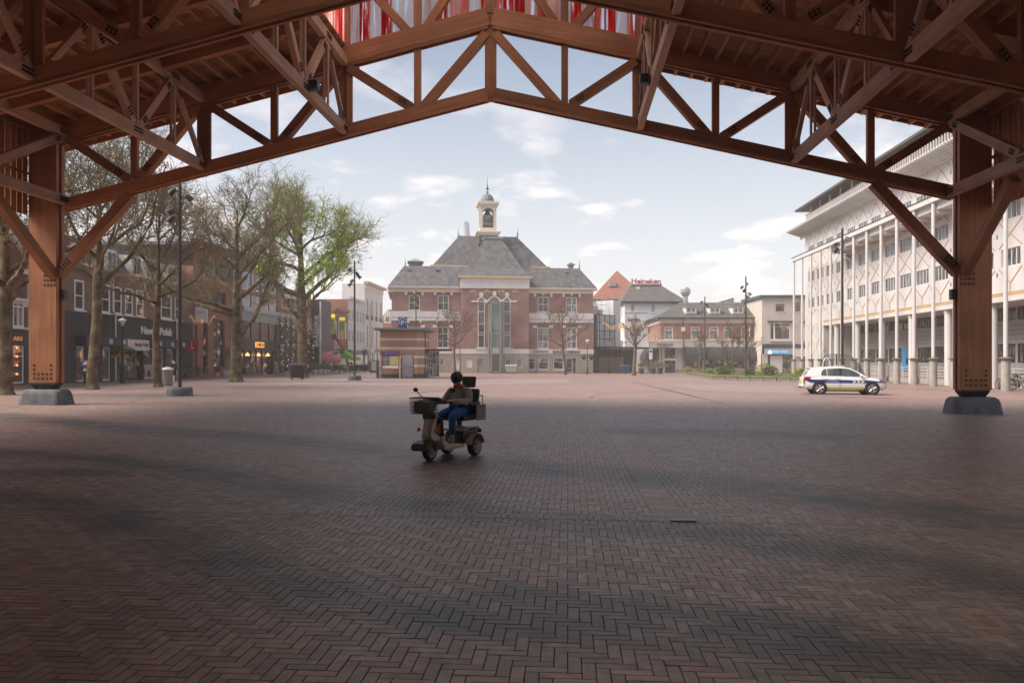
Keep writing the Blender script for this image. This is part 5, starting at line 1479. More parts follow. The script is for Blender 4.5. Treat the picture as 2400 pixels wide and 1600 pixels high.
for a in (1.2, 3.2, 5.2, 7.2):
    w = window(ho, a, a + 1.1, hzE - 2.3, hzE - .7, M_FRAME, M_GLASSC, 1, (), fw=.09, y=-.03); w.matrix_local = Ms
w = window(ho, 4.0, 9.5, hzE - 8.0, hzE - 6.3, M_FRAME, M_GLASS, 4, (), fw=.1, y=-.03); w.matrix_local = Ms
strip(ho, 'string_line', M_LEAD, -.05, Lh * .38, HP.uv(1480, 733)[1] - .05, HP.uv(1480, 733)[1] + .05, -.05, -.002)
strip(ho, 'eave', M_DARKF, -.5, Lh + .5, hzE, hzE + .35, -.5, HD + .5)
rt = HP.uv(1514, 668.5, -4)[1]; ra = HP.uv(1479, 668, -4)[0]; rb = HP.uv(1549, 668, -4)[0]
hiproof(ho, 'roof', M_TILE, rr(-.6, Lh + .3, -.6, HD + .6, hzE + .35), rr(ra, rb, 4, 7, rt))
strip(ho, 'ridge', M_LEAD, ra - .1, rb + .1, rt, rt + .3, 3.8, 7.2)
u, z = HP.uv(1496, 676, -3); MB().box(u - .3, u + .3, 2.9, 3.6, z - .3, z + .3).build('skylight', M_WHITE, ho)
M_REDL = mat('red letters', (.52, .04, .06), .45)
r = HP.rect(1480, 652.5, 1549, 664.8, -3.6); lettering('Heineken', r[0], r[1], r[2], r[3], 3.6, M_REDL, ho, .08, .03)
strip(ho, 'letter_rail', M_WHITE, r[0], r[1], r[2] - .16, r[2] - .02, 3.55, 3.7)
M_BLKL = mat('black letters', (.03, .03, .035), .5)
for s, x0, y0, x1, y1 in (('HOTEL', 1473, 746, 1501, 753.5), ('DE', 1484, 771, 1495, 777), ('PAUW', 1476, 780, 1503, 787)):
    r = HP.rect(x0, y0, x1, y1); lettering(s, *r, -.03, M_BLKL, ho, .02, .01)

# ================================================================ red roofed house behind the hotel
RPn = Plane(GY(1388, 152), GY(1520, 152))
rh = thing('red_roof_house', 'white house with a tall orange-red tiled roof behind the hotel', 'house', M=RPn.M)
M_RTILE = tiles('orange roof tile', (.38, .155, .105), (.29, .125, .095), 2.2, .7, .6)
zr = RPn.uv(1420, 703)[1]
MB().box(0, RPn.L, 0, 10, -.1, zr).build('wall', M_HW, rh)
ua, za = RPn.uv(1446, 635, -5)
hiproof(rh, 'roof', M_RTILE, rr(-.3, RPn.L + .3, -.4, 10.5, zr), rr(ua - .1, ua + .1, 5, 5.4, za))
strip(rh, 'gutter', M_DARKF, -.4, RPn.L + .4, zr - .1, zr + .15, -.55, -.3)
r = RPn.rect(1427, 660, 1443, 671, -2); MB().box(r[0], r[1], 1.7, 2.6, r[2], r[3]).build('roof_dormer', mat('dormer grey', (.35, .33, .36), .6), rh)

# ================================================================ glass link between town hall and hotel
LP = Plane(GY(1389.5, 124), GY(1500, 132))
gl = thing('glass_link', 'dark framed glass link building with flat canopy beside the hotel', 'building', M=LP.M)
def lr(x0, y0, x1, y1, off=0): return LP.rect(x0, y0, x1, y1, off)
M_LG = glassmat('link glass', (.34, .39, .42), (.58, .62, .64), .06, .8)
r = lr(1392, 738, 1441, 813)
for k in range(4):
    for j in range(4):
        a = r[0] + (r[1] - r[0]) * k / 4; b = r[0] + (r[1] - r[0]) * (k + 1) / 4; c = r[2] + (r[3] - r[2]) * j / 4; e = r[2] + (r[3] - r[2]) * (j + 1) / 4
        strip(gl, 'pane', M_LG, a + .06, b - .06, c + .05, e - .05, .0, .03)
fm = MB()
for k in range(5): x = r[0] + (r[1] - r[0]) * k / 4; fm.box(x - .06, x + .06, -.05, .08, 0, r[3] + .1)
for j in range(5): z = r[2] + (r[3] - r[2]) * j / 4; fm.box(r[0], r[1], -.04, .07, z - .05, z + .05)
fm.build('frame', M_STEEL, gl)
strip(gl, 'side_column', M_DARKF, r[0] - .1, r[0] + .5, 0, r[3], -.3, -.06)
c = lr(1391, 813, 1499, 817)
strip(gl, 'canopy', M_DARKF, c[0], c[1], c[2], c[3], -2.5, .2)
strip(gl, 'dark_lobby', mat('dark lobby', (.06, .062, .068), .5), c[0], c[1], 0, c[2], .8, 1.0)
strip(gl, 'link_wall', M_HW, r[1], r[1] + 1.8, c[3], r[3] + 2.5, .3, 4)
for x in (c[0] + 5.0, c[0] + 6.0): strip(gl, 'canopy_post', M_STEEL, x, x + .25, 0, c[2], -.4, -.15)
u0_, z0_ = LP.uv(1404, 738); u1_, _ = LP.uv(1438, 738)
stc = MB()
for k in range(7):
    a = k / 6
    stc.tube((u0_ + (u1_ - u0_) * a, 1.5, z0_), (u0_ + (u1_ - u0_) * a, 1.5, z0_ + 2.8 - 1.2 * (k % 2)), .045, .045, 6)
for z in (.9, 1.8, 2.7): stc.tube((u0_, 1.5, z0_ + z), (u1_, 1.5, z0_ + z), .045, .045, 6)
stc.build('roof_railing', mat('pale steel', (.6, .6, .62), .4, metal=.3), gl)
MB().box(u0_ + .6, u0_ + 1.8, 1.8, 3.2, z0_, z0_ + 1.6).box(u0_ + 2.1, u0_ + 3.0, 1.8, 3.0, z0_, z0_ + 1.1).build('roof_plant', mat('plant grey', (.5, .5, .52), .5), gl)
# timber hoarding of upright boards
f0 = G(1403.6, 866.5); FP = Plane(GY(1403.6, 121), GY(1461.6, 121))
hd = thing('timber_hoarding', 'brown timber board hoarding under the dark canopy', 'fence', M=FP.M)
hz_t = FP.uv(1430, 836.6)[1]
nb_ = 22
for k in range(nb_):
    a = FP.L * k / nb_; strip(hd, 'board', mat('hoarding board', (.27, .19, .12), .8, (.20, .14, .09), 3, (6, 1, .5), rand=.15), a + .01, a + FP.L / nb_ - .01, .05, hz_t, -.02, .02)
strip(hd, 'rail', M_STEEL, 0, FP.L, hz_t * .5, hz_t * .5 + .1, .02, .08)

# ================================================================ crane far behind the town hall
cp0 = P(1105, 556, 175); cp1 = P(1095, 524, 175); cp2 = P(1088, 522.5, 175)
cr = thing('crane', 'grey crane jib rising behind the town hall roof', 'crane', (cp0.x, cp0.y, 0))
def rel(p): return Vector(p) - Vector((cp0.x, cp0.y, 0))
M_CRANE = mat('crane grey', (.42, .46, .47), .5)
MB().box(-1.2, 1.2, -1.2, 1.2, 0, 3).build('carriage', M_CRANE, cr)
b0_ = Vector((0.6, 0, 3)); beam('jib', b0_, rel(cp1), .9, .9, M_CRANE, cr)
beam('jib_head', rel(cp1) + Vector((.3, 0, .2)), rel(cp2), .35, .45, M_CRANE, cr)
MB().tube(rel(cp2), rel(cp2) + Vector((0, 0, -12)), .04, .04, 5).build('hoist_rope', M_STEEL, cr)
# ================================================================ shop row on the left: one street line
def WL(Y): return (-34.06 + .059 * Y, Y)
SP = Plane(WL(40.0), WL(175.0))
def su(px): return SP.uv(px, 800)[0]
def sr_(x0, y0, x1, y1, off=0): return SP.rect(x0, y0, x1, y1, off)
def sz(px, py): return SP.uv(px, py)[1]
M_BRN = brickwall('brown shop brick', (.235, .155, .115), (.20, .13, .095), (.24, .19, .16))
M_BLK = brickwall('anthracite brick', (.065, .06, .062), (.05, .047, .05), (.085, .08, .08))
M_RB = brickwall('dark red brick', (.20, .07, .062), (.165, .058, .052), (.20, .13, .115))
M_ORB = brickwall('orange brick', (.36, .165, .095), (.28, .12, .075), (.30, .22, .17))
M_BLACK = mat('black shopfront', (.02, .022, .025), .4, (.03, .032, .035), 3)
M_LETW = mat('white letters', (.80, .78, .74), .5)
M_WARM = mat('lit shop lamp', (.9, .55, .2), .5, emit=(1, .55, .18), estr=1.3)
M_SHOP = glassmat('shop window glass', (.03, .032, .035), (.14, .11, .09), .05, .9, warm=(.20, .115, .055), iso=True)
def sthing(name, label, cat): return thing(name, label, cat, M=SP.M)
def side(parent, u0, u1, z0, z1, m, dep=9):
    MB().quad((u0, 0, z0), (u0, dep, z0), (u0, dep, z1), (u0, 0, z1)).quad((u1, 0, z0), (u1, dep, z0), (u1, dep, z1), (u1, 0, z1)).quad((u0, dep, z0), (u1, dep, z0), (u1, dep, z1), (u0, dep, z1)).build('side_wall', m, parent)

# ---- cigar shop at the left edge
cg = sthing('cigar_shop', 'dark red brick cigar shop with black front behind the left column', 'shop')
u0, u1 = 0.0, su(73)
zf = sz(40, 770); zE2 = 7.9
bw = sr_(10, 706, 47, 768); bw = (bw[0], bw[1], zf + .08, bw[3])
wall_mesh(u0, u1, zf, zE2, [bw], .2).build('wall', M_RB, cg)
# stepped bay window
window(cg, bw[0], bw[1], bw[2], bw[3], M_FRAME, M_GLASSC, 3, (.8,), fw=.12, y=-.1, dep=.3, bar=.1, sill=.15)
strip(cg, 'window_hood', M_WHITE, bw[0] - .3, bw[1] + .3, bw[3] + .02, bw[3] + .2, -.5, .0)
for py in (635, 713):
    z = sz(50, py); strip(cg, 'white_band', M_WHITE, bw[1] + .1 if py == 713 else u0, u1 - .4, z - .16, z + .16, -.04, -.002)
strip(cg, 'corner_pier', M_WHITE, u1 - .4, u1 - .05, zf, zE2 - .4, -.12, -.002)
MB().lathe([(.12, 0), (.3, .2), (.22, .5), (.34, .8), (.1, 1.1)], (u1 - .22, -.2, zE2 - .5), 10).build('pier_finial', M_CREAM, cg)
gm = u0 + (u1 - u0) * .45
gb_ = MB(); gb_.poly([(u0, 0, zE2), (u1 - .4, 0, zE2), (gm + 2.2, 0, zE2 + 2.9)]).build('gable', M_RB, cg)
for a, b in (((u0, zE2), (gm + 2.2, zE2 + 2.9)), ((gm + 2.2, zE2 + 2.9), (u1 - .1, zE2))):
    beam('verge', (a[0], -.1, a[1]), (b[0], -.1, b[1]), .3, .22, M_WHITE, cg)
MB().add([(u0 - .2, 0, zE2), (gm + 2.2, 0, zE2 + 2.9), (gm + 2.2, 9, zE2 + 2.9), (u0 - .2, 9, zE2), (u1, 0, zE2), (u1, 9, zE2)], [(0, 1, 2, 3), (1, 4, 5, 2)]).build('roof', M_SLATE, cg)
side(cg, u0, u1, 0, zE2, M_RB)
strip(cg, 'cornice', M_WHITE, u0, u1, zf - .05, zf + .08, -.3, .02)
zd = sz(50, 809)
strip(cg, 'fascia', M_BLACK, u0, u1, zd, zf - .05, -.15, .05)
dd = sr_(24, 804, 52, 902)
strip(cg, 'shopfront', M_BLACK, dd[1] + .12, u1, 0, zd, -.08, .1)
for k in range(9): strip(cg, 'shopfront_joint', M_STEEL, dd[1] + .14, u1 - .02, .3 + k * .36, .315 + k * .36, -.088, -.081)
strip(cg, 'shopfront', M_BLACK, u0, dd[0] - 1.2, 0, zd, -.08, .1)
window(cg, dd[0] - 1.2, dd[1] + .1, .1, zd - .02, M_FRAME, M_SHOP, 2, (.72,), fw=.1, y=.02, name='shop_window')
for k in range(4): MB().ball((dd[0] + .5, -.08, .7 + .55 * k), .07, 8, 6).build('lantern', mat('red lantern', (.7, .08, .03), .5, emit=(1, .16, .05), estr=2.0), cg)
r = sr_(18, 788, 47, 798); lettering('OLD & CIGARS', r[0] - 2.2, r[1], r[2], r[3], -.17, mat('amber letters', (.55, .24, .05), .5, emit=(.5, .2, .03), estr=.3), cg, .015, .02)

# ---- book shop with dark lower storeys
bk = sthing('book_shop', 'brown brick book shop with anthracite lower wall and large white lettering', 'shop')
u0, u1 = su(75), su(452)
zD = 5.0; zE3 = 8.0
wpx = [(175, 672, 196, 735), (225, 682, 229, 740), (238, 681.5, 257, 742), (267, 688, 284, 744), (293.5, 692.5, 310.5, 747.5), (319, 696, 336, 750), (377, 706, 402, 757), (411, 712, 421, 760)]
wh = []
for a in wpx:
    r = sr_(*a); w = max(r[1] - r[0], 1.15); m_ = (r[0] + r[1]) / 2
    wh.append((m_ - w / 2, m_ + w / 2, zD + .12, zD + 2.25))
wh = [wh[0], (wh[0][1] + 1.0, wh[0][1] + 2.15, wh[0][2], wh[0][3])] + wh[2:]
wh.insert(0, (u0 + .8, u0 + 2.0, zD + .12, zD + 2.25))
wall_mesh(u0, u1, zD, zE3, wh, .3).build('wall', M_BRN, bk)
for k, r in enumerate(wh): window(bk, *r, M_FRAME, M_SHOP if k in (5, 6, 7) else M_GLASS, 1, (.48,), fw=.13, y=.06, dep=.14, bar=.08, sill=.06)
sp_ = []       # shop openings
zsh = sz(300, 818)
for a in ((177.5, 813, 198, 892), (207, 814, 230, 892), (240, 815, 259, 890), (337, 820, 360, 890), (370, 821, 383, 888), (389.5, 822, 405, 888)):
    r = sr_(*a); sp_.append((r[0], r[1], .05, 2.55))
en = sr_(276, 826, 334, 888); en = (en[0], en[1], .02, 2.34)
wall_mesh(u0, u1, -.1, zD, sp_ + [en], .35, y=-.03).build('lower_wall', M_BLK, bk)
for r in sp_: window(bk, *r, M_FRAME, M_SHOP, 1, (), fw=.10, y=.1, name='shop_window')
window(bk, *en, M_STEEL, M_SHOP, 4, (), fw=.08, y=.25, name='shop_entrance')
for a, b in ((sr_(177, 800, 276, 812)), (sr_(334, 806, 421, 818))) if False else ():
    pass
for (x0, x1) in ((177, 277), (333.5, 418)):
    a, b = su(x0), su(x1)
    strip(bk, 'awning_box', mat('navy awning', (.035, .04, .06), .6), a, b, 2.62, 3.3, -.75, -.06)
    n = 6
    for k in range(n):
        c = a + (b - a) * (k + .5) / n
        if k % 2: MB().box(c - .22, c + .22, -.765, -.752, 2.78, 3.14).build('awning_emblem', mat('pale blue emblem', (.45, .5, .58), .6), bk)
        else: MB().box(c - (b - a) / 2 / n + .05, c + (b - a) / 2 / n - .05, -.76, -.752, 2.66, 3.26).build('awning_panel', M_BLACK, bk)
r = sr_(276, 800, 333, 826, .7); es = strip(bk, 'entrance_sign', M_WHITE, su(277.5), su(333), 2.36, 3.2, -.6, -.1)
lettering('Nawijn Polak', su(298), su(331), 2.6, 2.98, -.62, mat('maroon letters', (.25, .10, .10), .6), bk, .01, .01)
lettering('Nawijn Polak', *sr_(329, 767, 402, 791), -.06, M_LETW, bk, .04, .025)
for px_, t in ((268, 0), (412, 1)):
    u = su(px_); MB().tube((u, -.1, 0), (u, -.1, zD + .15), .06, .06, 8).tube((u, -.1, zD + .15), (u - .35, -.1, zD + .35), .06, .06, 8).tube((u - .35, -.1, zD + .35), (u - .35, -.1, zE3), .06, .06, 8).build('downpipe', M_WHITE, bk)
strip(bk, 'eave_gutter', M_BRN, u0, u1, zE3, zE3 + .22, -.25, .05)
MB().add([(u0, -.1, zE3 + .22), (u1, -.1, zE3 + .22), (u1, 1.5, 10.6), (u0, 1.5, 10.6), (u1, 9, 11), (u0, 9, 11)], [(0, 1, 2, 3), (3, 2, 4, 5)]).build('roof', M_SLATE, bk)
side(bk, u0, u1, 0, zE3 + .2, M_BRN)
for px0, px1 in ((182, 216), (246, 262), (306, 325), (338, 362), (392, 415)):
    a, b = su(px0), su(px1); b = max(b, a + 1.5)
    MB().box(a, b, -.05, 2.2, zE3 + .25, zE3 + 1.95).build('dormer', M_WHITE, bk)
    window(bk, a + .12, b - .12, zE3 + .4, zE3 + 1.8, M_FRAME, M_GLASS, 2, (), fw=.1, y=-.09, name='dormer_window')
# hanging signs
hs1 = thing('hanging_sign', 'white square sign hanging from the book shop corner', 'sign', M=SP.M @ Matrix.Translation((su(452) - .1, -.3, 5.1)))
a0, a1 = SP.uv(440.5, 735)[1], 0
MB().box(-.03, .03, -1.15, 0, 0, 1.45).build('board', M_WHITE, hs1)
tm_ = text_mesh('NAWIJN', 1, .004)
lm = lettering('NAWIJN POLAK', -1.0, -.15, .7, 1.1, -.034, mat('grey letters', (.3, .28, .27), .6), hs1, .004)
lm.matrix_local = Matrix.Rotation(math.pi / 2 * 1, 4, 'Z') @ Matrix.Scale(-1, 4, (0, 0, 0)) if False else Matrix(((0, 1, 0, 0), (1, 0, 0, 0), (0, 0, 1, 0), (0, 0, 0, 1)))
lm.matrix_local = Matrix(((0, 1, 0, 0), (-1, 0, 0, -1.15), (0, 0, 1, 0), (0, 0, 0, 1)))
bpy.data.meshes.remove(tm_)
MB().box(-.02, .02, -1.2, .3, 1.45, 1.5).build('bracket', M_STEEL, hs1)
hs2 = thing('red_shop_sign', 'small square red sign with a white letter L', 'sign', M=SP.M @ Matrix.Translation((su(437), -.1, 2.45)))
MB().box(-.04, .04, -1.0, 0, 0, 1.0).build('board', mat('red sign', (.55, .03, .045), .5), hs2)
l2 = lettering('L', -.62, -.36, .2, .82, -.046, M_LETW, hs2, .004); l2.matrix_local = Matrix(((0, 1, 0, 0), (-1, 0, 0, -1.0), (0, 0, 1, 0), (0, 0, 0, 1)))

# ---- modern brick and glass restaurant
rs_ = sthing('glass_restaurant', 'modern orange brick and dark glass restaurant behind the plane trees', 'restaurant')
u0, u1, u2 = su(453), su(566), su(649)
zT = 12.4
bo_ = []
for x0, x1, z0, z1 in ((456, 463, .2, 5.2), (476, 488, .2, 5.2), (500, 527, .9, 5.6), (540, 552, .2, 5.6), (497, 530, 7.2, 8.4), (545, 563, 7.2, 8.4), (470, 560, 9.6, 11.2)):
    bo_.append((su(x0), su(x1), z0, z1))
wall_mesh(u0, u1, -.1, zT, bo_, .4).build('wall', M_ORB, rs_)
for r in bo_: window(rs_, *r, M_STEEL, M_SHOP if r[3] < 6 else M_GLASS, 2 if r[1] - r[0] < 4 else 5, (.55,) if r[3] < 6 else (), fw=.08, y=.25)
# glass middle
g = [(su(567), su(648), 3.95, 6.0), (su(567), su(648), 6.0, 7.2)]
strip(rs_, 'dark_fascia', M_DARKF, u1, u2, 2.75, 3.95, -.05, .3)
for z0, z1, m in ((3.95, 5.9, M_GLASS), (7.4, 8.9, M_LG), (9.3, 11.3, M_LG)):
    n = 4
    for k in range(n):
        a = u1 + (u2 - u1) * k / n; b = u1 + (u2 - u1) * (k + 1) / n
        strip(rs_, 'glass_pane', m, a + .06, b - .06, z0 + .05, z1 - .05, .05, .08)
    mbf = MB()
    for k in range(n + 1): x = u1 + (u2 - u1) * k / n; mbf.box(x - .06, x + .06, -.02, .14, z0, z1)
    mbf.build('mullions', M_STEEL, rs_)
strip(rs_, 'spandrel', mat('sage band', (.32, .36, .34), .6), u1, u2 + 6, 5.9, 6.9, -.1, .3)
strip(rs_, 'spandrel', mat('pale band', (.48, .44, .41), .6), u1, u2 + 6, 6.9, 7.4, -.25, .3)
strip(rs_, 'spandrel', M_ORB, u1, u2, 8.9, 9.3, -.05, .3)
strip(rs_, 'spandrel', M_ORB, u1, u2, 11.3, zT, -.05, .3)
for k in range(6):     # entrance: lobby doors
    a = u1 + (u2 - u1) * k / 6; strip(rs_, 'door_pane' if 1 < k < 5 else 'glass_pane', M_SHOP, a + .08, a + (u2 - u1) / 6 - .08, .05, 2.7, .5, .55)
mbf = MB()
for k in range(7): x = u1 + (u2 - u1) * k / 6; mbf.box(x - .06, x + .06, .42, .6, 0, 2.75)
mbf.build('door_frame', M_STEEL, rs_)
for k in (1.2, 3.0, 4.6): MB().lathe([(.03, .3), (.25, .0), (.24, -.05)], (u1 + (u2 - u1) * k / 6, .2, 2.15), 12).build('pendant_lamp', M_WARM, rs_)
for x in (u1 + (u2 - u1) * .48, u1 + (u2 - u1) * .53): MB().tube((x, .3, .6), (x, .3, 2.4), .04, .04, 6).build('door_handle', mat('brushed steel', (.6, .6, .6), .3, metal=.8), rs_)
r = sr_(597, 804, 617, 814); es = strip(rs_, 'lit_sign', mat('orange lit sign', (.9, .4, .08), .5, emit=(1, .42, .08), estr=.7), su(597), su(617), 3.05, 3.65, -.12, -.055)
lettering('LUMIUN', su(598), su(616), 3.12, 3.58, -.13, mat('dark orange letters', (.2, .05, .01), .5), rs_, .01, .01)
# trellis section with round lights and creepers, dark behind
u3 = su(728)
strip(rs_, 'dark_shopfront', mat('dark glazing', (.03, .033, .035), .25, (.06, .06, .06), 1.2), u2, u3, 0, 5.9, .1, .3)
strip(rs_, 'upper_wall', M_ORB, u2, u3, 7.4, 10.6, -.05, .3)
window(rs_, u2 + 1.5, u3 - 2, 8.0, 9.8, M_FRAME, M_GLASS, 6, (), fw=.1, y=-.08)
lettering('MINGI', u2 + 1, u3 - 5, 3.1, 3.6, .05, M_LETW, rs_, .02, .01)
for k in range(7):
    x = u2 + .4 + (u3 - u2 - .8) * k / 6; strip(rs_, 'trellis_post', mat('weathered steel', (.20, .19, .18), .6), x - .07, x + .07, 0, 7.4, -.30, -.16)
side(rs_, u0, u3, 0, zT - 2, M_ORB, 12)
MB().box(u0, u2, .3, 12, zT, zT + .3).build('roof', M_LEAD, rs_)
strip(rs_, 'parapet', mat('brown coping', (.09, .07, .06), .7), u0, u2 + 2, zT, zT + .55, -.35, .3)
# creepers with fairy lights on the trellis: a cloud of small leaves
cpv = MB(); rg = random.Random(3)
for k in range(7):
    x = u2 + .4 + (u3 - u2 - .8) * k / 6
    for i in range(260):
        z = rg.uniform(.2, 6.6); q = Vector((x + rg.gauss(0, .28), -.28 - abs(rg.gauss(0, .16)), z)); d1 = Vector((rg.gauss(0, 1), rg.gauss(0, 1), rg.gauss(0, 1))).normalized() * .11; d2 = Vector((rg.gauss(0, 1), rg.gauss(0, 1), rg.gauss(0, 1))).normalized() * .08
        cpv.add([q - d1, q + d2, q + d1, q - d2], [(0, 1, 2, 3)])
tag(cpv.build('creeper', mat('creeper leaf', (.13, .12, .06), .8, (.22, .14, .08), 2), rs_), kind='stuff')
fl_ = MB()
for k in range(7):
    x = u2 + .4 + (u3 - u2 - .8) * k / 6
    for i in range(14): fl_.ball((x + rg.gauss(0, .25), -.5, rg.uniform(.5, 6.5)), .035, 5, 4)
tag(fl_.build('fairy_lights', mat('fairy light', (1, .85, .6), .5, emit=(1, .8, .5), estr=.9), rs_), kind='stuff')

# ---- black brasserie wall
br_ = sthing('black_brasserie', 'tall black clad brasserie wall with white upright lettering', 'restaurant')
u0, u1 = su(731), su(757)
zB = 10.0
MB().box(u0, u1, -1.2, 9, -.1, zB).build('wall', mat('black cladding', (.04, .04, .044), .5, (.055, .055, .06), 2), br_)
for k in range(1, 8): strip(br_, 'cladding_joint', M_STEEL, u0 + (u1 - u0) * k / 8 - .01, u0 + (u1 - u0) * k / 8 + .01, 0, zB, -1.208, -1.201)
M9 = Matrix(((0, 1, 0, u0 - .004), (-1, 0, 0, 0), (0, 0, 1, 0), (0, 0, 0, 1)))
l3 = lettering('BRASSERIE', .35, .95, 3.5, 7.8, -.01, M_LETW, br_, .01, .015, vertical=True); l3.matrix_local = M9
strip(br_, 'white_edge', M_WHITE, u0 - .14, u0 - .02, .2, zB - .3, -1.32, -1.1)
# ---- grey shop with two yellow banners
gs = sthing('grey_banner_shop', 'dark grey shop front with red ribbon sign and lime panels', 'shop')
u0, u1 = su(758), su(783); zG = 8.6
wl = [(u0 + 1.2, u1 - 1.0, 5.6, 7.6)]
wall_mesh(u0, u1, 3.0, zG, wl, .2).build('wall', mat('grey cladding', (.12, .11, .11), .7, (.16, .15, .15), 1.5), gs)
for r in wl: window(gs, *r, M_STEEL, M_GLASS, 4, (.5,), fw=.1, y=.1)
strip(gs, 'shopfront', M_SHOP, u0, u1, .1, 2.1, .2, .3); strip(gs, 'lime_panel', mat('lime panel', (.36, .46, .05), .6), u0 + .3, u1 - 3, 2.1, 2.8, -.02, .2)
strip(gs, 'canopy', mat('grey canopy', (.3, .3, .32), .5), u0, u1, 2.85, 3.02, -.9, .1)
side(gs, u0, u1, 0, zG, MATS['grey cladding'])
# ---- orange brick shop, white shop, pale houses
oc = sthing('orange_brick_shop', 'orange brick shop with pale upright windows and lime green awning', 'shop')
u0, u1 = su(783.5), su(815); zO = 9.2
wl = [(u0 + (u1 - u0) * (k + .18) / 4, u0 + (u1 - u0) * (k + .82) / 4, 5.0, 7.6) for k in range(4)]
wall_mesh(u0, u1, 3.0, zO, wl, .2).build('wall', M_ORB, oc)
for r in wl: window(oc, *r, M_FRAME, M_GLASSC, 1, (.6,), fw=.15, y=.1)
strip(oc, 'cornice', M_ORB, u0 - .1, u1 + .1, zO, zO + .4, -.3, .1); side(oc, u0, u1, 0, zO, M_ORB, 8)
strip(oc, 'shopfront', M_SHOP, u0, u1, .1, 3.0, .2, .3)
MB().add([(u0 + 3, -.05, 3.2), (u1 - .2, -.05, 3.2), (u1 - .2, -2.2, 1.95), (u0 + 3, -2.2, 1.95), (u1 - .2, -2.2, 1.6), (u0 + 3, -2.2, 1.6)], [(0, 1, 2, 3), (3, 2, 4, 5)]).poly([(u0 + 3, -.05, 3.2), (u0 + 3, -2.2, 1.95), (u0 + 3, -2.2, 1.6), (u0 + 3, -.05, 1.9)]).build('awning', mat('lime green awning', (.20, .50, .02), .7), oc)
wc = sthing('white_shop', 'narrow white plastered shop with dark sign band and bare flag lines', 'shop')
u0, u1 = su(815.5), su(854); zW = 11.5
wl = [(u0 + (u1 - u0) * (k + .25) / 6, u0 + (u1 - u0) * (k + .75) / 6, z, z + 2.0) for k in range(6) for z in (4.6, 8.0)]
wall_mesh(u0, u1, 2.9, zW, wl, .2).build('wall', M_WHITE, wc)
for r in wl: window(wc, *r, M_FRAME, M_GLASS, 1, (.6,), fw=.12, y=.1, split=False)
strip(wc, 'sign_band', M_BLACK, u0, u1, 2.6, 3.3, -.5, .05); strip(wc, 'shopfront', M_SHOP, u0, u1, .1, 2.6, .1, .2)
strip(wc, 'cornice', M_WHITE, u0 - .1, u1 + .1, zW, zW + .45, -.4, .1); side(wc, u0, u1, 0, zW, M_ORB, 5)
for k in range(6): MB().ball((u0 + 1 + (u1 - u0 - 2) * k / 5, -.7, 3.0), .14, 8, 6).build('globe_lamp', M_LETW, wc)
tc_ = sthing('tall_white_building', 'tall white corner building with ochre cornice at the street mouth', 'building')
u0, u1 = su(854.5), su(897); zQ = 14.2
cols_ = 4
wl = [(u0 + (u1 - u0) * (k + .28) / cols_, u0 + (u1 - u0) * (k + .72) / cols_, z, z + h) for k in range(cols_) for z, h in ((3.9, 4.0), (8.9, 3.6))]
wl += [(u0 + (u1 - u0) * (k + .15) / cols_, u0 + (u1 - u0) * (k + .85) / cols_, .1, 3.0) for k in range(cols_)]
wall_mesh(u0, u1, -.1, zQ, wl, .3).build('wall', M_WHITE, tc_)
for k, r in enumerate(wl):
    window(tc_, *r, M_GOLD if r[3] > 3.5 else M_STEEL, M_GLASSC if r[3] > 3.5 else M_SHOP, 1, (.3,), fw=.16, y=.12, split=False)
    if r[3] > 8.5: strip(tc_, 'balconet', M_STEEL, r[0], r[1], r[2], r[2] + .8, -.12, -.02)
a_ = u0 + (u1 - u0) * 1.02 / cols_; strip(tc_, 'ochre_bay', mat('ochre render', (.62, .42, .22), .7), a_ + .15, a_ + .9, .2, zQ - 2.2, -.06, -.004)
strip(tc_, 'frieze', M_WHITE, u0, u1, zQ, zQ + .9, -.15, .1); strip(tc_, 'cornice', M_GOLD, u0 - .3, u1 + .3, zQ + .9, zQ + 1.3, -.8, .1)
side(tc_, u0, u1, 0, zQ + .9, M_WHITE, 4)
rp_ = sr_(877, 791, 889, 801); strip(tc_, 'shop_plate', MATS['red sign'], su(879), su(893), 3.2, 3.75, -.1, -.01)
# ---- distant gabled house at the end of the street
dh = thing('distant_gabled_house', 'distant brick house with stepped dormer at the end of the street', 'house', M=Plane(GY(893, 205), GY(926, 205)).M)
MB().box(0, 3.6, 0, 8, 0, 12.0).build('wall', M_ORB, dh)
hiproof(dh, 'roof', M_SLATE, rr(-.3, 3.9, -.3, 8, 12), rr(1.4, 2.2, 3, 5, 15))
MB().box(.8, 2.6, -.2, 2, 11.2, 13.4).prism([(.6, 13.4), (2.8, 13.4), (1.7, 14.6)], 'y', -.3, 2).build('dormer', M_CREAM, dh)
window(dh, 1.1, 2.3, 11.5, 13.0, M_FRAME, M_GLASS, 2, (), y=-.25); window(dh, .5, 1.5, 7.5, 9.6, M_FRAME, M_GLASS, 1, (.5,), y=-.04); window(dh, 2.1, 3.1, 7.5, 9.6, M_FRAME, M_GLASS, 1, (.5,), y=-.04)
MB().box(3.0, 3.5, 3, 3.8, 12, 16.2).build('chimney', M_ORB, dh)
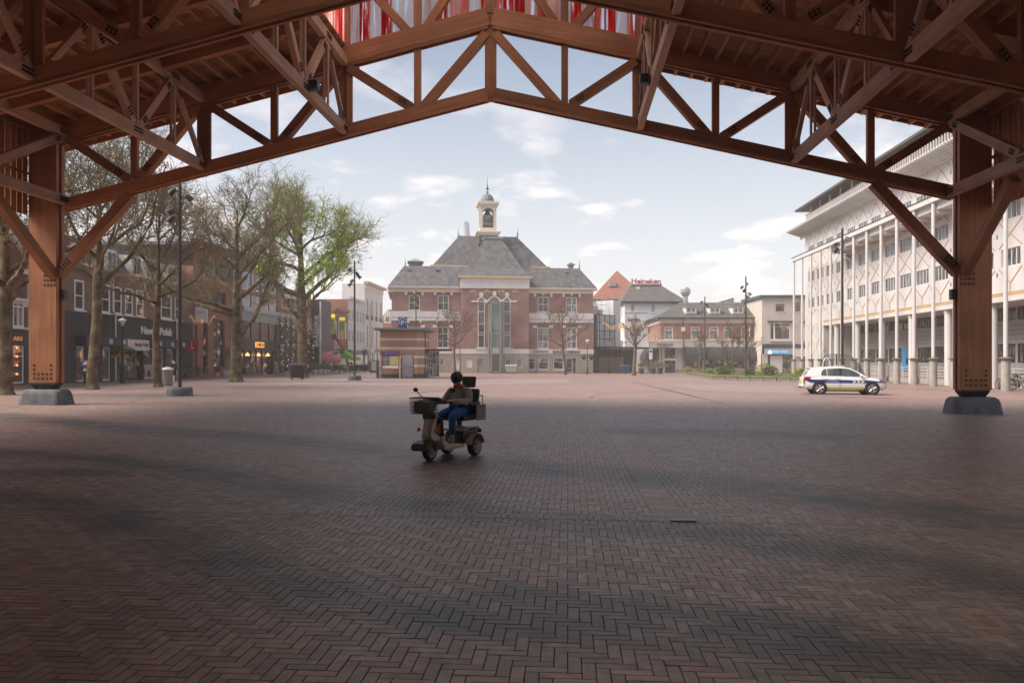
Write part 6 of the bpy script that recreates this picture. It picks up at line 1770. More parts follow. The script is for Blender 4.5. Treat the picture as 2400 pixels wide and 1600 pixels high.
# banners on the shop row
for i, (px_, y0, y1) in enumerate(((766, 736, 783), (790.5, 743, 788))):
    u = su(px_); z0, z1 = sz(px_, y1), sz(px_, y0)
    bn = thing('advertising_banner', ['yellow and green upright banner on the grey shop', 'yellow and green upright banner on the orange brick shop'][i], 'banner', M=SP.M @ Matrix.Translation((u, -.25, z0)), group='yellow banners on the shop row')
    h = z1 - z0
    MB().box(-.03, .03, -1.0, 0, 0, h).build('cloth', mat('banner yellow', (.62, .60, .08), .6), bn)
    MB().box(-.036, .036, -.86, -.14, h * .38, h * .62).build('green_panel', mat('banner green', (.10, .42, .20), .6), bn)
    MB().box(-.036, .036, -.95, -.05, h * .84, h * .99).build('yellow_panel', mat('banner glow', (.85, .75, .05), .6, emit=(.8, .7, .05), estr=.35), bn)
    MB().box(-.036, .036, -.8, -.2, h * .66, h * .72).build('dark_stripe', M_BLACK, bn)
    MB().lathe([(.3, -.037), (.3, .037)], (0, -.5, h * .12), 14, 'x').build('white_roundel', M_WHITE, bn)
    MB().tube((0, .25, h), (0, -1.05, h), .03, .03, 6).build('rod', M_STEEL, bn)
u = su(774); rb_ = thing('ribbon_sign', 'large red ribbon and white triangle sign on the grey shop', 'sign', M=SP.M @ Matrix.Translation((u, -.4, 3.1)))
MB().prism([(-1.6, .2), (-.9, .2), (.35, 2.5), (0, 2.7)], 'x', -.02, .02).prism([(-1.4, .15), (-.2, .15), (-.2, 1.4), (-.55, 1.5)], 'x', -.05, -.025).build('triangle', M_WHITE, rb_, fixn=True)
MB().prism([(-1.7, .1), (-1.35, .1), (.1, 2.6), (-.15, 2.8)], 'x', -.08, -.055).prism([(-.6, 1.7), (-.1, 1.5), (.2, 2.1), (0, 2.9), (-.5, 2.9)], 'x', -.1, -.085).build('ribbon', mat('ribbon red', (.50, .02, .06), .5), rb_, fixn=True)

# ================================================================ parking kiosk
KQ = Plane(GY(890.5, 77), GY(977.5, 77))
ks = thing('parking_kiosk', 'orange striped parking entrance kiosk with overhanging dark flat roof', 'kiosk', M=KQ.M)
M_KO = mat('apricot render', (.47, .28, .155), .75, (.42, .25, .135), 1.2)
M_KW = mat('white stripe', (.74, .68, .62), .7)
Lq = KQ.L; kzz = lambda py: KQ.uv(930, py)[1]
zt3 = kzz(776.5)
# body: front plus a canted right side
cx_, cy_ = KQ.uv(998, 820, -1.3)[0], 1.3
body = [(0, 0), (Lq, 0), (cx_, cy_), (cx_, 4.4), (0, 4.4)]
def ring_prism(z0, z1, e=0.0):
    pts = [(-e, -e), (Lq + e * .6, -e), (cx_ + e, cy_ - e * .5), (cx_ + e, 4.4 + e), (-e, 4.4 + e)]
    return MB().prism(pts, 'z', z0, z1)
zs_ = [kzz(876), 0]
MB_ = ring_prism(zs_[0], zt3, 0); MB_.build('body', M_KO, ks, fixn=True)
ring_prism(0, zs_[0], .04).build('plinth', M_DARKF, ks, fixn=True)
for a, b in ((797.5, 792.2), (818.8, 813), (838.8, 833.4), (860, 854.5)):
    ring_prism(kzz(a), kzz(b), .02).build('stripe', M_KW, ks, fixn=True)
r0 = KQ.uv(875, 768, 1.2)[0]; r1 = KQ.uv(1014, 776, -2.5)[0]
MB().add([(r0, -1.3, zt3 + .12), (Lq + .6, -1.3, zt3 + .12), (r1, 1.5, zt3 + .12), (r1, 5.6, zt3 + .12), (r0, 5.6, zt3 + .12),
          (r0 + .1, -1.2, zt3 + .3), (Lq + .5, -1.2, zt3 + .3), (r1 - .1, 1.5, zt3 + .3), (r1 - .1, 5.5, zt3 + .3), (r0 + .1, 5.5, zt3 + .3),
          (.1, -.1, zt3 - .02), (Lq, -.1, zt3 - .02), (cx_, 1.3, zt3 - .02), (cx_, 4.4, zt3 - .02), (.1, 4.4, zt3 - .02)],
         [(0, 1, 6, 5), (1, 2, 7, 6), (2, 3, 8, 7), (3, 4, 9, 8), (4, 0, 5, 9), (5, 6, 7, 8, 9), (0, 10, 11, 1), (1, 11, 12, 2), (2, 12, 13, 3), (3, 13, 14, 4), (4, 14, 10, 0)]).build('roof', mat('zinc roof', (.10, .11, .12), .5), ks, fixn=True)
d = KQ.rect(943, 830, 967.5, 885); dr = strip(ks, 'door', mat('grey lilac door', (.40, .38, .41), .5), d[0], d[1], .05, d[3], -.06, -.022)
MB().box(d[1] - .2, d[1] - .1, -.12, -.062, 1.0, 1.1).build('handle', M_STEEL, dr)
strip(ks, 'door_frame', M_DARKF, d[0] - .08, d[1] + .08, .05, d[3] + .08, -.045, -.021)
MB().tube((cx_ - .05, 1.15, 0), (cx_ - .05, 1.15, zt3), .05, .05, 8).build('downpipe', M_STEEL, ks)
ps = thing('parking_sign', 'blue square parking garage sign standing on the kiosk roof', 'sign', M=KQ.M @ Matrix.Translation((KQ.uv(942.5, 752)[0], .4, zt3 + .3)))
r = KQ.rect(932, 738, 953, 765, -.4); hw, hh = (r[1] - r[0]) / 2, r[3] - r[2]
MB().box(-hw, hw, -.04, .04, 0, hh).build('board', mat('sign blue', (.02, .09, .33), .45), ps, bevel=.03)
lettering('P', -.17, .17, hh * .28, hh * .70, -.045, M_LETW, ps, .004, .03)
rf = MB()
for a, b in (((-.32, .38), (-.32, .78)), ((.32, .38), (.32, .78)), ((-.34, .77), (0, .93)), ((.34, .77), (0, .93))):
    beam('roof_stroke', (a[0], -.048, a[1] * hh), (b[0], -.048, b[1] * hh), .008, .075, M_LETW, ps, up=(0, 0, 1) if a[0] != b[0] else (1, 0, 0))
for q in (-.2, .2): MB().tube((q, .06, -.1), (q, .06, hh * .5), .03, .03, 6).build('support', M_STEEL, ps)
# town map board in front of the kiosk
MQ = Plane(GY(893, 76.2), GY(937, 76.2))
mbd_ = thing('map_board', 'maroon framed town map board in front of the parking kiosk', 'notice board', M=MQ.M)
Lm = MQ.L; mz = lambda py: MQ.uv(915, py)[1]
M_MAR = mat('maroon frame', (.20, .025, .06), .5)
strip(mbd_, 'header', M_MAR, 0, Lm, mz(833), mz(823), -.08, .08); strip(mbd_, 'header_print', mat('blue print', (.07, .10, .35), .5), .35, Lm - .3, mz(831), mz(825), -.088, -.081)
for x in (-.06, Lm - .04): strip(mbd_, 'leg', mat('pale pink steel', (.62, .45, .45), .5), x, x + .1, 0, mz(833), -.05, .05)
strip(mbd_, 'frame', M_MAR, .04, Lm - .04, mz(864), mz(833), -.03, .05)
strip(mbd_, 'photo_print', mat('photo print', (.05, .06, .055), .5, (.30, .31, .28), 3.0), .14, Lm * .40, mz(854), mz(835), -.04, -.031)
strip(mbd_, 'map_print', mat('map print', (.42, .45, .16), .5, (.55, .46, .22), 2.2), Lm * .45, Lm - .12, mz(855), mz(834.5), -.04, -.031)
strip(mbd_, 'caption', M_WHITE, .12, Lm - .12, mz(863), mz(856.5), -.04, -.031)
# patterned glass shelter beside the kiosk
GQ = Plane(GY(996, 79), GY(1040, 80.5))
sh = thing('glass_shelter', 'small steel and patterned glass stair shelter beside the kiosk', 'shelter', M=GQ.M)
r = GQ.rect(995, 820, 1050, 885)
strip(sh, 'roof', M_STEEL, -.1, GQ.uv(1048, 822)[0], r[3] - .1, r[3] + .08, -.9, 2.2)
M_PG = mat('patterned glass', (.05, .065, .06), .15, (.40, .42, .40), 3.5, (1, 1, .8), lo=.45, hi=.55, detail=7)
w_ = GQ.uv(1028, 850)[0]
for k in range(4):
    a = w_ * k / 4; strip(sh, 'glass_panel', M_PG, a + .03, a + w_ / 4 - .03, .1, r[3] - .15, 0, .03)
for k in range(5): MB().tube((w_ * k / 4, -.05, 0), (w_ * k / 4, -.05, r[3] - .1), .035, .035, 6).build('post', mat('galvanised post', (.45, .47, .48), .4, metal=.5), sh)
MB().quad((w_, 0, .1), (w_, 2, .1), (w_, 2, r[3] - .15), (w_, 0, r[3] - .15)).build('glass_panel', M_PG, sh)
# ================================================================ trees
def bark(name, c1, c2, c3):
    m = _new(name); t = m.node_tree; N = t.nodes; L = t.links
    o = N.new('ShaderNodeOutputMaterial'); b = N.new('ShaderNodeBsdfPrincipled'); L.new(b.outputs[0], o.inputs[0])
    b.inputs['Roughness'].default_value = .9; b.inputs['Specular IOR Level'].default_value = .15
    tcn = N.new('ShaderNodeTexCoord'); nz = N.new('ShaderNodeTexNoise'); nz.inputs['Scale'].default_value = 2.6; nz.inputs['Detail'].default_value = 6
    L.new(tcn.outputs['Object'], nz.inputs['Vector'])
    rp = N.new('ShaderNodeValToRGB'); e = rp.color_ramp.elements; e[0].position = .36; e[0].color = (*c1, 1); e[1].position = .64; e[1].color = (*c3, 1)
    x = e.new(.5); x.color = (*c2, 1); L.new(nz.outputs['Fac'], rp.inputs[0]); L.new(rp.outputs[0], b.inputs['Base Color'])
    bp = N.new('ShaderNodeBump'); bp.inputs['Strength'].default_value = .6; bp.inputs['Distance'].default_value = .03
    n2 = N.new('ShaderNodeTexNoise'); n2.inputs['Scale'].default_value = 9; mpn = N.new('ShaderNodeMapping'); mpn.inputs['Scale'].default_value = (1, 1, .5)
    L.new(tcn.outputs['Object'], mpn.inputs[0]); L.new(mpn.outputs[0], n2.inputs['Vector']); L.new(n2.outputs['Fac'], bp.inputs['Height']); L.new(bp.outputs[0], b.inputs['Normal'])
    MATS[name] = m; return m
M_BARK = bark('plane bark', (.07, .052, .034), (.125, .095, .055), (.21, .175, .11))
M_TWIG = bark('plane twig', (.15, .11, .078), (.215, .168, .098), (.28, .235, .125))
M_TWIGG = bark('mossy twig', (.14, .11, .06), (.21, .195, .07), (.28, .29, .085))
M_TWIGS = bark('street tree bark', (.10, .075, .06), (.14, .105, .08), (.18, .14, .10))
M_BALL = mat('seed ball', (.07, .05, .035), .9)
M_GLOWLEAF = mat('green glow leaf', (.30, .52, .03), .6, (.50, .64, .08), 1.5)

def unit(v): return v / np.maximum(1e-9, np.linalg.norm(v, axis=-1, keepdims=True))
def grow(rng, p, d, ln, K, wob, trop):
    """N wandering polylines of K points: p starts, d directions, ln lengths"""
    N = len(p); out = np.empty((N, K, 3)); out[:, 0] = p; d = unit(d)
    for k in range(1, K):
        d = unit(d + rng.normal(0, wob, (N, 3)) + np.array([0, 0, trop]))
        out[:, k] = out[:, k - 1] + d * (ln / (K - 1))[:, None]
    return out
def tubes(pts, r0, r1, S):
    N, K = pts.shape[:2]
    tan = np.gradient(pts, axis=1); tan = unit(tan)
    ref = np.where(np.abs(tan[..., 2:3]) < .8, np.array([0, 0, 1.0]), np.array([1.0, 0, 0]))
    a = unit(np.cross(tan, ref)); b = np.cross(tan, a)
    t = np.linspace(0, 1, K)[None, :]
    r = r0[:, None] * (1 - t) + r1[:, None] * t
    ang = np.arange(S) * 2 * np.pi / S
    v = pts[:, :, None] + r[:, :, None, None] * (a[:, :, None] * np.cos(ang)[None, None, :, None] + b[:, :, None] * np.sin(ang)[None, None, :, None])
    base = (np.arange(N) * K * S)[:, None, None]; kk = (np.arange(K - 1) * S)[None, :, None]; s = np.arange(S)[None, None, :]; s2 = (s + 1) % S
    f = np.stack(np.broadcast_arrays(base + kk + s, base + kk + s2, base + kk + S + s2, base + kk + S + s), -1).reshape(-1, 4)
    return v.reshape(-1, 3), f
def np_mesh(name, parts, m, smooth=True):
    vs, fs, o = [], [], 0
    for v, f in parts: vs.append(v); fs.append(f + o); o += len(v)
    v = np.concatenate(vs); f = np.concatenate(fs); k = f.shape[1]
    me = bpy.data.meshes.new(name)
    me.vertices.add(len(v)); me.vertices.foreach_set('co', v.astype(np.float32).ravel())
    me.loops.add(len(f) * k); me.loops.foreach_set('vertex_index', f.astype(np.int32).ravel())
    me.polygons.add(len(f)); me.polygons.foreach_set('loop_start', np.arange(0, len(f) * k, k, dtype=np.int32))
    me.polygons.foreach_set('use_smooth', np.full(len(f), smooth, bool))
    me.update(calc_edges=True); me.materials.append(m)
    return me
def children(rng, pts, n, ang, lo=.2, hi=1.0, flat=0.0):
    N, K = pts.shape[:2]
    t = (np.arange(n)[None] + rng.random((N, n))) / n * (hi - lo) + lo
    x = t * (K - 1); i = np.minimum(x.astype(int), K - 2); fr = (x - i)[..., None]
    idx = np.arange(N)[:, None]
    p = pts[idx, i] * (1 - fr) + pts[idx, i + 1] * fr
    tan = unit(pts[idx, i + 1] - pts[idx, i])
    rnd = rng.normal(0, 1, (N, n, 3)); rnd[..., 2] *= (1 - flat)
    perp = unit(rnd - (rnd * tan).sum(-1, keepdims=True) * tan)
    a = np.radians(ang) * rng.uniform(.65, 1.25, (N, n, 1))
    d = tan * np.cos(a) + perp * np.sin(a)
    return p.reshape(-1, 3), d.reshape(-1, 3), t.reshape(-1)
def quads_at(rng, p, size):
    n = len(p); a = unit(rng.normal(0, 1, (n, 3))) * size; b = unit(rng.normal(0, 1, (n, 3))) * size * .7
    v = np.stack([p - a, p + b, p + a, p - b], 1).reshape(-1, 3)
    return v, np.arange(4 * n).reshape(n, 4)
def octas_at(p, r):
    n = len(p); o = np.array([[1, 0, 0], [0, 1, 0], [-1, 0, 0], [0, -1, 0], [0, 0, 1], [0, 0, -1]]) * r
    v = (p[:, None] + o[None]).reshape(-1, 3)
    f = np.array([[0, 1, 4], [1, 2, 4], [2, 3, 4], [3, 0, 4], [1, 0, 5], [2, 1, 5], [3, 2, 5], [0, 3, 5]])
    return v, (np.arange(n)[:, None, None] * 6 + f[None]).reshape(-1, 3)
def plane_tree(label, loc, H, R, tr, fork, seed, n1=11, counts=(6, 5, 5, 2), lean=(0, 0), limbs=None, twig=M_TWIG, leaves=0, thin=1.0, group='plane trees along the shop row', balls=500, cat='tree', up=.35, name='plane_tree', tmat=None, flare=1.5):
    rng = np.random.default_rng(seed)
    t = thing(name, label, cat, loc, 0, group)
    K = 9; zz = np.linspace(0, H * .80, K)
    tr_p = np.stack([lean[0] * (zz / H) + np.cumsum(rng.normal(0, .05, K)) * (zz > 1), lean[1] * (zz / H) + np.cumsum(rng.normal(0, .05, K)) * (zz > 1), zz], 1)[None]
    # trunk radius profile with root flare
    segs = []
    zf = np.array([0, .12, .4, 1.0, fork * .6, fork]); rf = tr * np.array([flare, 1.25, 1.08, 1.0, .95, .9])
    low = np.stack([np.interp(zf, zz, tr_p[0, :, 0]), np.interp(zf, zz, tr_p[0, :, 1]), zf], 1)
    S = 14; ang = np.arange(S) * 2 * np.pi / S
    ring = []
    for j, (c, r) in enumerate(zip(low, rf)):
        rr_ = r * (1 + .06 * np.sin(3 * ang + seed) + (.10 * np.sin(5 * ang) if j < 2 else .03 * np.sin(5 * ang + j)))
        ring.append(np.stack([c[0] + rr_ * np.cos(ang), c[1] + rr_ * np.sin(ang), np.full(S, c[2])], 1))
    v = np.concatenate(ring); f = []
    for j in range(len(ring) - 1):
        for i in range(S): f.append((j * S + i, j * S + (i + 1) % S, (j + 1) * S + (i + 1) % S, (j + 1) * S + i))
    segs.append((v, np.array(f)))
    # leader above the fork
    zl = np.linspace(fork - .05, H * .80, 7)
    ld = np.stack([np.interp(zl, zz, tr_p[0, :, 0]), np.interp(zl, zz, tr_p[0, :, 1]), zl], 1)[None]
    segs.append(tubes(ld, np.array([tr * .8]), np.array([tr * .12]), 10))
    # limbs
    a0 = rng.uniform(0, 6.28)
    az = a0 + np.arange(n1) * 2.399 + rng.normal(0, .25, n1)
    zs = fork * .92 + (H * .72 - fork) * (np.arange(n1) / n1) ** 1.15
    el = np.radians(np.interp(np.arange(n1) / n1, [0, 1], [22, 58])) + rng.normal(0, .1, n1)
    ln = R * np.interp(np.arange(n1) / n1, [0, .4, 1], [1.0, 1.02, .62]) * rng.uniform(.85, 1.12, n1)
    if limbs:      # given boughs: (azimuth deg, height, elevation deg, length)
        for k, (A_, Z_, E_, Ln_) in enumerate(limbs): az[k], zs[k], el[k], ln[k] = math.radians(A_), Z_, math.radians(E_), Ln_
    st = np.stack([np.interp(zs, zz, tr_p[0, :, 0]), np.interp(zs, zz, tr_p[0, :, 1]), zs], 1)
    dr = np.stack([np.cos(az) * np.cos(el), np.sin(az) * np.cos(el), np.sin(el)], 1)
    l1 = grow(rng, st, dr, ln, 8, .16, .06)
    rl = tr * np.interp(np.arange(n1) / n1, [0, 1], [.52, .26])
    segs.append(tubes(l1, rl, rl * .22, 8))
    tk = link('trunk', np_mesh('trunk', segs, tmat or M_BARK), t)
    cr_ = []
    p, d, tt = children(rng, np.concatenate([l1, ld[:, [0, 1, 2, 3, 4, 5, 6, 6]]]), counts[0], 48, .22, 1.0)
    n2 = len(p); ln2 = R * .46 * rng.uniform(.6, 1.2, n2) * (1.15 - .5 * tt); l2 = grow(rng, p, d + np.array([0, 0, up]), ln2, 6, .2, .10)
    cr_.append(tubes(l2, np.full(n2, tr * .14), np.full(n2, tr * .035), 5))
    p, d, tt = children(rng, l2, counts[1], 46, .15, 1.0)
    n3 = len(p); l3 = grow(rng, p, d + np.array([0, 0, up * .7]), R * .24 * rng.uniform(.6, 1.25, n3), 5, .24, .08)
    cr_.append(tubes(l3, np.full(n3, tr * .055) * thin, np.full(n3, tr * .022) * thin, 4))
    p, d, tt = children(rng, l3, counts[2], 50, .12, 1.0)
    n4 = len(p); l4 = grow(rng, p, d, R * .135 * rng.uniform(.5, 1.3, n4), 4, .28, .05)
    cr_.append(tubes(l4, np.full(n4, .016) * thin, np.full(n4, .010) * thin, 3))
    if counts[3]:
        p, d, tt = children(rng, l4, counts[3], 55, .1, 1.0)
        n5 = len(p); l5 = grow(rng, p, d, R * .085 * rng.uniform(.5, 1.3, n5), 3, .3, .0)
        cr_.append(tubes(l5, np.full(n5, .010) * thin, np.full(n5, .006) * thin, 3))
    else: l5 = l4
    link('crown', np_mesh('crown', cr_, twig, False), t)
    if balls:
        tips = l5[rng.choice(len(l5), balls, replace=False), -1] + np.array([0, 0, -.05])
        tag(link('seed_balls', np_mesh('seed_balls', [octas_at(tips, .038)], M_BALL, False), t), kind='stuff')
    if leaves:  # leaf quads added to carry the green light in the crown
        q = l4[rng.choice(len(l4), leaves * 4), rng.integers(0, 4, leaves * 4)]
        c = np.array([R * .05, -R * .1, H * .60]); w = np.exp(-(((q - c) / np.array([R * .62, R * .62, H * .17])) ** 2).sum(1))
        q = q[rng.random(len(q)) < w][:leaves]
        tag(link('green_glow_leaves', np_mesh('green_glow_leaves', [quads_at(rng, q + rng.normal(0, .08, q.shape), .085)], M_GLOWLEAF, False), t), kind='stuff')
    return t
g = G(8, 925); plane_tree('thick plane tree at the left edge beside the cigar shop', g, 14.5, 5.6, .33, 4.6, 21, limbs=[(20, 4.2, 42, 5.5), (-15, 4.7, 30, 5.2)], counts=(6, 5, 5, 2))
g = G(216, 912); plane_tree('tall plane tree with forked trunk right of the left column', g, 15.0, 6.0, .27, 6.3, 4, limbs=[(12, 5.6, 38, 8.2), (160, 6.0, 30, 5.0), (-40, 6.3, 35, 5.0)], counts=(6, 5, 5, 2), lean=(.6, 0))
g = G(371, 906); plane_tree('slim plane tree behind the litter bin', g, 13.6, 5.0, .21, 5.2, 9, counts=(6, 5, 5, 2), twig=M_TWIG)
g = G(552, 894); plane_tree('broad plane tree with a low bough in front of the glass restaurant', g, 16.3, 5.8, .40, 5.0, 31, limbs=[(5, 3.2, 48, 7.0), (172, 4.9, 32, 6.4), (195, 5.4, 20, 5.6)], counts=(7, 5, 5, 3))
g = G(709, 885); plane_tree('large spreading plane tree with green glow in its crown beside the black brasserie', g, 19.6, 7.4, .46, 8.3, 17, n1=13, limbs=[(0, 7.2, 28, 8.6), (182, 7.6, 24, 8.8), (12, 8.6, 44, 8.5), (200, 5.4, 40, 6.0), (-10, 5.8, 48, 5.5)], counts=(7, 5, 5, 3), twig=M_TWIGG, leaves=15000)
def small_tree(label, px_, py_, H, R, tr, fork, seed, Y=None, n1=9, grp='young bare trees near the town hall'):
    g = G(px_, py_) if Y is None else GY(px_, Y)
    return plane_tree(label, g, H, R, tr, fork, seed, n1=n1, counts=(5, 4, 3, 0), twig=M_TWIGS, tmat=M_TWIGS, group=grp, balls=0, thin=1.3, name='street_tree', up=.5, flare=1.25)
small_tree('bare young tree in front of the left wing of the town hall', 1066, 876, 9.2, 3.4, .17, 3.9, 5, Y=102)
small_tree('bare young tree in front of the shop windows of the town hall', 1325, 877, 9.6, 3.6, .19, 4.0, 8, Y=101)
small_tree('bare young tree beside the blue bins at the hotel', 1486, 878, 8.2, 2.3, .22, 3.6, 12, Y=98)
small_tree('thin bare tree with yellow trunk behind a lamp mast in the planted bed', 1756, 880, 7.2, 2.0, .12, 2.8, 14, Y=90, grp='thin trees in the planted bed')
small_tree('thin bare tree between two lamp masts in the planted bed', 1720, 880, 6.6, 2.4, .10, 2.3, 15, Y=96, grp='thin trees in the planted bed')
small_tree('thin bare tree left of the far lamp mast in the planted bed', 1638, 875, 7.0, 1.6, .10, 3.0, 16, Y=108, grp='thin trees in the planted bed')
# ================================================================ lamp masts
M_MAST = mat('mast brown steel', (.055, .045, .038), .5, (.075, .06, .05), 3, metal=.3)
M_HEAD = mat('spotlight body', (.06, .06, .06), .5)
M_LENS = mat('spotlight lens', (.45, .45, .42), .2)
def mast(label, loc, H, rot, plinth, r=.085):
    t = thing('lamp_mast', label, 'lamp', loc, rot, 'tall spotlight masts on the square')
    z0 = 0.0
    if plinth:
        MB().lathe([(.58, 0), (.56, .28), (.53, .36), (.48, .40)], n=24).build('plinth', M_CONC, t); z0 = .38
    MB().lathe([(r, z0), (r, H * .5), (r * .8, H - .05), (.03, H)], n=12).build('pole', M_MAST, t)
    rg = random.Random(int(H * 100) + int(rot * 50))
    for k, (dz, az) in enumerate(((.75, 150), (1.05, 20), (1.35, 340), (1.75, 200), (2.05, 165))):
        a = math.radians(az); d = Vector((math.cos(a), math.sin(a), 0)); z = H - dz
        hd = MB().tube((0, 0, 0), d * .34, .025, .025, 6).build('arm', M_MAST, t, M=Matrix.Translation((0, 0, z)))
        ax = (d + Vector((0, 0, -.9))).normalized(); c = d * .42
        sp = MB().tube(c - ax * .13, c + ax * .15, .10, .16, 12).tube(c - ax * .2, c - ax * .13, .05, .09, 10).build('spotlight', M_HEAD, t, M=Matrix.Translation((0, 0, z)))
        MB().tube(c + ax * .151, c + ax * .156, .14, .14, 12).build('lens', M_LENS, sp)
    return t
mast('tall brown lamp mast on a grey plinth left of the square', G(421.5, 927), 10.2, .2, True)
mast('tall brown lamp mast on a grey plinth near the parking kiosk', G(831, 890.5), 10.1, .9, True)
mast('tall lamp mast standing in the front of the planted bed', GY(1748, 79), 10.2, 2.0, False)
mast('far lamp mast at the back of the planted bed', GY(1652, 103), 10.2, .4, False)
mast('tall lamp mast rising behind the white patrol car', GY(1974, 51), 10.3, 2.6, False)
mast('thin lamp mast behind the parking kiosk roof', GY(975, 94), 10.0, 1.5, False, .07)
# ================================================================ classic street lanterns
M_LGLASS = mat('lantern glass', (.70, .66, .58), .2)
M_HERB = mat('herb green', (.05, .10, .03), .8, (.10, .17, .05), 6)
M_FLOW = mat('orange flowers', (.75, .35, .04), .7)
def leafball(c, r, n, seed, size=.06, s=(1, 1, 1)):
    rg = np.random.default_rng(seed); v = unit(rg.normal(0, 1, (n, 3))) * (r * rg.random((n, 1)) ** .4) * np.array(s) + np.array(c)
    return quads_at(rg, v, size)
def lantern(label, loc, H, baskets, pole=M_IRON, arms=1):
    t = thing('street_lantern', label, 'street lamp', loc, 0, 'classic street lanterns')
    MB().lathe([(.16, 0), (.15, .35), (.10, .42), (.09, .9), (.05, 1.0), (.04, H - .75), (.07, H - .7), (.03, H - .62)], n=12).build('post', pole, t)
    MB().lathe([(.07, H - .62), (.17, H - .35), (.19, H - .22)], n=10).build('globe', M_LGLASS, t, smooth=True)
    MB().lathe([(.30, H - .24), (.24, H - .16), (.10, H - .08), (.04, H - .04), (.03, H)], n=12).build('hood', mat('pale hood', (.55, .55, .52), .5), t)
    if baskets:
        for s in (-1, 1):
            MB().tube((0, 0, H * .52), (s * .55, 0, H * .56), .02, .02, 5).lathe([(.08, H * .40), (.28, H * .45), (.30, H * .48)], (s * .5, 0, 0), 10).build('basket', M_IRON, t)
            v, f = leafball((s * .5, 0, H * .49), .38, 220, int(H * 10) + s, .07, (1, 1, .7)); tag(link('basket_plant', np_mesh('basket_plant', [(v, f)], M_HERB, False), t), kind='stuff')
            if baskets == 2:
                v, f = leafball((s * .45, 0, H * .42), .3, 90, 5 + s, .06, (1, 1, .5)); tag(link('basket_flowers', np_mesh('basket_flowers', [(v, f)], M_FLOW, False), t), kind='stuff')
lantern('classic lantern with orange flower baskets before the book shop', G(287, 897), 4.6, 2)
lantern('classic lantern with green baskets at the right corner of the town hall', GY(1377, 108), 4.7, 1)
lantern('classic lantern with dark baskets before the brick restaurant', GY(471, 78), 5.2, 1)
lantern('pale grey lantern post with blue street sign arm', GY(502, 80), 4.6, 0, mat('grey post', (.42, .43, .44), .5))
lantern('thin dark lantern in front of the timber hoarding', GY(1428, 118), 4.6, 0)
g = GY(502, 80); ss = thing('street_name_sign', 'small blue street name sign on the grey lantern post', 'sign', (g.x, g.y - .05, gz(g.x) + 2.75))
MB().box(-.62, -.05, -.012, .012, 0, .15).build('plate', mat('street sign blue', (.04, .13, .42), .5), ss)
MB().box(-.05, -.03, -.02, .02, .02, .13).build('clamp', M_STEEL, ss)

# ================================================================ litter bin, notice board, wheeled containers
g = G(393, 903); lb = thing('litter_bin', 'grey round litter bin with pale domed lid beside the slim plane tree', 'bin', g)
M_BIN = mat('bin grey', (.20, .185, .18), .5, (.25, .235, .23), 8, (6, 6, .3))
MB().lathe([(.30, .0), (.32, .06), (.32, .95), (.28, .97)], n=20).build('body', M_BIN, lb); MB().lathe([(.34, .97), (.35, 1.04), (.26, 1.14), (.08, 1.18)], n=20).build('lid', mat('bin lid', (.62, .60, .56), .5), lb); MB().lathe([(.27, -.02), (.27, .0)], n=16).build('foot', M_IRON, lb)
pb = SP.M @ Matrix.Translation((su(350), -2.2, 0)); ab = thing('pavement_poster', 'white pavement poster frame with face print before the book shop', 'sign', M=Matrix.Translation(G(351, 890)))
MB().box(-.34, .34, -.05, .05, .1, 1.2).build('frame', M_WHITE, ab); MB().box(-.29, .29, -.058, -.052, .22, 1.05).build('poster', mat('poster print', (.55, .33, .25), .5, (.75, .62, .55), 4), ab)
MB().prism([(-.2, .28), (0.05, .28), (.12, .55), (.0, .85), (-.12, .7), (-.18, .5)], 'y', -.066, -.06).build('printed_face', mat('face print', (.24, .09, .05), .5), ab, fixn=True); MB().box(-.42, .42, -.25, .25, 0, .08).build('base', mat('poster base', (.5, .52, .55), .5), ab)
def container(label, loc, rot, w, d, h, m, lid, grp):
    t = thing('wheeled_container', label, 'container', loc, rot, grp)
    MB().add([(-w * .42, -d * .4, .18), (w * .42, -d * .4, .18), (w * .42, d * .4, .18), (-w * .42, d * .4, .18), (-w / 2, -d / 2, h), (w / 2, -d / 2, h), (w / 2, d / 2, h), (-w / 2, d / 2, h)],
             [(3, 2, 1, 0), (4, 5, 6, 7), (0, 1, 5, 4), (1, 2, 6, 5), (2, 3, 7, 6), (3, 0, 4, 7)]).build('body', m, t, bevel=.03, seg=2)
    MB().add([(-w / 2 - .04, -d / 2 - .04, h + .005), (w / 2 + .04, -d / 2 - .04, h + .005), (w / 2 + .04, d / 2 + .04, h + .005), (-w / 2 - .04, d / 2 + .04, h + .005), (-w / 2, -d / 4, h + .16), (w / 2, -d / 4, h + .16), (w / 2, d / 3, h + .2), (-w / 2, d / 3, h + .2)],
             [(3, 2, 1, 0), (4, 5, 6, 7), (0, 1, 5, 4), (1, 2, 6, 5), (2, 3, 7, 6), (3, 0, 4, 7)]).build('lid', lid, t, bevel=.02)
    for sx in (-1, 1):
        for sy in (-1, 1): MB().lathe([(.09, -.03), (.09, .03)], (sx * w * .36, sy * d * .32, .09), 12, 'x').build('wheel', M_IRON, t)
    for sx in (-1, 1): MB().box(sx * w / 2 - .02, sx * (w / 2 + .05), -.1, .1, h - .2, h - .12).build('handle', M_IRON, t)
    return t
cdark = mat('charcoal bin plastic', (.035, .035, .04), .5)
container('dark grey wheeled refuse container beside the largest plane tree', G(696, 889), .45, 1.25, 1.0, 1.22, cdark, mat('brown lid', (.06, .045, .045), .5), 'refuse containers')
container('pale green wheeled container in front of the town hall door', GY(1198, 110), 0, 1.65, 1.0, 1.0, mat('pale green plastic', (.36, .42, .38), .5), mat('grey green lid', (.33, .37, .35), .5), 'refuse containers')
MB()
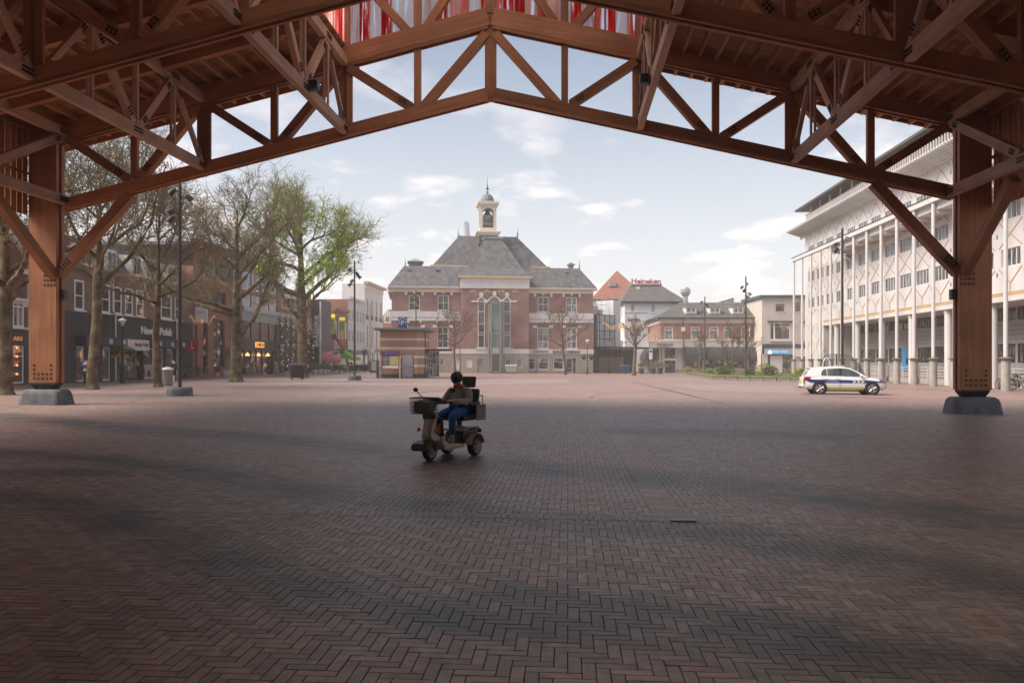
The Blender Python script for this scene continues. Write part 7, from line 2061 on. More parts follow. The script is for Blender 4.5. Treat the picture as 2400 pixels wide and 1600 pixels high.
for k, (px_, lab) in enumerate(((1458, 'left one of two blue bins under the dark canopy'), (1471, 'right one of two blue bins under the dark canopy'))):
    container(lab, GY(px_, 116), 0, .75, .7, 1.0, mat('blue plastic', (.02, .06, .16), .5), mat('blue lid', (.03, .08, .2), .5), 'blue bins by the hotel')

# ================================================================ pots, shrubs and statues on the left terrace
M_POT = mat('white stone pot', (.62, .60, .56), .75, (.52, .50, .46), 4)
M_TERR = mat('dark pot', (.07, .065, .06), .7)
M_BUSH = mat('bush leaf', (.045, .085, .025), .7, (.10, .16, .04), 3)
M_BUSHY = mat('yellow green leaf', (.16, .22, .03), .7, (.25, .30, .05), 3)
M_PINK = mat('pink blossom', (.75, .22, .32), .7, (.82, .42, .48), 3)
def pot_plant(label, loc, r, h, plant, ph, pr, seed, pot=M_POT, n=420, size=.07, grp='potted plants on the left terrace', stem=False):
    t = thing('potted_plant', label, 'potted plant', loc, 0, grp)
    MB().lathe([(r * .7, 0), (r * .95, h * .85), (r * 1.05, h * .86), (r * 1.05, h), (r * .9, h), (r * .88, h - .05)], n=16).build('pot', pot, t)
    c = (0, 0, h + ph * .55)
    if stem: MB().tube((0, 0, h - .1), (0, 0, h + ph - pr * .6), .03, .025, 6).build('stem', M_BARK, t); c = (0, 0, h + ph)
    v, f = leafball(c, pr, n, seed, size, (1, 1, .75 if not stem else .9)); tag(link('foliage', np_mesh('foliage', [(v, f)], plant, False), t), kind='stuff')
    return t
def tp(px_, Y): return GY(px_, Y)
pots = [(738, 96, M_BUSHY, 'first white pot of yellow green grass left of the terrace'), (750, 96.5, M_BUSHY, 'second white pot of yellow green grass on the terrace'), (760, 97, M_BUSH, 'white pot with dark green shrub under the pink blossom'), (769, 97.5, M_BUSHY, 'wide white pot with light shrub beside the pink blossom'), (787, 99, M_BUSH, 'low white pot near the right end of the terrace'), (798, 100, M_BUSH, 'last white pot of the terrace before the two walkers')]
for i, (px_, Y, m, lab) in enumerate(pots):
    pot_plant(lab, tp(px_, Y), .33 if i < 4 else .26, .55 if i < 4 else .4, m, .7, .55, 40 + i)
pot_plant('round pink blossom tree in a pot by the brasserie', tp(768, 100), .3, .5, M_PINK, 1.5, .85, 61, n=900, size=.09, stem=True)
pot_plant('smaller round pink blossom tree right of the other', tp(788, 101.5), .3, .5, M_PINK, 1.35, .65, 62, n=700, size=.09, stem=True)
pot_plant('white planter with olive tree in front of the restaurant', tp(529.5, 79), .42, .62, M_BUSH, 1.6, .8, 63, n=600, size=.06, stem=True)
pot_plant('white pot of dry heather left of the olive tree', tp(509, 79), .3, .4, mat('heather', (.16, .09, .06), .8), .5, .38, 64, n=300)
pot_plant('yellow flowering pot below the dark lantern', tp(481, 77.5), .22, .45, mat('yellow flowers', (.6, .38, .04), .7), .7, .5, 65, n=350)
pot_plant('small white pot before the trellis', tp(672, 95), .3, .35, M_TERR, .3, .25, 66, n=80)
pot_plant('dark pot with spiky green leaves beside the seated lion', tp(634, 92), .3, .4, M_BUSH, .9, .4, 67, pot=M_TERR, n=260)
for i, (px_, lab) in enumerate(((800, 'round topiary ball on a stem by the green awning'), (855, 'round topiary ball on a stem at the white building'))):
    pot_plant(lab, tp(px_, 122), .3, .5, M_BUSH, 2.6 if i == 0 else 2.4, .62, 70 + i, pot=M_TERR, n=600, size=.07, stem=True, grp='topiary balls by the shops')
M_LION = mat('lion stone', (.42, .35, .26), .85, (.32, .26, .19), 5, bump=.4, bscale=20)
def lion(label, loc, rot, s=1.0):
    t = thing('lion_statue', label, 'statue', loc, rot, 'stone lions at the restaurant door')
    b = MB().ball((-.1, 0, .45), .34, 12, 8, (1.15, .75, 1.15)).ball((-.38, 0, .33), .30, 12, 8, (1.0, .95, 1.05)).ball((.14, 0, .80), .28, 12, 8, (.9, .85, 1.15)).ball((.22, 0, 1.14), .24, 12, 8, (1, .9, 1.05)).ball((.40, 0, 1.08), .13, 10, 6, (1.1, .9, .8))
    for sy in (-1, 1):
        b.tube((.2, sy * .14, .75), (.3, sy * .15, .1), .12, .085, 8).ball((.36, sy * .15, .12), .11, 8, 6, (1.4, .8, .7)).ball((-.22, sy * .2, .2), .17, 8, 6, (1.5, .7, .9)).ball((.14, sy * .17, 1.33), .07, 6, 5)
    b.tube((-.6, 0, .2), (-.75, .25, .15), .05, .04, 6)
    b.build('body', M_LION, t, smooth=True); MB().box(-.8, .6, -.34, .34, 0, .1).build('base', M_LION, t)
    t.scale = (s, s, s)
lion('sitting stone lion facing right at the restaurant door', tp(590, 88), .15, 1.05)
lion('sitting stone lion facing the square right of the door', tp(646, 92), -1.3, 1.05)
# ================================================================ ground-level things right of the town hall
for i, (px_, Y, m, lab, pr) in enumerate(((1503, 112, M_TERR, 'dark planter with dry shrub left of the parking sign pole', .55), (1530, 112, mat('blue planter', (.05, .06, .12), .6), 'blue planter with heather right of the parking sign pole', .5), (1547, 113, M_TERR, 'dark planter with green shrub at the cafe corner', .7))):
    pot_plant(lab, tp(px_, Y), .45, .8, M_BUSH if i != 1 else mat('heather2', (.22, .16, .12), .8), .8, pr, 80 + i, pot=m, grp='planters by the cafe')
g = tp(1525, 112); psn = thing('parking_zone_sign', 'white upright parking zone sign on a thin post by the cafe', 'sign', g)
MB().tube((0, 0, 0), (0, 0, 3.6), .035, .035, 8).build('post', mat('galv post', (.4, .41, .42), .4, metal=.5), psn)
MB().box(-.24, .24, -.06, -.038, 2.05, 3.5).build('plate', M_WHITE, psn); MB().lathe([(.19, -.07), (.19, -.062)], (0, 0, 3.15), 20, 'y').build('disc', mat('sign disc blue', (.05, .07, .25), .5), psn)
# planted bed with low concrete kerb
pts_b = [G(1577, 871.5), G(1670, 889.5), G(1885, 894.5), GY(1885, 95), GY(1800, 108), GY(1600, 112)]
bed = thing('planted_bed', 'raised lawn bed with mossy concrete edge and shrubs', 'planter', (pts_b[1].x, pts_b[1].y, 0))
o2 = Vector((pts_b[1].x, pts_b[1].y, 0)); pl = [p - o2 for p in pts_b]
M_KERB = mat('mossy concrete', (.15, .14, .11), .9, (.24, .22, .19), 1.4, (1, 1, 3), bump=.4, bscale=12)
def edge(a, b, n):
    for k in range(n):
        p, q = a.lerp(b, k / n), a.lerp(b, (k + 1) / n); d = (q - p).normalized(); ln = (q - p).length - .03
        nrm = Vector((-d.y, d.x, 0)); z = gz(p.x + o2.x)
        M = Matrix(((d.x, nrm.x, 0, p.x), (d.y, nrm.y, 0, p.y), (0, 0, 1, z), (0, 0, 0, 1)))
        MB().box(0, ln, 0, .35, .30, .42).box(0.02, ln - .02, .06, .3, -.1, .299).build('edge_block', M_KERB, bed, M=M)
edge(pl[0], pl[1], 10); edge(pl[1], pl[2], 7)
cen = sum(pl, Vector()) / len(pl)
MB().poly([(p.x + (cen - p).normalized().x * .2, p.y + (cen - p).normalized().y * .2, gz(p.x + o2.x) + .36) for p in pl]).build('lawn', mat('lawn', (.13, .17, .025), .9, (.20, .22, .05), 1.8, detail=8, bump=.5, bscale=60), bed)
rg = np.random.default_rng(77); gv = []
tri = [(0, 1, 2), (0, 2, 3), (0, 3, 5)]
gp = []
for a, b, c in tri:
    n = 6500; u = rg.random((n, 2)); fl2 = u.sum(1) > 1; u[fl2] = 1 - u[fl2]
    A, B_, C_ = (np.array(pl[i]) for i in (a, b, c)); gp.append(A + u[:, :1] * (B_ - A) + u[:, 1:] * (C_ - A))
gp = np.concatenate(gp); gp[:, 2] = gp[:, 2] + .36; hgt = rg.uniform(.05, .14, len(gp)); an = rg.uniform(0, 6.28, len(gp)); wd = np.stack([np.cos(an), np.sin(an), np.zeros_like(an)], 1) * .03
top = gp + np.stack([rg.normal(0, .04, len(gp)), rg.normal(0, .04, len(gp)), hgt], 1)
tag(link('grass', np_mesh('grass', [(np.stack([gp - wd, gp + wd, top], 1).reshape(-1, 3), np.arange(3 * len(gp)).reshape(-1, 3))], MATS['lawn'], False), bed), kind='stuff')
for i, (px_, Y, r, m, lab) in enumerate(((1692, 84, .62, M_BUSH, 'left one of the dark evergreen shrubs on the lawn'), (1703, 86, .7, M_BUSH, 'right one of the dark evergreen shrubs on the lawn'), (1757, 82, .5, M_BUSH, 'dark shrub directly right of the front lamp mast'), (1794, 80, .85, M_BUSHY, 'tall yellow green shrub at the right end of the lawn'), (1806, 79, .7, M_BUSH, 'green shrub right of the yellow green one'), (1876, 78, .55, M_BUSHY, 'tuft of grass at the foot of the free standing column'), (1665, 92, .4, M_BUSHY, 'small pale bush at the left of the lawn'), (1612, 104, .5, mat('straw grass', (.34, .25, .12), .8), 'straw coloured ornamental grass by the cafe front'))):
    g = tp(px_, Y); sb = thing('shrub', lab, 'shrub', (g.x, g.y, g.z + .34), 0, 'shrubs in the planted bed')
    v, f = leafball((0, 0, r * .75), r, int(900 * r), 90 + i, .075, (1.1, 1.1, .8)); tag(link('foliage', np_mesh('foliage', [(v, f)], m, False), sb), kind='stuff')
    mbs = MB()
    for k in range(5): mbs.tube((0, 0, -.02), (.3 * r * math.cos(k * 1.3), .3 * r * math.sin(k * 1.3), r * .8), .015, .008, 4)
    mbs.build('stems', M_BARK, sb)
# curved glass stair canopy behind the patrol car
g0 = GY(1922, 57); gcn = thing('glass_stair_canopy', 'curved smoked glass stair canopy with white arch behind the patrol car', 'canopy', (g0.x, g0.y, gz(g0.x)), -.25)
M_SMOKE = glassmat('smoked glass', (.05, .05, .05), (.16, .15, .14), .05, .9)
_t = M_SMOKE.node_tree; _o = [n for n in _t.nodes if n.type == 'OUTPUT_MATERIAL'][0]; _b = [n for n in _t.nodes if n.type == 'BSDF_PRINCIPLED'][0]
_tr = _t.nodes.new('ShaderNodeBsdfTransparent'); _mx = _t.nodes.new('ShaderNodeMixShader'); _mx.inputs[0].default_value = .55; _t.links.new(_b.outputs[0], _mx.inputs[1]); _t.links.new(_tr.outputs[0], _mx.inputs[2]); _t.links.new(_mx.outputs[0], _o.inputs[0])
prof = [(x * .78, z * .83) for x, z in ((0.05, 0), (.35, 2.2), (.7, 2.75), (1.4, 2.8), (2.6, 2.7), (3.4, 1.9), (3.9, .9), (4.1, 0))]
for i, ((x0, z0), (x1, z1)) in enumerate(zip(prof[:-1], prof[1:])):
    MB().add([(x0, 0, z0), (x1, 0, z1), (x1, 2.0, z1), (x0, 2.0, z0), (x0, .02, z0 - .02), (x1, .02, z1 - .02), (x1, 1.98, z1 - .02), (x0, 1.98, z0 - .02)], [(0, 1, 2, 3), (7, 6, 5, 4), (0, 4, 5, 1), (3, 2, 6, 7)]).build('glass_panel', M_SMOKE, gcn)
MB().poly([(x, .0, z) for x, z in prof]).build('side_glass', M_SMOKE, gcn)
for i in range(1, len(prof) - 1, 2): MB().tube((prof[i][0], -.02, 0), (prof[i][0], -.02, prof[i][1]), .035, .035, 6).build('post', M_IRON, gcn)
MB().path([(.05, -.06, 0), (.2, -.06, 1.7), (.32, -.06, 2.0), (.5, -.06, 2.02), (.62, -.06, 1.8), (.95, -.06, 0)], .035, 8).build('white_arch', M_WHITE, gcn)
# ================================================================ festive street ornaments
M_GOLDL = mat('gold light tube', (.60, .36, .12), .4, emit=(1, .5, .1), estr=.2)
M_ROPE = mat('thin wire', (.2, .2, .2), .5)
def ornament(label, c, w, h, kind, rot=0.0):
    t = thing('street_ornament', label, 'street decoration', c, rot, 'gold light ornaments over the streets')
    for s in (-1, 1):
        pts = [(s * (.14 * w + .36 * w * k / 10), 0, h * (.5 * math.sin(k / 10 * 5.2 + .3) * (.5 + .05 * k) * -1)) for k in range(11)]
        pts2 = [(p[0], 0, p[2] + h * (.28 - .02 * i)) for i, p in enumerate(pts)]
        MB().path(pts, w * .006, 5).path(pts2, w * .006, 5).tube(pts[-1], pts2[-1], w * .006, w * .006, 5).build('wing', M_GOLDL, t)
        MB().tube((s * .5 * w, 0, h * .3), (s * w * 1.1, .0, h * .9), .012, .012, 4).build('wire', M_ROPE, t)
    if kind == 'crown':
        ring = [(w * .09 * math.cos(a), 0, w * .09 * math.sin(a)) for a in np.linspace(0, 2 * math.pi, 17)]
        MB().path(ring, w * .009, 5).build('ring', M_GOLDL, t)
        MB().prism([(-.06 * w, -.04 * w), (.06 * w, -.04 * w), (.075 * w, .05 * w), (.03 * w, .0), (0, .065 * w), (-.03 * w, .0), (-.075 * w, .05 * w)], 'y', -.03, .03).build('crown', M_GOLDL, t, fixn=True)
    else:
        for k in range(3):
            e = .045 * w * (1 - .3 * k); MB().path([(e * math.cos(a), 0, e * 2.0 * math.sin(a)) for a in np.linspace(0, 2 * math.pi, 13)], w * .006, 5).build('loop', M_GOLDL, t)
c = P(1457, 765.5, 108); ornament('gold crown light garland hanging before the hotel', c, 5.4, 1.0, 'crown')
c = P(1846, 768, 112); ornament('gold winged light garland before the cream building', c, 2.6, 1.6, 'wing')
c = P(474, 753, 70); ornament('gold winged light garland before the brick restaurant', c, 2.3, .9, 'wing')

# ================================================================ bicycles
def bicycle(label, loc, rot, frame, grp, lean=.1):
    t = thing('bicycle', label, 'bicycle', loc, rot, grp)
    t.rotation_euler = (lean, 0, rot)
    def wheel(x):
        mb = MB(); n = 20
        for i in range(n):
            a, b = 2 * math.pi * i / n, 2 * math.pi * (i + 1) / n
            mb.tube((x + .33 * math.cos(a), 0, .35 + .33 * math.sin(a)), (x + .33 * math.cos(b), 0, .35 + .33 * math.sin(b)), .018, .018, 5, False)
        w = mb.build('wheel', M_IRON, t)
        sp = MB()
        for i in range(8): a = math.pi * i / 8; sp.tube((x - .32 * math.cos(a), 0, .35 - .32 * math.sin(a)), (x + .32 * math.cos(a), 0, .35 + .32 * math.sin(a)), .004, .004, 3, False)
        sp.build('spokes', mat('spoke', (.5, .5, .5), .4, metal=.7), w)
    wheel(-.53); wheel(.53)
    f = MB()
    for a, b in (((-.53, .35), (-.08, .30)), ((-.08, .30), (-.22, .86)), ((-.53, .35), (-.18, .72)), ((-.08, .30), (.36, .78)), ((-.2, .80), (.34, .86)), ((.53, .35), (.36, .80)), ((.36, .80), (.32, 1.02))): f.tube((a[0], 0, a[1]), (b[0], 0, b[1]), .02, .02, 6)
    f.build('frame', frame, t)
    MB().tube((.32, -.28, 1.05), (.32, .28, 1.05), .014, .014, 6).tube((.32, -.28, 1.05), (.18, -.3, 1.03), .02, .02, 6).tube((.32, .28, 1.05), (.18, .3, 1.03), .02, .02, 6).build('handlebar', M_IRON, t)
    MB().ball((-.24, 0, .92), .12, 8, 6, (1.2, .8, .4)).build('saddle', M_IRON, t)
    MB().box(-.72, -.36, -.07, .07, .70, .72).build('carrier', M_IRON, t)
    MB().lathe([(.09, -.015), (.09, .015)], (-.08, -.05, .30), 12, 'y').build('crank', M_IRON, t)
    return t
fr_c = [mat('bike black', (.02, .02, .022), .4), mat('bike grey', (.25, .26, .27), .4), mat('bike teal', (.03, .10, .10), .4), mat('bike red', (.35, .03, .05), .4)]
BLAB = ['red first', 'grey second', 'teal third', 'black fourth', 'grey fifth', 'teal sixth', 'black seventh', 'grey last']
i = 0
for Y, dx in ((52.6, .3), (52.0, .1), (51.4, .2), (50.8, .1), (48.6, .1), (48.0, .2), (47.4, 0), (46.9, .1)):
    X = 28 + .06 * Y + 1.2 + dx
    bicycle(f'{BLAB[i]} bicycle in the row parked right of the right timber column', (X, Y, gz(X)), .12 + .15 * (i % 3), fr_c[i % 3 if i else 3], 'bicycles parked under the office building', .12); i += 1
bicycle('silver bicycle parked right of the lamp mast before the book shop', GY(438, 71), .2, fr_c[1], 'bicycles before the restaurant', .08)
bicycle('black bicycle with covers left of the yellow flower pot', GY(456, 72), .5, fr_c[0], 'bicycles before the restaurant', .08)
bicycle('dark bicycle closest to the yellow flower pot', GY(469, 73), .9, fr_c[0], 'bicycles before the restaurant', .08)
# terrace screens and street furniture towards the side street
g = GY(858, 128); tsb = thing('terrace_screen', 'black terrace screen before the white shops', 'screen', (g.x, g.y, g.z), .2)
for k in range(5): MB().box(-2.6 + k * .75, -1.9 + k * .75, -.03, .03, .08, .95).build('panel', M_IRON, tsb)
g = GY(861, 126); bxx = thing('utility_box', 'reddish brown utility box beside the terrace screen', 'cabinet', (g.x + .5, g.y, g.z))
MB().box(-.32, .32, -.3, .3, 0, 1.45).build('body', mat('brown cabinet', (.32, .19, .15), .7), bxx, bevel=.03); MB().box(-.36, .36, -.34, .34, 1.45, 1.52).build('top', mat('brown cabinet top', (.28, .17, .14), .7), bxx)
g = GY(878, 100); sw = thing('sandwich_board', 'dark framed advertising board left of the parking kiosk', 'sign', (g.x, g.y, g.z), .1)
MB().box(-.5, .5, -.05, .05, .15, 1.7).build('frame', M_IRON, sw); MB().box(-.42, .42, -.058, -.052, .4, 1.6).build('poster', mat('pale poster', (.5, .55, .55), .5, (.35, .3, .33), 3), sw); MB().box(-.5, -.42, -.25, .25, 0, .15).box(.42, .5, -.25, .25, 0, .15).build('foot', M_IRON, sw)
g = GY(885, 76); bol = thing('ticket_pillar', 'dark slim pillar left of the town map board', 'pillar', (g.x, g.y, g.z)); MB().box(-.12, .12, -.1, .1, 0, 1.65).build('pillar', M_DARKF, bol, bevel=.02); MB().box(-.08, .08, -.106, -.101, 1.1, 1.4).build('display', M_GLASS, bol)
# ================================================================ people
M_SKIN = mat('skin', (.72, .45, .33), .55)
def skin_obj(name, verts, edges, radii, m, parent, sub=2, root=0):
    me = bpy.data.meshes.new(name); me.from_pydata([tuple(v) for v in verts], edges, []); me.materials.append(m)
    o = link(name, me, parent)
    md = o.modifiers.new('skin', 'SKIN'); md.use_smooth_shade = True; md.branch_smoothing = .4
    sv = me.skin_vertices[0].data
    for i, r in enumerate(radii):
        sv[i].radius = (r, r) if not isinstance(r, tuple) else r
        sv[i].use_root = (i == root)
    s = o.modifiers.new('sub', 'SUBSURF'); s.levels = sub; s.render_levels = sub
    return o
def figure(t, J, skin, jacket, trousers, shoes, hair, hands=True, coat=0.0, bareleg=False):
    """J: dict of joint positions (local metres). Body is one mesh; garments are children grown over the same skeleton."""
    V = []; E = []; R = []; ix = {}
    def add(n, p, r, prev=None):
        ix[n] = len(V); V.append(Vector(p)); R.append(r)
        if prev: E.append((ix[prev], ix[n]))
    add('pelvis', J['pelvis'], .13); add('chest', J['chest'], .14, 'pelvis'); add('neckb', J['neck'], .075, 'chest')
    hd = Vector(J['head']); nk = Vector(J['neck']); up = (hd - nk).normalized()
    add('neck', nk + up * .05, .055, 'neckb'); add('jaw', hd - up * .06 + Vector(J.get('face', (0, -1, 0))) * .015, .075, 'neck'); add('crown', hd + up * .05, .088, 'jaw'); add('top', hd + up * .09, .05, 'crown')
    for s in 'LR':
        add('sh' + s, J['sh' + s], .065, 'chest'); add('el' + s, J['el' + s], .045, 'sh' + s); add('wr' + s, J['wr' + s], .030, 'el' + s)
        w = Vector(J['wr' + s]); d = (w - Vector(J['el' + s])).normalized(); pm = w + d * .07; add('pa' + s, pm, (.040, .022), 'wr' + s)
        if hands:
            side_ = d.cross(Vector((0, 0, 1))).normalized() if abs(d.z) < .9 else Vector((1, 0, 0)); dn = Vector((0, 0, -1)) if abs(d.z) < .9 else Vector((0, -1, 0))
            for k, (o_, l) in enumerate(((-.030, .062), (-.010, .072), (.010, .067), (.030, .052))):
                a = pm + side_ * o_ + d * .03; b = a + d * l * .6; c = b + (d * .3 + dn * .95).normalized() * l * .55
                add(f'f{s}{k}a', a, .010, 'pa' + s); add(f'f{s}{k}b', b, .0095, f'f{s}{k}a'); add(f'f{s}{k}c', c, .008, f'f{s}{k}b')
            sg = -1 if s == 'L' else 1
            a = w + d * .04 + side_ * sg * -.035; b = a + (side_ * sg * -.7 + d * .7).normalized() * .035; add(f't{s}a', a, .012, 'wr' + s); add(f't{s}b', b + d * .02, .010, f't{s}a')
        add('hip' + s, J['hip' + s], .095, 'pelvis'); add('kn' + s, J['kn' + s], .06, 'hip' + s); add('an' + s, J['an' + s], .036, 'kn' + s); add('to' + s, J['to' + s], .022, 'an' + s)
    skin_obj('body', V, E, R, M_SKIN, t)
    # jacket
    V2 = []; E2 = []; R2 = []; i2 = {}
    def add2(n, p, r, prev=None):
        i2[n] = len(V2); V2.append(Vector(p)); R2.append(r)
        if prev: E2.append((i2[prev], i2[n]))
    pv, ch = Vector(J['pelvis']), Vector(J['chest'])
    add2('w', pv + Vector((0, 0, .02)) + (ch - pv) * .0, (.185, .15)); add2('c', ch, (.20, .16), 'w'); add2('n', nk - up * .01, .085, 'c')
    if coat: add2('hem', pv + Vector((0, 0, -coat)), (.21, .17), 'w')
    for s in 'LR':
        add2('s' + s, J['sh' + s], .09, 'c'); add2('e' + s, J['el' + s], .066, 's' + s); w = Vector(J['wr' + s]); add2('r' + s, w, .05, 'e' + s)
    skin_obj('jacket', V2, E2, R2, jacket, t)
    V3 = []; E3 = []; R3 = []; i3 = {}
    def add3(n, p, r, prev=None):
        i3[n] = len(V3); V3.append(Vector(p)); R3.append(r)
        if prev: E3.append((i3[prev], i3[n]))
    add3('p', pv, .15)
    for s in 'LR':
        add3('h' + s, J['hip' + s], .105, 'p'); add3('k' + s, J['kn' + s], .078, 'h' + s)
        if not bareleg: add3('a' + s, Vector(J['an' + s]) + (Vector(J['kn' + s]) - Vector(J['an' + s])) * .08, .058, 'k' + s)
    skin_obj('trousers', V3, E3, R3, trousers, t)
    for s in 'LR':
        a, b = Vector(J['an' + s]), Vector(J['to' + s]); d = (b - a); d.z = 0; d.normalize()
        skin_obj('shoe', [a + Vector((0, 0, -.03)) - d * .05, a + Vector((0, 0, -.035)) + d * .06, b + Vector((0, 0, .005))], [(0, 1), (1, 2)], [.056, .058, .046], shoes, t, 1)
    fc = Vector(J.get('face', (0, -1, 0))); sd_ = up.cross(fc).normalized()
    face = MB()
    for s in (-1, 1): face.ball(hd + fc * .078 + sd_ * s * .032 + up * .01, .011, 6, 4)
    face.build('eyes', mat('eye dark', (.02, .015, .012), .3), t)
    MB().ball(hd + fc * .098 - up * .02, .016, 6, 5, (.9, .9, 1.5)).build('nose', M_SKIN, t)
    MB().ball(hd + fc * .082 - up * .058, .02, 6, 4, (1.1, 1.1, .35)).build('mouth', mat('lip', (.35, .12, .10), .5), t)
    if hair == 'beanie':
        q = up.to_track_quat('Z', 'Y').to_matrix().to_4x4(); q.translation = hd + up * .045 - fc * .012
        MB().lathe([(.108, -.02), (.112, .02), (.108, .07), (.085, .115), (.04, .14), (.005, .146)], n=16).build('beanie', mat('charcoal knit', (.08, .082, .095), .9, (.12, .122, .135), 40, bump=.4), t, smooth=True, M=q)
    else:
        MB().ball(hd + up * .045 - fc * .018, .104, 12, 8, (1, 1, .95)).build('hair', hair, t, smooth=True)
def stand(h=1.75, stride=.18, arm=.08, face=(0, 1, 0)):
    k = h / 1.75; f = Vector(face); sd_ = f.cross(Vector((0, 0, 1)))
    def p(s, fw, z): v = sd_ * s * k + f * fw * k; return (v.x, v.y, z * k)
    return dict(pelvis=p(0, 0, .98), chest=p(0, .02, 1.30), neck=p(0, .0, 1.50), head=p(0, .03, 1.635), face=tuple(f),
                shL=p(-.19, 0, 1.42), shR=p(.19, 0, 1.42), elL=p(-.26, arm, 1.15), elR=p(.26, -arm, 1.15), wrL=p(-.25, arm * 2 + .05, .90), wrR=p(.25, -arm + .05, .90),
                hipL=p(-.10, 0, .90), hipR=p(.10, 0, .90), knL=p(-.10, stride * .7, .50), knR=p(.10, -stride * .2, .50), anL=p(-.10, stride, .085), anR=p(.10, -stride * 1.1, .10), toL=p(-.11, stride + .15, .035), toR=p(.11, -stride * 1.1 + .14, .035))
M_CREAMC = mat('cream coat', (.55, .46, .34), .8); M_DARKC = mat('dark green coat', (.03, .038, .036), .8); M_JEAN = mat('dark jeans', (.03, .035, .05), .8); M_SHOE = mat('black shoe', (.02, .02, .02), .5)
M_HAIRG = mat('grey hair', (.42, .38, .34), .8); M_HAIRB = mat('dark hair', (.03, .022, .018), .7); M_BLOND = mat('blond hair', (.45, .32, .17), .7)
g = GY(807.5, 104); t = thing('person', 'person in a long cream coat walking away beside someone in dark', 'person', g, 0); figure(t, stand(1.66, .14), M_SKIN, M_CREAMC, M_JEAN, M_SHOE, M_BLOND, coat=.42)
g = GY(820.5, 104.5); t = thing('person', 'person in a dark green jacket walking away right of the cream coat', 'person', g, 0); figure(t, stand(1.78, .16), M_SKIN, M_DARKC, M_JEAN, M_SHOE, M_HAIRG)
g = G(406, 897); t = thing('person', 'person in shorts with a dark backpack walking away by the litter bin', 'person', g, 0); figure(t, stand(1.76, .2), M_SKIN, mat('black top', (.025, .024, .026), .8), mat('black shorts', (.03, .02, .022), .8), mat('white trainers', (.65, .63, .6), .6), M_HAIRB, bareleg=True)
MB().ball((0, -.24, 1.22), .19, 12, 8, (.85, .6, 1.25)).build('backpack', mat('grey backpack', (.06, .055, .05), .8), t, smooth=True)
g = GY(203, 46.5); t = thing('person', 'person in a blue jacket half hidden behind the forked plane tree', 'person', (g.x - .05, g.y, g.z), 0); figure(t, stand(1.74, .1), M_SKIN, mat('blue jacket', (.04, .09, .22), .8), M_JEAN, M_SHOE, M_HAIRB)

# ================================================================ mobility scooter and its rider
rear = Vector((-.92, 14.31, 0)); front = Vector((-1.39, 13.46, 0))
hd_ = (front - rear).normalized(); ang = math.atan2(hd_.y, hd_.x)
sc0 = rear.lerp(front, .42)
scooter = thing('mobility_scooter', 'pale mobility scooter with front basket crossing the square', 'mobility scooter', (sc0.x, sc0.y, gz(sc0.x)), ang)
WBh = (front - rear).length; xf, xr = WBh * .58, -WBh * .42
M_SCB = mat('scooter silver', (.62, .57, .49), .35, coat=.3); M_SCD = mat('scooter dark plastic', (.055, .055, .056), .4); M_TYRE = mat('tyre', (.025, .024, .023), .8); M_RIM = mat('rim', (.42, .40, .37), .4, metal=.4); M_SEAT = mat('black seat', (.05, .05, .053), .5)
def wheel_set(x, y, r, w, parent):
    tz_ = r
    tw = MB().lathe([(r * .62, -w / 2), (r * .92, -w / 2), (r, -w * .3), (r, w * .3), (r * .92, w / 2), (r * .62, w / 2)], (x, y, tz_), 24, 'y').build('wheel', M_TYRE, parent, smooth=False)
    MB().lathe([(r * .62, -w * .3), (r * .62, w * .3)], (x, y, tz_), 20, 'y').build('rim', M_SCD, tw); MB().lathe([(r * .64, -w * .5), (r * .70, -w * .52), (r * .70, w * .52), (r * .64, w * .5)], (x, y, tz_), 20, 'y').build('rim_edge', M_RIM, tw)
    sp = MB()
    for k in range(5):
        a = 2 * math.pi * k / 5; sp.tube((x, y - w * .45, tz_), (x + r * .58 * math.cos(a), y - w * .45, tz_ + r * .58 * math.sin(a)), .02, .016, 6); sp.tube((x, y + w * .45, tz_), (x + r * .58 * math.cos(a), y + w * .45, tz_ + r * .58 * math.sin(a)), .02, .016, 6)
    sp.build('spokes', M_RIM, tw)
wheel_set(xf, 0, .175, .10, scooter); wheel_set(xr, .29, .175, .11, scooter); wheel_set(xr, -.29, .175, .11, scooter)
# floor pan and rear fairing
MB().prism([(xf - .1, .17), (xf - .02, .30), (xf - .08, .36), (xf - .22, .27), (xr + .28, .24), (xr + .2, .17)], 'y', -.25, .25).build('floor_pan', M_SCB, scooter, fixn=True, bevel=.03, seg=2)
MB().prism([(xr + .26, .20), (xr + .24, .42), (xr + .1, .47), (xr - .20, .47), (xr - .31, .40), (xr - .33, .28), (xr - .22, .24)], 'y', -.2, .2).build('rear_fairing', M_SCD, scooter, fixn=True, bevel=.05, seg=3)
MB().prism([(xr + .28, .44), (xr + .1, .485), (xr - .2, .485), (xr - .34, .42), (xr - .34, .455), (xr - .2, .52), (xr + .1, .52), (xr + .28, .475)], 'y', -.25, .25).build('rear_cover', M_SCB, scooter, fixn=True, bevel=.012)
for s in (-1, 1):
    mbf = MB(); n = 8
    for k in range(n):
        a0, a1 = math.radians(10 + 160 * k / n), math.radians(10 + 160 * (k + 1) / n); R0 = .22
        mbf.add([(xr + R0 * math.cos(a0), s * .22, .175 + R0 * math.sin(a0)), (xr + R0 * math.cos(a1), s * .22, .175 + R0 * math.sin(a1)), (xr + R0 * math.cos(a1), s * .37, .175 + R0 * math.sin(a1)), (xr + R0 * math.cos(a0), s * .37, .175 + R0 * math.sin(a0))], [(0, 1, 2, 3)])
    mbf.build('mudguard', M_SCB, scooter)
    MB().box(xr - .37, xr - .35, s * .17 - .04, s * .17 + .04, .38, .44).build('tail_light', mat('red light', (.5, .02, .02), .3), scooter)
    MB().box(xr - .1, xr + .06, s * .375, s * .39, .19, .22).build('side_reflector', mat('amber reflector', (.8, .25, .03), .3), scooter)
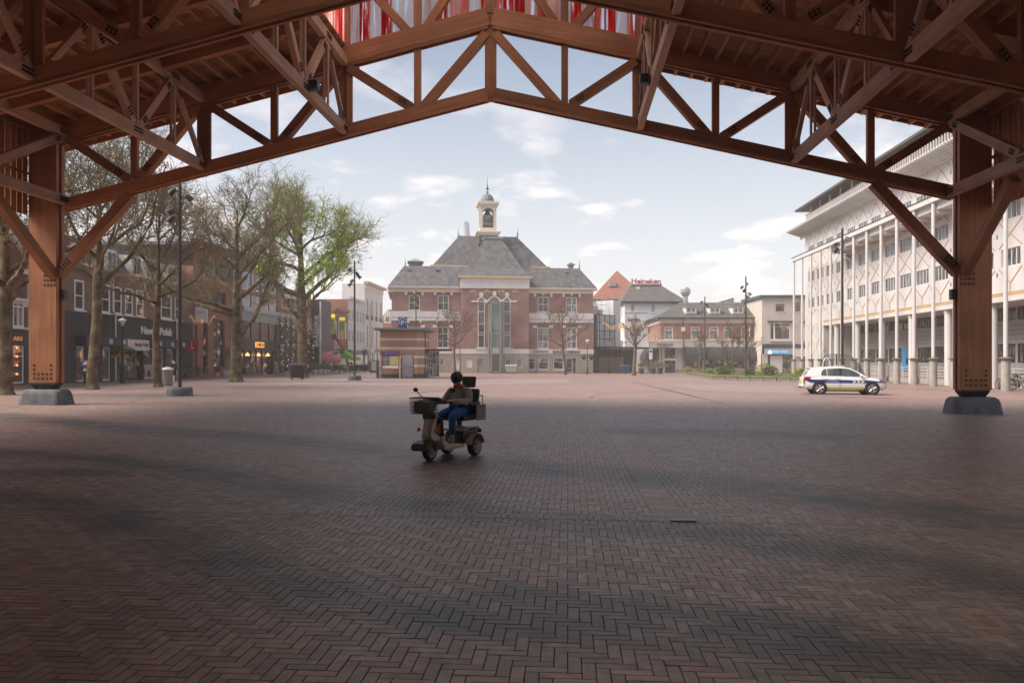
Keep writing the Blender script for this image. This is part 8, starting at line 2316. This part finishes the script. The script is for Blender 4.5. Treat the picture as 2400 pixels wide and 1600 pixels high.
# front cowl, tiller, bars, basket
MB().prism([(xf - .22, .25), (xf + .06, .32), (xf + .13, .42), (xf + .08, .58), (xf - .04, .80), (xf - .11, .82), (xf - .09, .58), (xf - .18, .38)], 'y', -.105, .105).build('front_cowl', M_SCB, scooter, fixn=True, bevel=.05, seg=3)
MB().prism([(xf + .05, .36), (xf + .30, .30), (xf + .34, .22), (xf + .28, .17), (xf + .20, .19)], 'y', -.17, .17).build('front_bumper', M_SCD, scooter, fixn=True, bevel=.03, seg=2)
MB().prism([(xf - .18, .40), (xf - .13, .40), (xf - .07, .72), (xf - .12, .72)], 'y', -.19, .19).build('leg_shield', M_SCD, scooter, fixn=True, bevel=.015); MB().box(xf + .06, xf + .075, -.05, .05, .60, .67).build('number_plate', mat('pale plate', (.6, .62, .66), .5), scooter); MB().box(xf - .065, xf - .055, .105, .17, .45, .62).build('orange_stripe', mat('orange stripe', (.7, .25, .04), .5), scooter); MB().box(xf - .02, xf + .05, -.13, .13, .70, .78).build('lamp_console', M_SCD, scooter, bevel=.02); MB().lathe([(.02, .10), (.055, .105), (.06, .125)], (xf, 0, .50), 12, 'x').build('headlight', mat('headlight glass', (.75, .72, .62), .15), scooter)
for s in (-1, 1): MB().ball((xf + .08, s * .17, .52), .035, 8, 6).build('indicator', MATS['amber reflector'], scooter)
MB().tube((xf - .05, 0, .80), (xf - .20, 0, 1.0), .035, .03, 8).build('tiller', M_SCD, scooter)
MB().path([(xf - .16, -.30, .98), (xf - .19, -.1, 1.0), (xf - .19, .1, 1.0), (xf - .16, .30, .98)], .016, 6).tube((xf - .16, .2, .985), (xf - .2, .33, .98), .024, .024, 8).tube((xf - .16, -.2, .985), (xf - .2, -.33, .98), .024, .024, 8).build('handlebar', M_SCD, scooter)
MB().box(xf - .22, xf - .12, -.09, .09, 1.0, 1.05).build('dashboard', M_SCD, scooter, bevel=.015)
for s in (-1, 1):
    MB().tube((xf - .15, s * .2, 1.0), (xf - .12, s * .36, 1.16), .008, .008, 5).ball((xf - .12, s * .38, 1.18), .055, 8, 6, (.3, 1, .7)).build('mirror', M_SCD, scooter)
bk_ = MB(); x0, x1, y0, y1, z0, z1 = xf + .02, xf + .30, -.2, .2, .80, 1.06
for k in range(9):
    f_ = k / 8
    for yy in (y0, y1): bk_.tube((x0 + (x1 - x0) * f_, yy * .85, z0), (x0 + (x1 - x0) * f_, yy, z1), .004, .004, 4)
    for xx in (x0, x1): bk_.tube((xx, (y0 + (y1 - y0) * f_) * .85, z0), (xx, y0 + (y1 - y0) * f_, z1), .004, .004, 4)
    bk_.tube((x0 + (x1 - x0) * f_, y0 * .85, z0), (x0 + (x1 - x0) * f_, y1 * .85, z0), .004, .004, 4)
for z in (.80, .86, .92, .98, 1.06):
    q = .85 + .15 * (z - z0) / (z1 - z0); r_ = .009 if z > 1.05 else .004
    bk_.path([(x0, y0 * q, z), (x1, y0 * q, z), (x1, y1 * q, z), (x0, y1 * q, z), (x0, y0 * q, z)], r_, 5)
bk_.build('basket', mat('basket wire', (.07, .08, .07), .5), scooter)
MB().box(x0 + .02, x1 - .03, y0 * .8, y1 * .75, z0 + .01, z1 - .05).build('basket_liner', mat('grey green bag', (.17, .19, .16), .85, (.25, .27, .235), 5), scooter, bevel=.04, seg=2)
# seat
MB().tube((xr + .05, 0, .5), (xr + .05, 0, .64), .05, .05, 10).build('seat_post', M_SCD, scooter)
MB().box(xr - .17, xr + .27, -.24, .24, .62, .72).build('seat', M_SEAT, scooter, bevel=.04, seg=3)
MB().prism([(xr - .12, .70), (xr - .24, 1.18), (xr - .32, 1.17), (xr - .22, .68)], 'y', -.23, .23).build('backrest', M_SEAT, scooter, fixn=True, bevel=.04, seg=3)
MB().prism([(xr - .22, 1.2), (xr - .26, 1.40), (xr - .33, 1.39), (xr - .30, 1.19)], 'y', -.14, .14).build('headrest', M_SEAT, scooter, fixn=True, bevel=.03, seg=3)
for s in (-1, 1):
    MB().box(xr - .15, xr + .22, s * .26, s * .33, .90, .95).build('armrest', M_SEAT, scooter, bevel=.015, seg=2)
    MB().tube((xr - .12, s * .295, .90), (xr - .18, s * .27, .72), .015, .015, 6).build('armrest_bracket', M_SCD, scooter)
MB().box(xr - .30, xr + .02, .335, .345, .62, .90).build('side_bag', mat('grey bag', (.32, .30, .28), .8), scooter); MB().tube((xr - .33, -.26, .6), (xr - .33, -.26, 1.05), .012, .012, 6).tube((xr - .33, .26, .6), (xr - .33, .26, 1.05), .012, .012, 6).path([(xr - .33, -.26, 1.05), (xr - .33, .26, 1.05)], .012, 6).build('rear_rack', mat('chrome', (.55, .55, .55), .3, metal=.8), scooter)
# rider, sitting on the seat
rider = thing('person', 'person in grey jacket, blue trousers and beanie riding the scooter', 'person', (sc0.x, sc0.y, gz(sc0.x)), ang)
J = dict(pelvis=(xr + .04, 0, .80), chest=(xr + .03, 0, 1.04), neck=(xr + .06, 0, 1.20), head=(xr + .11, 0, 1.305), face=(.97, -.1, -.22),
         shL=(xr + .03, .19, 1.15), shR=(xr + .03, -.19, 1.15), elL=(xr + .14, .26, .95), elR=(xr + .14, -.26, .95), wrL=(xf - .27, .28, .995), wrR=(xf - .27, -.28, .995),
         hipL=(xr + .08, .10, .79), hipR=(xr + .08, -.10, .79), knL=(xr + .48, .13, .73), knR=(xr + .48, -.13, .73), anL=(xr + .47, .13, .345), anR=(xr + .47, -.13, .345), toL=(xr + .62, .14, .295), toR=(xr + .62, -.14, .295))
figure(rider, J, M_SKIN, mat('grey brown jacket', (.30, .27, .24), .85, (.46, .43, .39), 9, bump=.5), mat('blue trousers', (.03, .11, .36), .85, (.05, .15, .44), 6), mat('grey shoe', (.22, .20, .18), .7), 'beanie')
MB().lathe([(.085, -.04), (.10, -.02), (.10, .02), (.08, .035)], (xr + .065, 0, 1.225), 14).build('scarf', mat('orange scarf', (.62, .20, .10), .85), rider)

# ================================================================ patrol car
car_loc = GY(1973, 43.2)
car = thing('patrol_car', 'white hatchback patrol car with blue and lime stripes', 'car', (car_loc.x, car_loc.y, gz(car_loc.x)), math.radians(-11))
M_CARW = mat('car white', (.72, .72, .72), .25, coat=.6); M_CGL = glassmat('car glass', (.04, .06, .06), (.12, .15, .15), .04, .8); M_CBL = mat('car blue stripe', (.02, .045, .22), .3); M_CLIME = mat('car lime stripe', (.42, .60, .02), .35); M_BLKP = mat('black plastic', (.02, .02, .021), .55)
stx = [-2.13, -2.06, -1.9, -1.5, -.9, 0, .8, 1.25, 1.6, 1.9, 2.06, 2.13]
wid = [.62, .76, .83, .87, .885, .89, .885, .875, .855, .80, .70, .58]
ztop = [.86, .93, .975, .98, .975, .965, .95, .91, .865, .80, .73, .64]
zbot = [.42, .33, .26, .22, .20, .20, .20, .20, .21, .22, .25, .32]
cb_ = MB(); n = 12
for x, w, zt__, zb__ in zip(stx, wid, ztop, zbot):
    hh = zt__ - zb__
    half = [(w - .10, zb__), (w - .02, zb__ + .10 * hh + .03), (w, zb__ + .45 * hh), (w - .015, zb__ + .72 * hh), (w - .05, zt__ - .035), (w - .16, zt__)]
    ring = [(x, -y, z) for y, z in half] + [(x, y, z) for y, z in half[::-1]]
    cb_.v.extend(ring)
for j in range(len(stx) - 1):
    for i in range(n): cb_.f.append((j * n + i, j * n + (i + 1) % n, (j + 1) * n + (i + 1) % n, (j + 1) * n + i))
cb_.f.append(tuple(range(n))); cb_.f.append(tuple(range((len(stx) - 1) * n, len(stx) * n))[::-1])
o = cb_.build('body', M_CARW, car, smooth=True, fixn=True); s_ = o.modifiers.new('sub', 'SUBSURF'); s_.levels = 1; s_.render_levels = 1
pr_ = [(-2.0, .95), (-1.80, 1.25), (-1.66, 1.37), (-1.2, 1.445), (-.5, 1.48), (-.05, 1.465), (.35, 1.38), (.72, 1.18), (1.16, .92)]
def gw(z): return .80 - .22 * (z - .93) / .55
gh_ = MB(); m_ = len(pr_)
for x, z in pr_: gh_.v.extend([(x, -gw(z), z), (x, -gw(z) * .86, z + .012), (x, gw(z) * .86, z + .012), (x, gw(z), z)])
for j in range(m_ - 1):
    for i in range(3): gh_.f.append((j * 4 + i, j * 4 + i + 1, (j + 1) * 4 + i + 1, (j + 1) * 4 + i))
gh_.f.append(tuple(4 * j for j in range(m_))); gh_.f.append(tuple(4 * j + 3 for j in range(m_))[::-1])
gh_.build('cabin', M_CARW, car, fixn=True, bevel=.035, seg=3)
def side_poly(name, pts, m, off=.012, dy=0):
    for s in (-1, 1):
        mb = MB(); a = [(x, s * (gw(z) + off), z) for x, z in pts]; b = [(x, s * (gw(z) - .01), z) for x, z in pts]; k = len(pts)
        mb.add(a + b, [tuple(range(k))] + [(i, (i + 1) % k, k + (i + 1) % k, k + i) for i in range(k)]); mb.build(name, m, car, fixn=True)
side_poly('window', [(-1.20, 1.01), (-.90, 1.00), (-.93, 1.36), (-1.06, 1.34), (-1.17, 1.2)], M_CGL)
side_poly('window', [(-.87, 1.0), (-.27, .99), (-.29, 1.395), (-.89, 1.365)], M_CGL)
side_poly('window', [(-.15, .985), (.94, .955), (.86, 1.0), (.55, 1.215), (.2, 1.365), (-.15, 1.395)], M_CGL)
side_poly('pillar', [(-.27, .99), (-.15, .985), (-.15, 1.395), (-.29, 1.395)], M_BLKP, .010)
def cap(name, x0, z0, x1, z1, w0, w1, m, off):
    d = Vector((x1 - x0, 0, z1 - z0)); nn = Vector((-d.z, 0, d.x)).normalized(); nn = nn if nn.z > 0 else -nn
    q = [Vector((x0, -w0, z0)), Vector((x0, w0, z0)), Vector((x1, w1, z1)), Vector((x1, -w1, z1))]
    MB().poly([p + nn * off for p in q]).build(name, m, car)
cap('rear_window', -1.96, 1.01, -1.81, 1.235, .66, .58, M_CGL, .03)
cap('windscreen', 1.08, .965, .75, 1.165, .72, .64, M_CGL, .03); cap('windscreen', .70, 1.19, .39, 1.36, .64, .57, M_CGL, .03)
def band(name, pts, m, off):
    """a marking laid on the body side: points (x,z), following the side bulge"""
    for s in (-1, 1):
        mb = MB(); top_, bot_ = pts
        for (xa, za), (xb, zb1), (xc, zc), (xd, zd_) in zip(top_[:-1], top_[1:], bot_[:-1], bot_[1:]):
            def yy(x, z):
                w = np.interp(x, stx, wid); t1 = np.interp(x, stx, ztop); b1 = np.interp(x, stx, zbot); f = (z - b1) / (t1 - b1)
                return w - np.interp(f, [0, .15, .45, .72, .93], [.10, .03, .004, .018, .055]) - .004
            q = [(xa, za), (xb, zb1), (xd, zd_), (xc, zc)]
            mb.quad(*[(x, s * (yy(x, z) + off), z) for x, z in q])
        mb.build(name, m, car)
xs_ = np.linspace(-1.95, 1.85, 20)
band('blue_stripe', ([(x, np.interp(x, [-1.95, -1.8, 1.2, 1.85], [.80, .80, .76, .68])) for x in xs_], [(x, np.interp(x, [-1.95, -1.7, 1.2, 1.85], [.72, .62, .60, .64])) for x in xs_]), M_CBL, .010)
xs_ = np.linspace(-.90, .93, 12)
band('lime_stripe', ([(x, .375) for x in xs_], [(x, .255) for x in xs_]), M_CLIME, .010)
for k in range(3):
    x0 = .33 + k * .21
    for s in (-1, 1):
        mb = MB(); y = s * (.889 + .004)
        mb.poly([(x0, y, .765), (x0 + .11, y, .765), (x0 + .22, y, .685), (x0 + .11, y, .605), (x0, y, .605), (x0 + .11, y, .685)] if s < 0 else [(x0, y, .765), (x0 + .11, y, .685), (x0, y, .605), (x0 + .11, y, .605), (x0 + .22, y, .685), (x0 + .11, y, .765)]).build('chevron', M_CARW, car)
lettering('HANDHAVING', -.95, -.32, .665, .715, -.897, M_LETW, car, .002)
for x, lab in ((-1.29, 0), (1.34, 1)):
    for s in (-1, 1):
        MB().lathe([(.375, -.02), (.375, .02)], (x, s * .865, .33), 28, 'y').build('arch_gap_disc', M_BLKP, car)  # flat dark disc stands in for the shaded gap around the wheel
        w = MB().lathe([(.20, -.10), (.29, -.10), (.315, -.06), (.315, .06), (.29, .10), (.20, .10)], (x, s * .80, .315), 28, 'y').build('wheel', M_TYRE, car)
        MB().lathe([(.215, -.09), (.215, .09)], (x, s * .80, .315), 24, 'y').build('rim', mat('rim dark', (.06, .06, .062), .4), w)
        sp = MB(); yo = s * .896
        for k in range(5):
            a = 2 * math.pi * k / 5 + .3
            for da in (-.2, .2): sp.tube((x + .04 * math.cos(a), yo, .315 + .04 * math.sin(a)), (x + .205 * math.cos(a + da), yo, .315 + .205 * math.sin(a + da)), .017, .02, 6)
        sp.lathe([(.05, yo - .012), (.05, yo + .012)], (x, 0, .315), 12, 'y')
        for i in range(24):
            a, b = 2 * math.pi * i / 24, 2 * math.pi * (i + 1) / 24; sp.tube((x + .21 * math.cos(a), yo, .315 + .21 * math.sin(a)), (x + .21 * math.cos(b), yo, .315 + .21 * math.sin(b)), .012, .012, 4, False)
        sp.build('spokes', mat('alloy', (.62, .62, .63), .3, metal=.7), w)
for s in (-1, 1):
    MB().prism([(-2.10, .80), (-1.72, .84), (-1.78, .93), (-2.04, .955)], 'y', s * .60, s * .845).build('tail_light', mat('tail red', (.55, .015, .02), .2), car, fixn=True, bevel=.02)
    MB().prism([(1.70, .72), (2.06, .62), (2.09, .69), (1.95, .77), (1.72, .83)], 'y', s * .55, s * .835).build('headlight', mat('car lamp glass', (.20, .21, .21), .08), car, fixn=True, bevel=.02)
    mr_o = MB().ball((.78, s * .93, 1.0), .10, 10, 8, (.75, .9, .65)).build('mirror', M_CARW, car, smooth=True)
    MB().tube((.80, s * .78, .97), (.79, s * .88, .98), .025, .025, 6).build('mirror_foot', M_BLKP, car)
    for x in (-.42, .62 - .9 + .0 - .72): 
        MB().box(x - .09, x + .09, s * .876, s * .905, .845, .87).build('door_handle', M_CARW, car)
    MB().box(2.0, 2.08, s * .55, s * .68, .34, .5).build('fog_vent', M_BLKP, car)
MB().box(-.35, .05, -.5, .5, 1.49, 1.545).build('light_bar', mat('light bar', (.45, .43, .36), .25), car, bevel=.02); MB().box(-.30, .0, -.46, .46, 1.475, 1.49).build('light_bar_foot', M_BLKP, car)
MB().prism([(-1.70, 1.35), (-1.35, 1.42), (-1.32, 1.45), (-1.84, 1.39)], 'y', -.56, .56).build('roof_spoiler', M_CARW, car, fixn=True)
MB().box(-2.155, -2.10, -.68, .68, .38, .52).build('rear_bumper', M_CARW, car, bevel=.03); MB().box(-2.16, -2.13, -.62, .62, .33, .39).build('bumper_strip', M_BLKP, car)
MB().box(-2.135, -2.115, -.26, .26, .62, .73).build('number_plate', mat('plate yellow', (.65, .48, .05), .5), car)
MB().box(-2.12, -2.08, -.80, -.66, .56, .82).build('lime_corner', M_CLIME, car)
for s in (-1, 1): MB().box(-1.0, 1.0, s * .80, s * .86, .17, .215).build('sill', M_BLKP, car)
for x in (-1.12, -.27, .98):
    for s in (-1, 1): MB().box(x - .004, x + .004, s * .884, s * .8925, .30, .93).build('door_gap', M_BLKP, car)

# ================================================================ hazy air over the square
hm = bpy.data.materials.new('haze air'); hm.use_nodes = True; hm.node_tree.nodes.clear()
_ho = hm.node_tree.nodes.new('ShaderNodeOutputMaterial'); _hv = hm.node_tree.nodes.new('ShaderNodeVolumePrincipled')
_hv.inputs['Color'].default_value = (0.96, 0.93, 0.91, 1); _hv.inputs['Density'].default_value = 0.0011; _hv.inputs['Anisotropy'].default_value = 0.0
hm.node_tree.links.new(_hv.outputs[0], _ho.inputs['Volume'])
tag(MB().box(-805, 805, -155, 1405, -6.0, 34.0).build('haze', hm), 'pale warm haze in the air over the square', kind='stuff')
